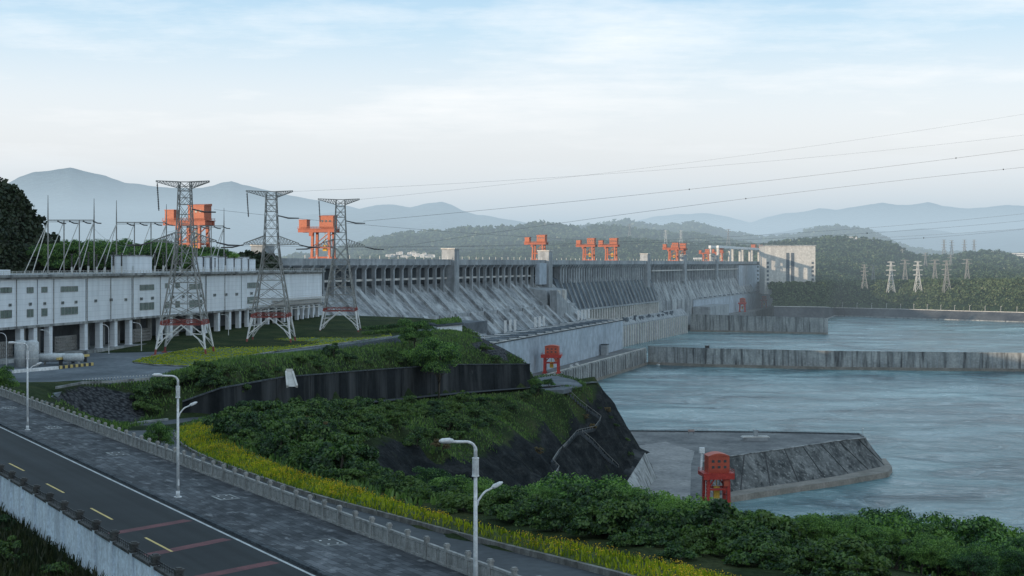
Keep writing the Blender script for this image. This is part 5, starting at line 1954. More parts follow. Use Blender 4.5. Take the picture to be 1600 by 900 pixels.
# left section, beyond the spillway
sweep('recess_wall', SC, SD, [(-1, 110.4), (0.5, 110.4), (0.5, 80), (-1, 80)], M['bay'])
sweep('upper_slope', SC, SD + 150, [(0.5, 96), (9, 76), (9, 40), (0.5, 40)], M['dam_slope'])
sweep('lower_slope', SC, SD + 150, [(9, 73), (18, 54), (18, 10), (9, 10)], M['dam_slope'])
sweep('plain_wall', SD, SE, [(-1, 110.4), (10.8, 110.4), (13, 30), (-1, 30)], M['ph_wall'])


def copies(o, locs, rz=None, parent=None):
    out_ = [o]
    base = ROOTM[parent.name].inverted()
    for i, p in enumerate(locs):
        c = o if i == 0 else o.copy()
        if i:
            C.objects.link(c); c.parent = parent; out_.append(c)
        c.location = base @ Vector(p)
        if rz is not None: c.rotation_euler = (0, 0, rz)
    return out_


def part_local(b, name, m):
    return b.build(name, m, dam, world=False)


# ribs of the penstock section: column with a flared head, local x along the dam, y downstream is -y
def rib_mesh(wd, n0, n1, zlo, zhi, head=2.0):
    b = MB()
    for x in (-wd / 2,):
        pr = [(n0, zlo), (n1, zlo), (n1, zhi - 4.5), (n1 + head, zhi - 1), (n1 + head, zhi), (n0, zhi)]
        vs = [(x, -a, z) for a, z in pr] + [(x + wd, -a, z) for a, z in pr]
        k = len(pr)
        b.add(vs, [tuple(range(k)), tuple(reversed(range(k, 2 * k)))] + [(j, i, k + i, k + j) for i, j in [(i, (i + 1) % k) for i in range(k)]])
    return b


rib = part_local(rib_mesh(2.6, 6.2, 9.4, 78, 113.4), 'rib', M['dam'])
skip = lambda s: any(abs(s - q) < 9 for q in (spx(705), -20, -60))
sA = [s for s in np.arange(-905, -40, 19.9) if not skip(s)]
copies(rib, [D(s, 0, 0) for s in sA], DYAW, dam)
# back half of each bay: short cross walls and a walkway half way up
b = MB(); b.profile(SA, SB - 60, [(5.6, 99.4), (7.0, 99.4), (7.0, 101.2), (5.6, 101.2)], D); b.build('walkway', M['lit_conc'], dam)
rib2 = part_local(rib_mesh(4.4, 0, 8.2, 90, 112.5, 2.5), 'sluice_rib', M['dam'])
sB = [s for s in np.arange(4, 478, 11.5)]
copies(rib2, [D(s, 0, 0) for s in sB], DYAW, dam)
rib3 = part_local(rib_mesh(3.0, 0, 8.4, 84, 112.8, 2.2), 'rib', M['dam'])
sC = [s for s in np.arange(497, 1235, 21) if min(abs(s - spx(1068)), abs(s - spx(1118))) > 9]
copies(rib3, [D(s, 0, 0) for s in sC], DYAW, dam)
b = MB(); b.profile(SC, SD, [(6.8, 102), (8.9, 102), (8.9, 104), (6.8, 104)], D); b.build('walkway', M['lit_conc'], dam)


# penstocks lying on the slopes
def slab(wd, prof):
    b = MB()
    k = len(prof)
    vs = [(-wd / 2, -a, z) for a, z in prof] + [(wd / 2, -a, z) for a, z in prof]
    return b.add(vs, [tuple(range(k)), tuple(reversed(range(k, 2 * k)))] + [(j, i, k + i, k + j) for i, j in [(i, (i + 1) % k) for i in range(k)]])


pk = part_local(slab(8.5, [(3, 96.5), (30.5, 69.6), (30.5, 66.5), (3, 92)]), 'penstock', M['dam_slope'])
copies(pk, [D(s + 10, 0, 0) for s in np.arange(-905, -60, 19.9 * 2)], DYAW, dam)
pk2 = part_local(slab(9.5, [(35, 67.6), (72, 31.4), (72, 28), (35, 63)]), 'penstock', M['dam_slope'])
copies(pk2, [D(s + 10, 0, 0) for s in np.arange(-905, -60, 19.9 * 2)], DYAW, dam)
pk3 = part_local(slab(10, [(3, 93.5), (9.5, 77.5), (9.5, 73), (3, 89)]), 'penstock', M['dam_slope'])
copies(pk3, [D(s, 0, 0) for s in np.arange(507, 1380, 28)], DYAW, dam)
pk4 = part_local(slab(11, [(9, 76), (17.5, 57), (17.5, 53), (9, 72)]), 'penstock', M['dam_slope'])
copies(pk4, [D(s, 0, 0) for s in np.arange(507, 1380, 28)], DYAW, dam)
# spillway chute dividers, toe columns, water-side ribs
dv_ = part_local(slab(2.0, [(7, 96), (21.5, 58), (21.5, 54), (5, 95)]), 'chute_wall', M['dam'])
copies(dv_, [D(s, 0, 0) for s in np.arange(4, 478, 21)], DYAW, dam)
tc_ = part_local(MB().box((0, -21.4, 46), (4.5, 2.6, 18)), 'toe_column', M['lit_conc'])
copies(tc_, [D(s, 0, 0) for s in np.arange(-6, 470, 12.5)], DYAW, dam)
b = MB(); b.profile(SB, SC, [(20.1, 55), (23.2, 55), (23.2, 57), (20.1, 57)], D); b.build('toe_beam', M['dam'], dam)
wr_ = part_local(MB().box((0, -31.6, 13.5), (3.2, 1.6, 30)), 'toe_rib', M['lit_conc'])
copies(wr_, [D(s, 0, 0) for s in np.arange(215, 640, 14.5)], DYAW, dam)
r2 = random.Random(3)
for s in np.arange(150, 560, 7.5):
    p = D(s, 25 + r2.uniform(-2, 3), 0)
    b = MB(); b.box((p.x, p.y, 33.5 + r2.uniform(-1, 2.5)), (r2.uniform(1.5, 5), 2.5, r2.uniform(4, 9)), DYAW)
    b.build('gate_gear', M['dam_dark'], dam)


# tall pier towers
def pier(s, n0, n1, w_, z0, z1, label=None, m='dam'):
    b = MB(); b.profile(s - w_ / 2, s + w_ / 2, [(n0, z0), (n1, z0), (n1, z1), (n0, z1)], D)
    o = b.build('pier_tower', M[m], dam)
    b = MB(); b.profile(s - w_ / 2 - .6, s + w_ / 2 + .6, [(n0 - .6, z1 + .01), (n1 + .6, z1 + .01), (n1 + .6, z1 + 1.2), (n0 - .6, z1 + 1.2)], D)
    b.build('cap', M['lit_conc'], o)
    return o


for px, z0 in ((705, 66), (1010, 78), (1068, 84), (1118, 88)):
    pier(spx(px, 9), 1.5, 15 if px < 1000 else 13, 13 if px == 705 else 18, z0, 128.5)
pier(spx(418, 6), -4, 8, 14, 108, 127.5)
# the dividing block between penstocks and spillway
sX = spx(858, 14)
pier(sX, 2, 16, 14, 60, 129)
b = MB(); b.profile(sX - 40, sX - 13, [(9.5, 90), (15, 90), (15, 115), (9.5, 115)], D); b.build('gate_house', M['ph_wall'], dam)
b = MB(); b.profile(sX - 75, sX + 8, [(0, 20), (34, 20), (34, 84), (0, 88)], D); b.build('dividing_block', M['dam'], dam)
for s in (sX - 52, sX - 30, sX - 8):
    b = MB(); b.profile(s - 3.5, s + 3.5, [(33, 20), (37, 20), (37, 83), (33, 84)], D); b.build('dividing_rib', M['lit_conc'], dam)
b = MB()
for a, c, n0, n1 in ((sX - 70, sX + 60, 37, 45),):
    vs = [D(a, n0, 84), D(c, n0, 40), D(c, n0, 15), D(a, n0, 15), D(a, n1, 84), D(c, n1, 40), D(c, n1, 15), D(a, n1, 15)]
    b.add(vs, [(0, 1, 2, 3), (7, 6, 5, 4), (0, 4, 5, 1), (1, 5, 6, 2), (2, 6, 7, 3), (3, 7, 4, 0)])
b.build('training_wall', M['dam'], dam)
for s in np.arange(-690, sX - 90, 19.9 * 3):
    pass
# lamps and rails along the crest
cl = part_local(MB().bar((0, -10.2, 118.6), (0, -10.2, 121.4), 0.4), 'crest_post', M['galvlight'])
copies(cl, [D(s, 0, 0) for s in np.arange(-820, 1130, 20)], DYAW, dam)

# portal frames on the crest near the ship lift
pf = thing('crest_gantry', 'long concrete portal frame on tall columns on the dam crest beside the ship lift tower', 'gantry', tuple(D(spx(1150), 4, 118.6)))
sf0, sf1 = spx(1117, 4), spx(1196, 4)
for s in np.linspace(sf0 + 6, sf1 - 6, 6):
    for n_ in (-6, 9):
        b = MB(); b.profile(s - 5, s + 5, [(n_ - 2, 117.5), (n_ + 2, 117.5), (n_ + 2, 144), (n_ - 2, 144)], D); b.build('column', M['lit_conc'], pf)
for n_ in (-6, 9):
    b = MB(); b.profile(sf0, sf1, [(n_ - 2.2, 144.01), (n_ + 2.2, 144.01), (n_ + 2.2, 148.5), (n_ - 2.2, 148.5)], D); b.build('beam', M['white'], pf)  # white base colour brightens the beam, whose visible side is shaded

# ------------------------------------------------------------------ portal cranes on the crest
def make_crane(label, loc, rz, cat='gantry crane'):
    r = thing('portal_crane', label, cat, loc, rz)     # local x: along the dam, -y downstream
    for sx in (-7, 7):
        for sy in (-5.5, 5.5):
            b = MB(); b.bar((sx, sy, 0.8), (sx * .93, sy * .9, 21), 1.8, 1.9); b.box((sx, sy, 0.9), (4.2, 2.6, 1.8)); b.build('leg', M['orange'], r, world=False)
    b = MB()
    for sy in (-5.5, 5.5):
        b.bar((-7, sy * .97, 9.5), (7, sy * .97, 9.5), 1.3)
        b.bar((-7, sy, 2.0), (7, sy, 2.0), 1.3)
        b.bar((-6.6, sy * .93, 10), (6.4, sy * .9, 20.5), 0.6)
    for sx in (-7, 7): b.bar((sx * .96, -5.3, 9.5), (sx * .96, 5.3, 9.5), 1.0)
    b.build('cross_brace', M['orange2'], r, world=False)
    b = MB()
    for sy in (-5, 5):
        b.box((-3.5, sy, 22.2), (29, 1.8, 2.6))
    for x_ in (-17, -10, 0, 10): b.box((x_, 0, 22.2), (1.2, 8.2, 2.2))
    b.box((-3.5, 0, 23.7), (30, 13, 0.35))
    b.build('girder', M['orange2'], r, world=False)
    b = MB()
    for zz in (24.6, 25.2):
        for sy in (-6.4, 6.4): b.bar((-18, sy, zz), (11, sy, zz), 0.16)
    for k in range(15):
        for sy in (-6.4, 6.4): b.bar((-18 + k * 2.05, sy, 23.8), (-18 + k * 2.05, sy, 25.2), 0.14)
    b.build('railing', M['orange2'], r, world=False)
    b = MB(); b.box((4, 0, 28.4), (11, 9, 8.6)); b.prism([(-1.8, -4.8), (9.8, -4.8), (9.8, 4.8), (-1.8, 4.8)], 32.71, [33.3, 33.3, 34.2, 34.2]); ho = b.build('machine_house', M['orange'], r, world=False)
    for x_ in (1, 4, 7):
        b = MB(); b.box((x_, -4.55, 29.4), (1.4, 0.2, 1.6)); b.build('window', M['glass'], ho, world=False)
    b = MB(); b.box((-15, 0, 27.0), (6.2, 7, 6.2)); b.box((-15, 0, 30.4), (6.8, 7.6, 0.5)); b.build('trolley_house', M['orange'], r, world=False)
    b = MB(); b.box((-7.5, -5.3, 19.5), (3, 2.6, 2.8)); b.build('cab', M['orange2'], r, world=False)
    b = MB(); b.tube([(1.5, 0, 22), (1.5, 0, 11.5)], 0.22, 6); b.box((1.5, 0, 9.2), (3.2, 2.0, 4.6)); b.build('hook_block', M['yellowsteel'], r, world=False)
    return r


CR = [(505, 1.08, -0.22, 'orange portal crane on the dam crest behind the farthest lattice tower'),
      (303, 1.12, -0.3, 'orange portal crane at the left end, behind the nearest lattice tower'),
      (842, .93, DYAW + math.pi * 1.5, 'orange portal crane on the crest beside the lit dividing pier'),
      (920, .92, DYAW + math.pi * 1.5, 'orange portal crane over the spillway, left one of the touching pair'),
      (955, .98, DYAW + math.pi * 1.5, 'orange portal crane over the spillway, right one of the touching pair'),
      (1052, .96, DYAW + math.pi * 1.5, 'orange portal crane between the two far pier towers, left of its twin'),
      (1064, .94, DYAW + math.pi * 1.5, 'orange portal crane between the two far pier towers, right of its twin'),
      (1103, .7, DYAW + math.pi * 1.5, 'small far orange crane on the crest left of the portal frame'),
      (1124, .8, DYAW + math.pi * 1.5, 'far orange crane on the crest under the left end of the portal frame')]
for i, (px, sc_, rz, lb) in enumerate(CR):
    v = D(spx(px, -2), -2, 117.4)
    if i == 0:
        cr = make_crane(lb, tuple(v), rz); ctr = [(c_, kids(c_)) for c_ in kids(cr)]
        cr.scale = (sc_,) * 3
    else:
        dup(cr, v, rz, sc_, lb, None, ctr)
for px, lb in ((1178, 'small orange hoist house on the portal frame, left one'), (1190, 'small orange hoist house on the portal frame, right one')):
    v = D(spx(px, 2), 2, 148)
    r = thing('hoist_house', lb, 'hoist', tuple(v), DYAW)
    b = MB(); b.box((0, 0, 4.5), (22, 9, 6)); b.box((0, 0, 1.0), (26, 12, 1.2)); b.build('house', M['orange'], r, world=False)
    b = MB(); b.box((0, 0, 7.9), (23, 10, .6)); b.build('roof', M['orange2'], r, world=False)

# ------------------------------------------------------------------ ship lift tower
SL = thing('ship_lift_tower', 'tall pale concrete tower block with two dark window slots beyond the dam end', 'building', tuple(atY(1195, 442, 2960)))
xa, xb = (1195 - 800) * 2960 / F, (1274 - 800) * 2960 / F
b = MB(); b.box(((xa + xb) / 2, 2960 + 32, 100 + 25.5 - 25), (xb - xa, 64, 100)); b.build('wall', M['lit_conc'], SL)
b = MB(); b.box(((xa + xb) / 2, 2960 + 32, 151.4), (xb - xa + 3, 67, 1.8)); b.build('roof', M['dam'], SL)
PXm = 2960 / F


def slw(x0_, x1_, y0_, y1_, nm='window'):
    z0_, z1_ = H - (y1_ - YH) * PXm, H - (y0_ - YH) * PXm
    b = MB(); b.box(((x0_ + x1_) / 2 * PXm - 800 * PXm, 2960.2, (z0_ + z1_) / 2), ((x1_ - x0_) * PXm, 1.2, z1_ - z0_)); w_ = b.build(nm, M['dam_dark'], SL)
    b = MB(); b.box(((x0_ + x1_) / 2 * PXm - 800 * PXm, 3079.9, (z0_ + z1_) / 2), ((x1_ - x0_) * PXm - 1.2, 1.2, z1_ - z0_ - 1.2)); b.build('pane', M['glass'], w_)


slw(1228.5, 1233.5, 395, 440, 'window_slot'); slw(1236, 1241, 395, 440, 'window_slot')
for y_ in (409, 415.5, 422, 428.5, 435, 441):
    slw(1198, 1201.5, y_, y_ + 3.5)
    slw(1268, 1271.5, y_, y_ + 3.5)
b = MB()
for k in range(1, 9):
    x_ = xa + (xb - xa) * k / 9
    b.box((x_, 3079.95, 100), (0.5, 0.5, 99))
for k in range(1, 6): b.box(((xa + xb) / 2, 3079.9, 50 + k * 16.6), (xb - xa, 0.4, 0.4))
b.build('panel_joint', M['dam'], SL)

# ------------------------------------------------------------------ nearer powerhouse with its plain long wall
ZP = 18.0
b = MB()
q1, q2 = at(1008, 570, 0), at(915, 600, 0)
qd = (q2 - q1).normalized()
q3 = q1 + qd * 640
pl = [(q1.x, q1.y), (D(-90, 30, 0).x, D(-90, 30, 0).y), (D(-900, 30, 0).x, D(-900, 30, 0).y), (-330, 700), (q3.x - 60, q3.y), (q3.x, q3.y)]
b.prism(pl[::-1], -6, ZP)
struct(b, 'tailrace_platform', M['jetty'])
ra, rb_ = at(973, 499.5, 51), at(775, 535.5, 51)
rdv = (rb_ - ra).normalized()
rb2 = ra + rdv * ((rb_ - ra).length + 160)
inn = Vector((-rdv.y, rdv.x, 0))
if inn.dot(DN) > 0: inn = -inn
ph = thing('powerhouse', 'long plain grey powerhouse with flat roof at the foot of the nearer dam section', 'building', tuple(Vector((ra.x, ra.y, ZP))))
DPT = 42
b = MB(); b.prism([v[:2] for v in (ra, rb2, rb2 + inn * DPT, ra + inn * DPT)][::1], ZP - 2, 50.0); b.build('wall', M['ph_wall'], ph)
off = -inn * 0.5
b = MB(); b.prism([v[:2] for v in (ra + off - rdv * .6, rb2 + off, rb2 + inn * (DPT + .5), ra + inn * (DPT + .5) - rdv * .6)], 50.01, 51.0); b.build('roof', M['roof_dark'], ph)
Lr = (rb2 - ra).length
for i in range(17):
    c0 = ra + rdv * (14 + i * 29)
    b = MB(); b.bar(c0 + inn * 2 + Vector((0, 0, .2)), c0 + inn * (DPT - 3) + Vector((0, 0, .2)), 3.4, 0.4); b.build('skylight', M['white'], ph)
    b = MB(); b.bar(c0 + rdv * 13 + inn * 6 + Vector((0, 0, .5)), c0 + rdv * 13 + inn * 22 + Vector((0, 0, .5)), 12, 0.6); b.build('roof_hatch', M['dam_dark'], ph)
b = MB()
b.bar(ra + Vector((0, 0, .2)) + off * .1, rb2 + Vector((0, 0, .2)) + off * .1, 0.5, 0.5)
b.bar(ra + Vector((0, 0, .6)), ra + inn * DPT + Vector((0, 0, .6)), 0.5, 1.2)
b.build('roof_parapet', M['lit_conc'], ph)
# transformer fire walls behind it
for i, s in enumerate((-420, -406, -392, -330, -316, -302, -130, -116, -102, -88)):
    p = D(s, 84 if i < 6 else 70, 0)
    o = MB().box((p.x, p.y, 51 + 4.5), (1.2, 2.0, 12), DYAW).build('fire_wall', M['white'])
    tag(o, 'thin white upright fire wall post standing behind the long powerhouse roof', 'wall', 'white fire walls behind the powerhouse')
# gear on the platform: small grey hut and parked vans
v = at(945, 555, ZP)
r = thing('gate_hut', 'narrow grey hut standing against the plain powerhouse wall', 'hut', (v.x, v.y, ZP), DYAW)
b = MB(); b.box((0, 0, 5.5), (8, 6, 11)); b.build('wall', M['dam'], r, world=False)
b = MB(); b.box((0, 0, 11.4), (9, 7, .8)); b.build('roof', M['roof_dark'], r, world=False)


def van(v, rz, label, col):
    r = thing('parked_van', label, 'van', tuple(v), rz)
    b = MB(); b.prism([(-2.6, -1), (2.6, -1), (2.6, 1), (-2.6, 1)], .5, 1.3); b.prism([(-2.5, -.95), (1.5, -.95), (1.5, .95), (-2.5, .95)], 1.3, 2.3); b.build('body', col, r, world=False)
    b = MB(); b.prism([(-2.3, -.98), (1.7, -.98), (1.7, .98), (-2.3, .98)], 1.5, 2.0); b.build('window', M['glass'], r, world=False)
    for x_ in (-1.7, 1.7):
        for y_ in (-.95, .95):
            b = MB(); b.tube([(x_, y_ - .1, .38), (x_, y_ + .1, .38)], .38, 10); b.build('wheel', M['iron'], r, world=False)


van(at(893, 574, ZP), DYAW, 'white van parked by the red gate hoist on the platform, nearer one', M['white'])
van(at(902, 571, ZP), DYAW, 'white van parked by the red gate hoist on the platform, farther one', M['white'])
# quay wall with pilasters, a thing on the river side
qw = thing('quay_wall', 'ribbed concrete quay wall rising from the river below the long powerhouse', 'wall', tuple(q1))
b = MB()
on = Vector((-qd.y, qd.x, 0))
if on.dot(DN) < 0: on = -on
b.prism([v[:2] for v in (q1, q1 + on * 1.5, q3 + on * 1.5, q3)], 1.5, ZP + 0.6); b.build('wall_face', M['guide'], qw)
b = MB(); b.prism([v[:2] for v in (q1 + on * 1.5, q1 + on * 2.6, q3 + on * 2.6, q3 + on * 1.5)], -5, 2.8); b.build('footing', M['tide'], qw)
pil = None
nq = 44
for i in range(nq):
    p = q1 + qd * (4 + i * 8.5) + on * 1.9
    if pil is None:
        pil = MB().box((0, 0, 10.4), (1.6, 0.8, 15)).build('pilaster', M['guide'], qw, world=False)
        o = pil
    else:
        o = pil.copy(); C.objects.link(o); o.parent = qw
    o.location = (p.x - q1.x, p.y - q1.y, 0); o.rotation_euler = (0, 0, math.atan2(qd.y, qd.x))
b = MB(); b.bar(q1 + on * .4 + Vector((0, 0, ZP + 1.3)), q3 + on * .4 + Vector((0, 0, ZP + 1.3)), .5, 1.0); b.build('parapet', M['lit_conc'], qw)


# ------------------------------------------------------------------ guide walls out in the river
def river_wall(name, label, pts, ztop, thick, tide=3.0, m='guide'):
    r = thing(name, label, 'wall', tuple(pts[0]))
    left = offset(pts, thick)
    b = MB()
    poly = [p[:2] for p in pts] + [p[:2] for p in left[::-1]]
    zt = [ztop(i / (len(pts) - 1)) if callable(ztop) else ztop for i in range(len(pts))]
    b.prism(poly, tide, zt + zt[::-1]); b.build('wall_face', M[m], r)
    out2 = offset(pts, -2.2)
    b = MB(); b.prism([p[:2] for p in out2] + [p[:2] for p in left[::-1]], -5, tide - .02); b.build('footing', M['tide'], r)
    b = MB()
    for f0, f1 in zip(range(len(pts) - 1), range(1, len(pts))):
        a, c = pts[f0], pts[f1]
        b.bar(Vector((a.x, a.y, zt[f0] + .5)), Vector((c.x, c.y, zt[f1] + .5)), 0.5, 1.0)
    b.build('parapet', M['guide'], r)
    L_ = sum((a - c).length for a, c in zip(pts, pts[1:]))
    k = int(min(95, L_ / 11))
    ps = resample(pts, k)
    b = MB()
    for i, p in enumerate(ps):
        q = ps[min(i + 1, k - 1)] - ps[max(i - 1, 0)]
        f = i / (k - 1)
        z_ = (ztop(f) if callable(ztop) else ztop)
        b.box((p.x, p.y, (z_ + tide) / 2), (0.45, 0.5, z_ - tide - .2), math.atan2(q.y, q.x))
    b.build('rib_pattern', M['dam'], r)
    return r


g1 = [at(1013, 569.5, 0), at(1100, 573, 0), at(1300, 577.5, 0), at(1600, 580.5, 0), at(1760, 582, 0)]
river_wall('guide_wall', 'long low concrete guide wall reaching across the river to the photo edge', g1, lambda f: 20 - 1.5 * f, 9)
g2 = [at(1079, 518, 0), at(1180, 520, 0), at(1291, 522.5, 0)]
river_wall('guide_wall', 'shorter concrete guide wall ending in midstream before the far bank', g2, lambda f: 28 - 2.5 * f, 12)
v = at(1083, 517, 0)
v = at(1105, 545, 19)
r = thing('beacon_hut', 'tiny dark hut standing on top of the long guide wall', 'hut', (v.x, v.y, 19.4), 0)
b = MB(); b.box((0, 0, 1.6), (4.5, 3, 3.2)); b.build('wall', M['iron'], r, world=False)
b = MB(); b.box((0, 0, 3.4), (5.5, 4, .4)); b.build('roof', M['guide'], r, world=False)
v = at(1012, 569, 0) + Vector((14, -12, 0))
r = thing('work_boat', 'tiny white work boat moored at the corner of quay and long guide wall', 'boat', (v.x, v.y, 0.1), .5)
b = MB(); b.prism([(-5, -1.6), (3.5, -1.6), (6, 0), (3.5, 1.6), (-5, 1.6)], -.4, 1.2); b.build('hull', M['white'], r, world=False)
b = MB(); b.prism([(-3, -1), (1, -1), (1, 1), (-3, 1)], 1.2, 3.2); b.build('cabin', M['tank'], r, world=False)

# ------------------------------------------------------------------ farther powerhouse
fa, fb = D(spx(1084, 20), 20, 0), D(spx(1209, 20), 20, 0)
ph2 = thing('powerhouse', 'farther pale powerhouse with flat roof, two small red hoists in front', 'building', (fa.x, fa.y, ZP))
b = MB(); b.prism([v[:2] for v in (fa, fb, fb - DN * 2, fa - DN * 2)], ZP - 20, 51); b.build('wall', M['ph_wall'], ph2)
bk = D(spx(1200, 20), -30, 0)
b = MB(); b.prism([v[:2] for v in (fa + DN * .6, fb + DN * .6 + DS * 2, fb - DN * 26, fa - DN * 10)], 51.02, 52.6); b.build('roof', M['dam'], ph2)
b = MB(); b.prism([v[:2] for v in (fa, fa + DN * 26, fb + DN * 26, fb)], -5, 17.5); b.build('apron', M['jetty'], ph2)
b = MB(); b.prism([v[:2] for v in (fa - DS * 8, fa - DS * 8 + DN * 30, fa + DS * 170 + DN * 30, fa + DS * 170)], -5, 40); b.build('end_block', M['dam'], ph2)
for i in range(16):
    p = fa + DS * (60 + i * 46) - DN * 2
    b = MB(); b.box((p.x, p.y, 53.4), (16, 5, 1.6), DYAW); b.build('roof_vent', M['dam_dark'], ph2)


# red gate hoists
def make_hoist(label, loc, rz, sc_=1.0):
    r = thing('gate_hoist', label, 'gate hoist', loc, rz)
    r.scale = (sc_,) * 3
    for sx in (-4.2, 4.2):
        for sy in (-3.2, 3.2):
            b = MB(); b.bar((sx, sy, 0), (sx * .95, sy * .95, 13.2), 1.25, 1.5); b.box((sx, sy, .5), (2.4, 1.6, 1.0)); b.build('leg', M['red'], r, world=False)
    b = MB()
    for sy in (-3.2, 3.2):
        b.bar((-4.2, sy, 8.2), (4.2, sy, 8.2), 0.8); b.bar((-4.2, sy, 8.4), (-1.0, sy, 13), 0.5); b.bar((4.2, sy, 8.4), (1.0, sy, 13), 0.5)
    for sx in (-4.2, 4.2): b.bar((sx, -3.2, 5.5), (sx, 3.2, 5.5), 0.7); b.bar((sx, -3.2, 5.5), (sx, 3.2, 12.8), 0.4)
    b.build('brace', M['red'], r, world=False)
    b = MB(); b.box((0, 0, 13.9), (12.4, 9.2, 1.4)); b.box((0, -4.4, 12.8), (12.4, .5, 1.2)); b.build('girder', M['red'], r, world=False)
    b = MB()
    for zz in (15.2, 15.9):
        for sy in (-4.5, 4.5): b.bar((-6.1, sy, zz), (6.1, sy, zz), 0.1)
        for sx in (-6.1, 6.1): b.bar((sx, -4.5, zz), (sx, 4.5, zz), 0.1)
    for k in range(9):
        for sy in (-4.5, 4.5): b.bar((-6.1 + k * 1.525, sy, 14.6), (-6.1 + k * 1.525, sy, 15.9), 0.1)
    b.build('railing', M['red'], r, world=False)
    b = MB(); b.box((0.3, 0, 17.9), (8.4, 6.6, 6.6)); ho = b.build('machine_house', M['redhouse'], r, world=False)
    pts = []
    for k in range(9):
        a = k / 8
        pts.append((-4.1 + 8.8 * a, 21.2 + 1.1 * math.sin(a * math.pi)))
    b = MB(); k = len(pts)
    b.add([(x_, -3.5, z) for x_, z in pts] + [(x_, 3.5, z) for x_, z in pts], [(i, i + 1, k + i + 1, k + i) for i in range(k - 1)] + [tuple(range(k)), tuple(reversed(range(k, 2 * k)))])
    b.build('roof', M['redhouse'], ho, world=False)
    for zz in (16.9, 19.2):
        for x_ in (-2.1, 0.3, 2.7):
            b = MB(); b.box((x_, -3.32, zz), (1.1, .16, 1.0)); b.build('window', M['glass'], ho, world=False)
    b = MB(); b.box((3.2, -3.0, 10.6), (2.0, 1.8, 2.4)); b.build('cab', M['redhouse'], r, world=False)
    b = MB(); b.tube([(0, -.5, 13), (0, -.5, 9)], .16, 6); b.box((0, -.5, 6.6), (2.2, 1.4, 4.6)); b.build('lifting_beam', M['yellowsteel'], r, world=False)
    b = MB()
    for k in range(10): b.bar((-5.2, -3.6, 1 + k * 1.3), (-4.6, -3.6, 1 + k * 1.3), .12)
    b.bar((-5.2, -3.6, 0), (-5.2, -3.6, 14), .14); b.bar((-4.6, -3.6, 0), (-4.6, -3.6, 14), .14)
    b.build('ladder', M['galvlight'], r, world=False)
    return r


hz = at(1119, 795, ZP)
hoist = make_hoist('large red gate hoist with a windowed house on four legs, beside the jetty', tuple(hz), 0.12, 1.0)
htree = [(c_, kids(c_)) for c_ in kids(hoist)]
v = at(862, 583, ZP)
dup(hoist, v, DYAW - math.pi / 2 + .2, (1.45, 1.4, 1.12), 'dark red gate hoist standing before the plain wall of the nearer powerhouse', None, htree)
v = D(spx(1160, 34), 34, ZP)
dup(hoist, v, DYAW - math.pi / 2, 1.25, 'small red gate hoist at the farther powerhouse, the nearer one', None, htree)
v = D(spx(1194, 30), 30, ZP)
dup(hoist, v, DYAW - math.pi / 2, 1.15, 'small red gate hoist at the farther powerhouse, the farther one', None, htree)

# ------------------------------------------------------------------ basin floor and jetty
J = [at(x_, y_, ZP) for x_, y_ in ((930, 672), (985, 674), (1200, 676), (1343, 679), (1353, 684), (1300, 690), (1220, 702), (1140, 713), (1112, 714), (1098, 722), (1093, 800), (960, 800))]
b = MB(); b.prism([p[:2] for p in J][::-1], -6, ZP); struct(b, 'basin_floor', M['jetty'])
b = MB()
bk = [at(x_, y_, ZP) for x_, y_ in ((955, 673), (985, 674), (1200, 676), (1343, 679))]
for a, c in zip(bk, bk[1:]): b.bar(a + Vector((0, 0, .3)), c + Vector((0, 0, .3)), 1.0, 0.8)
struct(b, 'kerb', M['roof_dark'])
b = MB()
rp = [at(x_, y_, ZP) for x_, y_ in ((975, 700), (1040, 690), (1085, 705), (1080, 722), (1078, 795), (965, 795))]
b.add([Z(p, .012) for p in rp], [tuple(range(len(rp)))])
struct(b, 'basin_ramp', M['ramp'])
# lane lines on the basin floor
for a, c in (((1062, 785), (1085, 705)), ((1040, 790), (1075, 712))):
    p, q = at(a[0], a[1], ZP), at(c[0], c[1], ZP)
    b = MB(); s = Vector((.18, 0, .006))
    b.grid([[p + s, q + s], [p + Vector((-.18, 0, .006)), q + Vector((-.18, 0, .006))]])
    struct(b, 'road_marking', M['guide'])
jt = thing('jetty', 'concrete jetty with stained sloping flanks running out into the river', 'jetty', tuple(at(1240, 700, ZP)))
top = [at(x_, y_, ZP) for x_, y_ in ((1098, 722), (1112, 714), (1140, 713), (1220, 702), (1300, 690), (1353, 684), (1343, 679))]
foot = [at(x_, y_, 3.0) for x_, y_ in ((1090, 790), (1112, 778), (1147, 767), (1230, 755.5), (1310, 743.5), (1382, 728), (1376, 716))]
tS, fS = resample(top, 60), resample(foot, 60)
b = MB(); b.grid([[a.lerp(c, f) for a, c in zip(tS, fS)] for f in np.linspace(0, 1, 7)]); b.build('flank', M['jetty_slope'], jt, True)
ft2 = [at(x_, y_, 2.9) for x_, y_ in ((1088, 800), (1112, 788), (1145, 775), (1230, 762), (1320, 749), (1388, 737), (1394, 729), (1384, 716))]
f2 = resample(ft2, 60)
b = MB(); b.grid([[Z(p, 0) for p in fS], [Z(p, -.1) for p in f2], [Vector((p.x + .4, p.y - .6, -4)) for p in f2]]); b.build('toe_ledge', M['tide'], jt)
b = MB()
for a, c in zip(tS, tS[1:]): b.bar(a + Vector((0, 0, .12)), c + Vector((0, 0, .12)), .9, .4)
b.build('coping', M['guide'], jt)
for i in range(9, 60, 6):
    a, c = tS[i], fS[i]
    b = MB(); b.bar(a.lerp(c, .02) + Vector((0, -.15, .12)), c + Vector((0, -.15, .12)), 0.5, 0.25); b.build('drain_stripe', M['iron'], jt)
rl = thing('jetty_railing', 'thin post railing along the river edge of the jetty top', 'railing', tuple(at(1150, 675, ZP)))
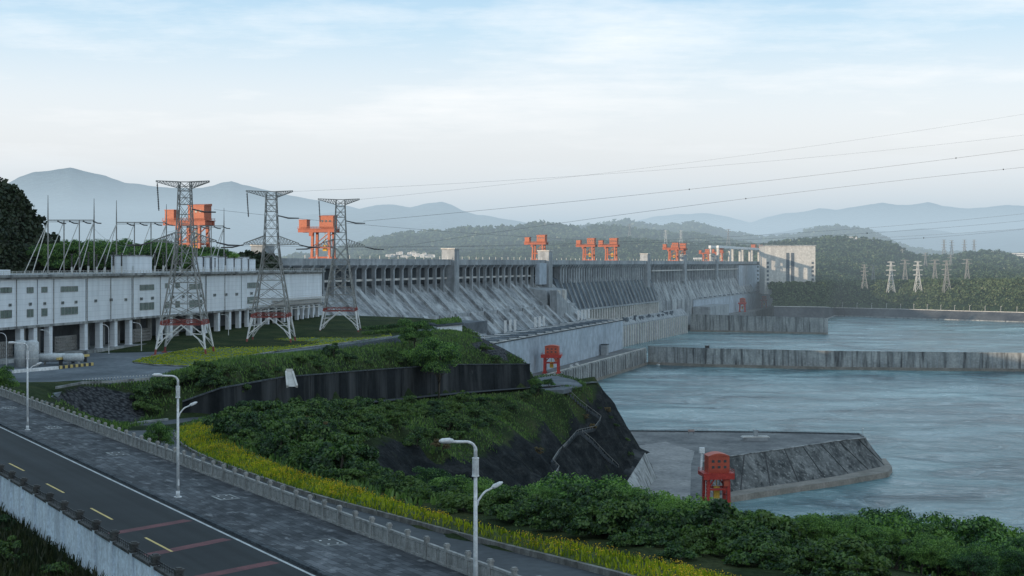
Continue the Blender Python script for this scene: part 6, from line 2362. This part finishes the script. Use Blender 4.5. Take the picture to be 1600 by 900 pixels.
e = resample([at(x_, y_, ZP) for x_, y_ in ((975, 674.5), (1200, 677), (1340, 680), (1350, 684.5))], 56)
p0_ = None
for p in e:
    if p0_ is None:
        p0_ = MB().box((0, 0, .75), (.14, .14, 1.5)).build('post', M['iron'], rl, world=False); o = p0_
    else:
        o = p0_.copy(); C.objects.link(o); o.parent = rl
    o.location = ROOTM[rl.name].inverted() @ p
b = MB()
for zz in (.8, 1.45):
    for a, c in zip(e, e[1:]): b.bar(a + Vector((0, 0, zz)), c + Vector((0, 0, zz)), .09)
b.build('rail', M['iron'], rl)
v = at(1180, 688, ZP)
r = thing('pump_shed', 'low grey slatted shed with a small tower on the jetty top', 'shed', tuple(v), .05)
b = MB(); b.box((0, 0, .9), (14.5, 5, 1.8)); b.build('base', M['dam'], r, world=False)
b = MB()
for k in range(13): b.box((-6.6 + k * 1.1, 0, 2.1), (.7, 5.4, .5))
b.box((0, 0, 1.9), (15, 5.6, .2)); b.build('roof', M['galvlight'], r, world=False)
b = MB(); b.box((0.4, .6, 3.6), (2.2, 2.2, 3.6)); b.box((.4, .6, 5.5), (2.7, 2.7, .3)); b.build('turret', M['dam'], r, world=False)
v = at(1080, 678.5, ZP)
r = thing('notice_board', 'small faded board on two posts at the back edge of the jetty', 'sign', tuple(v))
b = MB(); b.box((0, 0, 2.1), (3.6, .2, 1.3)); b.build('panel', surf('faded_board', (.3, .22, .2), (.4, .36, .35), 1.0), r, world=False)
for s_ in (-1.4, 1.4):
    b = MB(); b.box((s_, .15, 1.3), (.16, .16, 2.6)); b.build('post', M['iron'], r, world=False)
v = at(1348, 683, ZP)
r = thing('beacon_mast', 'thin beacon mast at the outer corner of the jetty', 'mast', tuple(v))
b = MB(); b.tube([(0, 0, 0), (0, 0, 4.6)], .1, 6); b.build('pole', M['galv'], r, world=False)
b = MB(); b.box((0, 0, 4.8), (.6, .6, .5)); b.build('light', M['white'], r, world=False)
v = at(1095, 738, ZP)
r = thing('gate_tower', 'slim white post tower with a boxed head left of the red gate hoist', 'tower', (v.x, v.y, ZP))
b = MB(); b.bar((0, 0, 0), (0.5, 0, 9.0), .9); b.build('shaft', M['white'], r, world=False)
b = MB(); b.box((.5, 0, 10.2), (2.4, 2.2, 2.4)); b.build('head', M['white'], r, world=False)
# wing wall between rock slope and basin
wl = thing('wing_wall', 'sloping concrete wing wall with a dark top at the foot of the rock slope', 'wall', tuple(at(1000, 740, 22)))
A_t, B_t = atY(1008, 707, 640), atY(966, 774, 565)
A_i, B_i = atY(990, 702, 640), atY(950, 766, 568)
A_b, B_b = at(1027, 747, ZP), at(984, 792, ZP)
b = MB(); b.grid([[A_t, B_t], [A_b, B_b]]); b.grid([[A_t, A_b], [A_i, Vector((A_i.x, A_i.y, ZP))]]); b.build('wall_face', M['guide'], wl)
b = MB(); b.grid([[A_i + Vector((0, 0, .3)), B_i + Vector((0, 0, .3))], [A_t + Vector((0, 0, .3)), B_t + Vector((0, 0, .3))]]); b.grid([[A_t + Vector((0, 0, .3)), B_t + Vector((0, 0, .3))], [A_t - Vector((0, 0, .8)), B_t - Vector((0, 0, .8))]]); b.build('coping', M['retain'], wl)
# ------------------------------------------------------------------ hills and far country
def loft_hill(name, foot, crest, back, m, amp, nscale, nu, seed, rows=14, crest_amp=0.0, bulge=0.0):
    """surface from a foot line over a crest line and down behind"""
    f_, c_, k_ = resample(foot, nu), resample(crest, nu), resample(back, nu)
    G = []
    for i in range(rows + 1):
        t_ = i / rows
        row = []
        for a, c in zip(f_, c_):
            p = a.lerp(c, t_)
            p.z = a.z + (c.z - a.z) * (t_ + bulge * t_ * (1 - t_))
            n_ = noise.fractal((p.x * nscale, p.y * nscale, seed), 0.9, 2.1, 6)
            ridge_ = 1 - abs(noise.noise((p.x * nscale * 1.7, p.y * nscale * .6, seed + 7))) * 2
            e_ = math.sin(math.pi * min(t_, 1)) if i < rows else 0
            p.z += amp * (n_ * 0.8 + ridge_ * 0.6 - .3) * e_
            if i >= rows - 1: p.z += crest_amp * noise.fractal((p.x * nscale * 5, seed, 1.0), 0.8, 2.1, 6)
            row.append(p)
        G.append(row)
    for i in range(1, 4):
        G.append([Vector((a.x + (c.x - a.x) * i / 3, a.y + (c.y - a.y) * i / 3, a.z + (c.z - a.z) * i / 3)) for a, c in zip(G[rows], k_)])
    b = MB(); b.grid(G)
    o = struct(b, name, m, True)
    return o, G


def line(prof, Y, dy=0.0):
    return [atY(p[0], p[1] + dy, p[2] if len(p) > 2 else Y) for p in prof]


def down(pts, dyv, z=None, dz=0):
    res = []
    for p in pts:
        k = (p.y + dyv) / p.y
        res.append(Vector((p.x * (k if dyv < 0 else 1), p.y + dyv, z if z is not None else p.z + dz)))
    return res


# far mountains, left and right
ML = [(-220, 318), (-120, 312), (-60, 305), (0, 292), (30, 277), (52, 270), (75, 268), (96, 264), (110, 261), (122, 264), (140, 269), (165, 275), (195, 285), (230, 290), (270, 294), (305, 294), (330, 290), (345, 285), (362, 283), (378, 289), (410, 296), (450, 304), (500, 313), (560, 326), (640, 338), (720, 350), (820, 362)]
c = line(ML, 11500)
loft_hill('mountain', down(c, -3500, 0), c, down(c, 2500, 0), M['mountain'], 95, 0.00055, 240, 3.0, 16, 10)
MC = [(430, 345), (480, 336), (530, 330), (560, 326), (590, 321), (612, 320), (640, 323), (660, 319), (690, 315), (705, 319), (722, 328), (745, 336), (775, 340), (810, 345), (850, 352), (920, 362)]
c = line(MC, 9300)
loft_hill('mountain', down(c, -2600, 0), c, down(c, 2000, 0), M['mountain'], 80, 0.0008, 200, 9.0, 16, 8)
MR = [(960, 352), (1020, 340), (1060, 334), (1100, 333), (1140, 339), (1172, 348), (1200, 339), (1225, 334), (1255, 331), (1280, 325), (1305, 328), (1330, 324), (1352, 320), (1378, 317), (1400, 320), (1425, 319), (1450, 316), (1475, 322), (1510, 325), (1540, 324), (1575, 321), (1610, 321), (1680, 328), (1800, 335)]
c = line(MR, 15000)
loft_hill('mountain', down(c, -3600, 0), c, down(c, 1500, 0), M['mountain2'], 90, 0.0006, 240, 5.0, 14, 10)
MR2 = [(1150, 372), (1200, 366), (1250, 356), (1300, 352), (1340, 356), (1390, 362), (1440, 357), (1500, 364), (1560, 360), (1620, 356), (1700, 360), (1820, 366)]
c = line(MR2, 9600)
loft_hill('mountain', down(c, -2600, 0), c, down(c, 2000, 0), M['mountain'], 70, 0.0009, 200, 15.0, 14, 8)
# wooded hills behind the dam
H1 = [(860, 362), (920, 352), (955, 345), (975, 342), (1000, 347), (1030, 352), (1058, 350), (1080, 345), (1105, 351), (1140, 360), (1190, 370), (1240, 366), (1285, 354), (1320, 353), (1350, 356), (1375, 368), (1420, 386), (1480, 394), (1560, 392), (1640, 398), (1760, 400)]
c = line(H1, 6200, 4)
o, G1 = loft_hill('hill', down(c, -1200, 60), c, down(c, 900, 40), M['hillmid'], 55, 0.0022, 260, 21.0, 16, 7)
H2 = [(440, 400), (520, 388), (560, 378), (590, 368), (620, 363), (660, 359), (700, 356), (735, 353), (765, 351), (800, 351), (828, 346), (850, 344), (875, 349), (905, 352), (940, 350), (972, 352), (1010, 357), (1050, 360), (1090, 363), (1130, 371), (1180, 380), (1260, 392)]
c = line(H2, 5000, 6)
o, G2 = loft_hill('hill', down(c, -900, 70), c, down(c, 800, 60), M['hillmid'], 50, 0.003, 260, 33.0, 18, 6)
H3 = [(560, 400), (640, 396), (720, 393), (790, 388), (840, 383), (880, 376), (930, 374), (985, 371), (1030, 374), (1080, 378), (1130, 380), (1180, 384), (1240, 390), (1330, 396)]
c = line(H3, 4300, 5)
o, G3 = loft_hill('hill', down(c, -500, 92), c, down(c, 500, 80), M['hillgreen'], 22, 0.006, 240, 41.0, 12, 5)

# far right bank: stone embankment, woods and hill
et = [atY(1209, 479, 2865), atY(1250, 479.5, 2868), atY(1288, 480, 2880), atY(1302, 481, 3090), atY(1400, 483, 3010), atY(1500, 486, 2890), atY(1600, 488.5, 2800), atY(1780, 493, 2660)]
eb = [atY(1210, 500, 2845), at(1250, 500.5, 0), at(1288, 500, 0), at(1304, 493.6, 0), at(1400, 497, 0), at(1500, 500.5, 0), at(1600, 503.5, 0), at(1780, 509, 0)]
em = thing('embankment', 'dark stone river embankment with a pale capping along the far bank', 'embankment', tuple(et[3]))
e1, e2 = resample(et, 90), resample(eb, 90)
b = MB(); b.grid([e1, [a.lerp(c_, .5) for a, c_ in zip(e1, e2)], e2]); b.build('slope_face', M['embank'], em)
b = MB()
for a, c_ in zip(e1, e1[1:]): b.bar(a + Vector((0, 0, .5)), c_ + Vector((0, 0, .5)), 2.0, 1.4)
b.build('capping', M['lit_conc'], em)
b = MB()
for a, c_ in zip(e2, e2[1:]): b.bar(a + Vector((0, -1.5, .6)), c_ + Vector((0, -1.5, .6)), 4.0, 2.4)
b.build('toe_ledge', M['guide'], em)
R1 = [(1205, 447, 2948), (1240, 445, 2950), (1284, 444, 2955), (1310, 443.5, 3190), (1400, 442, 3140), (1500, 441, 3010), (1600, 440, 2920), (1780, 440, 2780)]
c1_ = [atY(*p) for p in R1]
o, GA = loft_hill('hill', [p + Vector((0, 6, 0)) for p in et], c1_, [p + Vector((0, 60, -4)) for p in c1_], M['hillgreen'], 3, 0.02, 140, 51.0, 10, 1, 0.3)
R2 = [(1120, 392, 4000), (1180, 386, 4000), (1230, 379, 4000), (1270, 375, 4000), (1300, 373, 4000), (1335, 374, 4000), (1365, 377, 4000), (1392, 382, 4000), (1415, 395, 4000), (1445, 403, 4000), (1490, 402, 4000), (1520, 397, 4000), (1548, 395, 4000), (1575, 400, 4000), (1610, 412, 4000), (1680, 424, 4000), (1780, 430, 4000)]
c2_ = [atY(*p) for p in R2]
o, GB = loft_hill('hill', [p + Vector((0, 40, -3)) for p in c1_], c2_, down(c2_, 500, 80), M['hillgreen'], 10, 0.009, 200, 61.0, 16, 4, -0.5)


def scatter(G, n, seed, front=None):
    r = np.random.RandomState(seed)
    A = np.array([[tuple(v) for v in row] for row in (G if front is None else G[:front])])
    nr_, nc_ = A.shape[:2]
    u = r.rand(n) * (nr_ - 1.001); v = r.rand(n) * (nc_ - 1.001)
    i, j = u.astype(int), v.astype(int); fu, fv = (u - i)[:, None], (v - j)[:, None]
    return A[i, j] * (1 - fu) * (1 - fv) + A[i + 1, j] * fu * (1 - fv) + A[i, j + 1] * (1 - fu) * fv + A[i + 1, j + 1] * fu * fv


tag(puffs('woodland', scatter(GA, 2600, 1, 12), 6.0, 22, .38, M['wood'], 1), kind='stuff')
tag(puffs('woodland', scatter(GB, 5200, 2, 18), 8.5, 16, .42, M['wood'], 2), kind='stuff')
tag(puffs('woodland', scatter(G3, 5000, 3, 14), 9.0, 12, .45, M['wood'], 3), kind='stuff')
tag(puffs('woodland', scatter(G2, 7000, 4, 20), 11.0, 9, .5, M['wood'], 4), kind='stuff')
tag(puffs('woodland', scatter(G1, 6000, 5, 18), 13.0, 8, .5, M['wood'], 5), kind='stuff')

# dark wooded bluff at the left and the bank behind the hall
BL = [(-420, 190), (-250, 215), (-120, 250), (-40, 278), (-5, 288), (8, 292), (20, 302), (30, 316), (42, 334), (52, 352), (62, 374), (72, 388), (110, 392), (180, 392), (240, 396), (300, 400), (360, 404), (430, 408)]
c = line(BL, 700)
foot_ = [Vector((p.x * .88 - 6, p.y - 95, 92)) for p in c]
o, GL = loft_hill('hill', foot_, c, down(c, 160, 92), M['scrub'], 5, 0.03, 200, 71.0, 16, 1.5, 0.25)
tag(puffs('woodland', scatter(GL, 3000, 6, 18), 3.2, 40, .3, M['wooddark'], 6), kind='stuff')
# row of bigger trees on that bank
r5 = random.Random(5)
for i in range(17):
    px = 66 + i * 17.5 + r5.uniform(-5, 5)
    put_tree(px, 372 + abs(i - 8) * .8 + r5.uniform(-5, 7) + (8 if i > 12 else 0), 640 + r5.uniform(-10, 25), r5.randrange(5), 'dark tree in the row on the bank behind the hall roof', 'trees on the bank behind the hall', zbase=104, sx=1.15)

# the long ridge left of and behind the viewpoint that keeps the valley in evening shade
ys2 = [-1500, -1200, -900, -600, -300, -100, 100, 250, 380, 470, 560, 640]
hh = [300, 300, 295, 280, 260, 240, 225, 205, 190, 182, 184, 176]
cr_ = [Vector((-400 - max(0, -y) * .35, y, h)) for y, h in zip(ys2, hh)]
ft_ = [Vector((-318 - max(0, -y) * .2, y, 88)) for y in ys2]
bk_ = [Vector((-760 - max(0, -y) * .4, y, 60)) for y in ys2]
o, GS = loft_hill('hill', ft_, cr_, bk_, M['scrub'], 4, 0.02, 120, 81.0, 12, 2)

# ------------------------------------------------------------------ far pylons on the right bank
def far_pylon(label, loc, h, mat, kind=0):
    r = thing('transmission_tower', label, 'pylon', loc)
    b = MB()
    hb_ = h * .115
    lv = [(0, hb_), (h * .3, hb_ * .66), (h * .55, hb_ * .38), (h * .8, hb_ * .24), (h, hb_ * .14)]
    th = h * .011
    for (z0, a0), (z1, a1) in zip(lv, lv[1:]):
        k0 = [Vector((sx * a0, sy * a0, z0)) for sx, sy in ((1, 1), (-1, 1), (-1, -1), (1, -1))]
        k1 = [Vector((sx * a1, sy * a1, z1)) for sx, sy in ((1, 1), (-1, 1), (-1, -1), (1, -1))]
        for i in range(4):
            j = (i + 1) % 4
            b.bar(k0[i], k1[i], th * 1.3); b.bar(k0[i], k1[j], th * .7); b.bar(k0[j], k1[i], th * .7); b.bar(k1[i], k1[j], th * .8)
    b.build('lattice_body', mat, r, world=False)
    arms = ((h * .56, h * .15), (h * .72, h * .17), (h * .87, h * .15), (h * .985, h * .12)) if kind == 0 else ((h * .84, h * .2), (h * .97, h * .16))
    for z_, L_ in arms:
        b = MB()
        w2 = hb_ * (.38 if z_ < h * .7 else .24)
        for s_ in (-1, 1):
            for y_ in (-w2, w2):
                b.bar((0, y_, z_), (s_ * L_, 0, z_ + h * .01), th); b.bar((0, y_, z_ + h * .035), (s_ * L_, 0, z_ + h * .015), th)
        b.build('crossarm', mat, r, world=False)
    return r


FP = [(1350.7, 414, 451, 2990, 0, 'dim', 'leftmost far pylon on the river bank, dim grey with three arms'),
      (1364.5, 414, 449, 3220, 1, 'dim', 'dim far pylon just right of the leftmost bank pylon'),
      (1392, 409.5, 457, 3080, 0, 'lit', 'sunlit pale far pylon on the bank, the left one of the two brightest'),
      (1414, 406, 448, 3230, 1, 'dim', 'slim far pylon standing between the two brightest bank pylons'),
      (1434, 409, 457, 3040, 0, 'lit', 'sunlit pale far pylon on the bank, the right one of the two brightest'),
      (1446, 395, 424, 3700, 1, 'dim', 'small far pylon up the wooded slope above the brighter right pylon'),
      (1460.6, 406, 449, 3190, 1, 'dim', 'slim far pylon on the bank just right of the brighter right pylon'),
      (1479, 408, 458, 2990, 0, 'dim', 'wide four-armed grey pylon right of the brightest bank pylons'),
      (1485.5, 398, 427, 3700, 1, 'dim', 'small pylon rising behind the wide four-armed grey bank pylon'),
      (1511, 405, 449, 3120, 1, 'dim', 'rightmost of the far pylons standing among the bank trees'),
      (1410, 389, 408, 3900, 1, 'dim', 'tiny pylon on the left flank of the wooded hill dip'),
      (1475, 375, 403, 4020, 0, 'dim', 'first tiny pylon from the left on the far wooded hilltop'),
      (1487, 376, 403, 4050, 0, 'dim', 'second tiny pylon from the left on the far wooded hilltop'),
      (1507, 375, 402, 4020, 0, 'dim', 'third tiny pylon from the left on the far wooded hilltop'),
      (1522, 375, 400, 4050, 0, 'dim', 'fourth tiny pylon from the left on the far wooded hilltop'),
      (983.6, 350, 372, 4300, 1, 'dim', 'far pylon on the hillside above the spillway cranes'),
      (1040, 360, 381, 4150, 0, 'lit', 'pale far pylon on the hillside left of the far crane pair'),
      (1064, 360, 381, 4150, 0, 'lit', 'pale far pylon on the hillside right behind the far crane pair'),
      (1138, 358, 384, 4150, 1, 'dim', 'thin far pylon on the hillside above the portal frame')]
for px, y0, y1, Y, kd, lit, lb in FP:
    v = atY(px, y1, Y)
    h = (y1 - y0) * Y / F
    far_pylon(lb, tuple(v), h, M['galvlight'] if lit == 'lit' else M['galv'], kd)  # sunlit towers get the paler steel: sunlight is put into the colour

# thin posts along the embankment
for i in range(24):
    v = e1[14 + i * 3]
    if i == 0:
        po = thing('embankment_lamp', 'thin lamp post in the row along the far embankment', 'street lamp', tuple(v), 0, 'lamp posts along the far embankment')
        q = MB(); q.tube([(0, 0, 0), (0, 0, 11)], [.45, .3], 6); q.build('pole', M['galvlight'], po, world=False)
        q = MB(); q.box((0.8, 0, 11.2), (2.4, .7, .5)); q.build('lamp_head', M['galvlight'], po, world=False)
        pot = [(c_, []) for c_ in kids(po)]
    else:
        dup(po, v + Vector((0, 5, 0)), 0, 1, None, None, pot)

# little white town on the far shore and scattered far buildings
r6 = random.Random(6)
def house(px, py, Y, w_, d_, h_, label, group=None):
    v = atY(px, py, Y)
    r = thing('far_house', label, 'house', (v.x, v.y, v.z - 2), r6.uniform(-.3, .3), group)
    b = MB(); b.box((0, 0, h_ / 2), (w_, d_, h_)); b.build('wall', M['town'], r, world=False)
    b = MB(); b.box((0, 0, h_ + .3), (w_ * 1.04, d_ * 1.04, .6)); b.build('roof', M['guide'], r, world=False)
    for k in range(2):
        b = MB(); b.box((0, -d_ / 2 - .05, h_ * (.3 + .4 * k)), (w_ * .8, .2, h_ * .14)); b.build('window', M['glass'], r, world=False)


for i in range(24):
    px = 604 + i * 3.1 + r6.uniform(-1.5, 1.5)
    house(px, 401.5 - r6.uniform(0, 7) * (1 - abs(i - 11) / 16), 3800 + r6.uniform(-60, 60) - 5 * i, r6.uniform(7, 15), 9, r6.uniform(4, 9), 'small white house in the cluster beyond the dam crest', 'white houses beyond the dam crest')
house(1288, 414, 3690, 26, 10, 5, 'low white far building on the wooded slope right of the tower block')
house(1317, 415.5, 3600, 8, 8, 4, 'tiny white far building on the slope beside the long low one')
house(1090, 404, 3760, 22, 10, 4, 'low white far building just above the crest near the small cranes')
house(1330, 374, 3990, 30, 12, 9, 'pale far building on the crest of the right wooded hill')
house(1548, 396, 3985, 14, 10, 8, 'pale little far building on the low hilltop at right')
house(1594, 402, 4150, 60, 14, 14, 'pale bluish far building at the right edge of the photo')

# ------------------------------------------------------------------ power lines
def wire(label, P, mid, Q, rad=0.065, cat='cable'):
    rad *= 0.8
    """hanging conductor from P to Q passing the sight line of photo point mid"""
    k = (mid[0] - 800) / F
    tm = (k * P.y - P.x) / ((Q.x - P.x) - k * (Q.y - P.y))
    ym = P.y + (Q.y - P.y) * tm
    zm = H - (mid[1] - YH) * ym / F
    A = (zm - P.z - tm * (Q.z - P.z)) / (tm * tm - tm)
    pts = []
    for i in range(65):
        f = i / 64
        pts.append(Vector((P.x + (Q.x - P.x) * f, P.y + (Q.y - P.y) * f, P.z + f * (Q.z - P.z) + A * (f * f - f))))
    b = MB(); b.tube(pts, rad, 5)
    return tag(b.build('power_line', M['wire']), label, cat, 'power lines'), pts


T1_, T2_, T3_ = tws
WR = [((T3_ + Vector((9, 0, 44.5))), (1000, 304), (1750, 213, 620), .075, 'upper of the two thick power lines rising to the right across the sky'),
      ((T3_ + Vector((15.5, -2, 33.3))), (1035, 327), (1750, 247, 620), .075, 'lower of the two thick power lines rising to the right across the sky'),
      ((T3_ + Vector((7, 0, 53))), (1100, 251), (1750, 153, 640), .04, 'topmost faint wire rising across the sky from the farthest lattice tower'),
      ((T2_ + Vector((7, 0, 53))), (1000, 268), (1750, 192, 640), .04, 'faint wire across the sky just under the topmost one'),
      ((T2_ + Vector((15.5, -2, 33.3))), (1100, 372), (1750, 316, 700), .06, 'highest wire of the low bundle crossing in front of the hills'),
      ((T1_ + Vector((15.5, -2, 33.3))), (1100, 377), (1750, 328, 700), .06, 'middle wire of the low bundle crossing in front of the hills'),
      ((T1_ + Vector((9, 0, 44.5))), (1100, 380), (1750, 337, 720), .06, 'lowest wire of the low bundle crossing in front of the hills'),
      ((T3_ + Vector((-15.5, -2, 33.3))), (1100, 383), (1750, 345, 720), .05, 'thin wire just below the low bundle in front of the hills')]
sp_ = []
for P, mid, q, rad, lb in WR:
    o, pts = wire(lb, P, mid, atY(*q), rad)
    sp_.append(pts)
# spacers hung on the wires
for wi, f, lb in ((0, .78, 'small dark spacer clamp on the upper thick power line'), (0, .42, 'small dark spacer clamp left of mid span on the upper thick power line'), (1, .84, 'small dark spacer clamp on the lower thick power line'), (1, .48, 'small dark spacer clamp left of mid span on the lower thick power line'), (4, .85, 'small dark spacer clamp on the low bundle top wire'), (6, .7, 'small dark spacer clamp on the low bundle bottom wire'), (5, .62, 'small dark spacer clamp on the low bundle middle wire')):
    v = sp_[wi][int(f * 64)]
    b = MB(); b.box((v.x, v.y, v.z), (.3, .3, .6)); b.box((v.x, v.y, v.z), (.45, .3, .16))
    tag(b.build('line_spacer', M['insul']), lb, 'spacer')
# wires between the three towers and the roof gantries
for a, c_, lb in ((T1_ + Vector((-15.5, -2, 33.3)), roofpt(147, 14), 'slack wire from the nearest lattice tower to the left roof gantry'), (T1_ + Vector((2, 0, 44)), roofpt(260, 14), 'slack wire from the nearest lattice tower to the middle roof gantry'), (T2_ + Vector((-15.5, -2, 33.3)), roofpt(350, 14), 'slack wire from the middle lattice tower to the right roof gantry')):
    c_ = Vector((c_.x, c_.y, c_.z + 15))
    pts = [a.lerp(c_, i / 20) - Vector((0, 0, 8 * (i / 20) * (1 - i / 20))) for i in range(21)]
    b = MB(); b.tube(pts, .04, 5); tag(b.build('power_line', M['wire']), lb, 'cable')
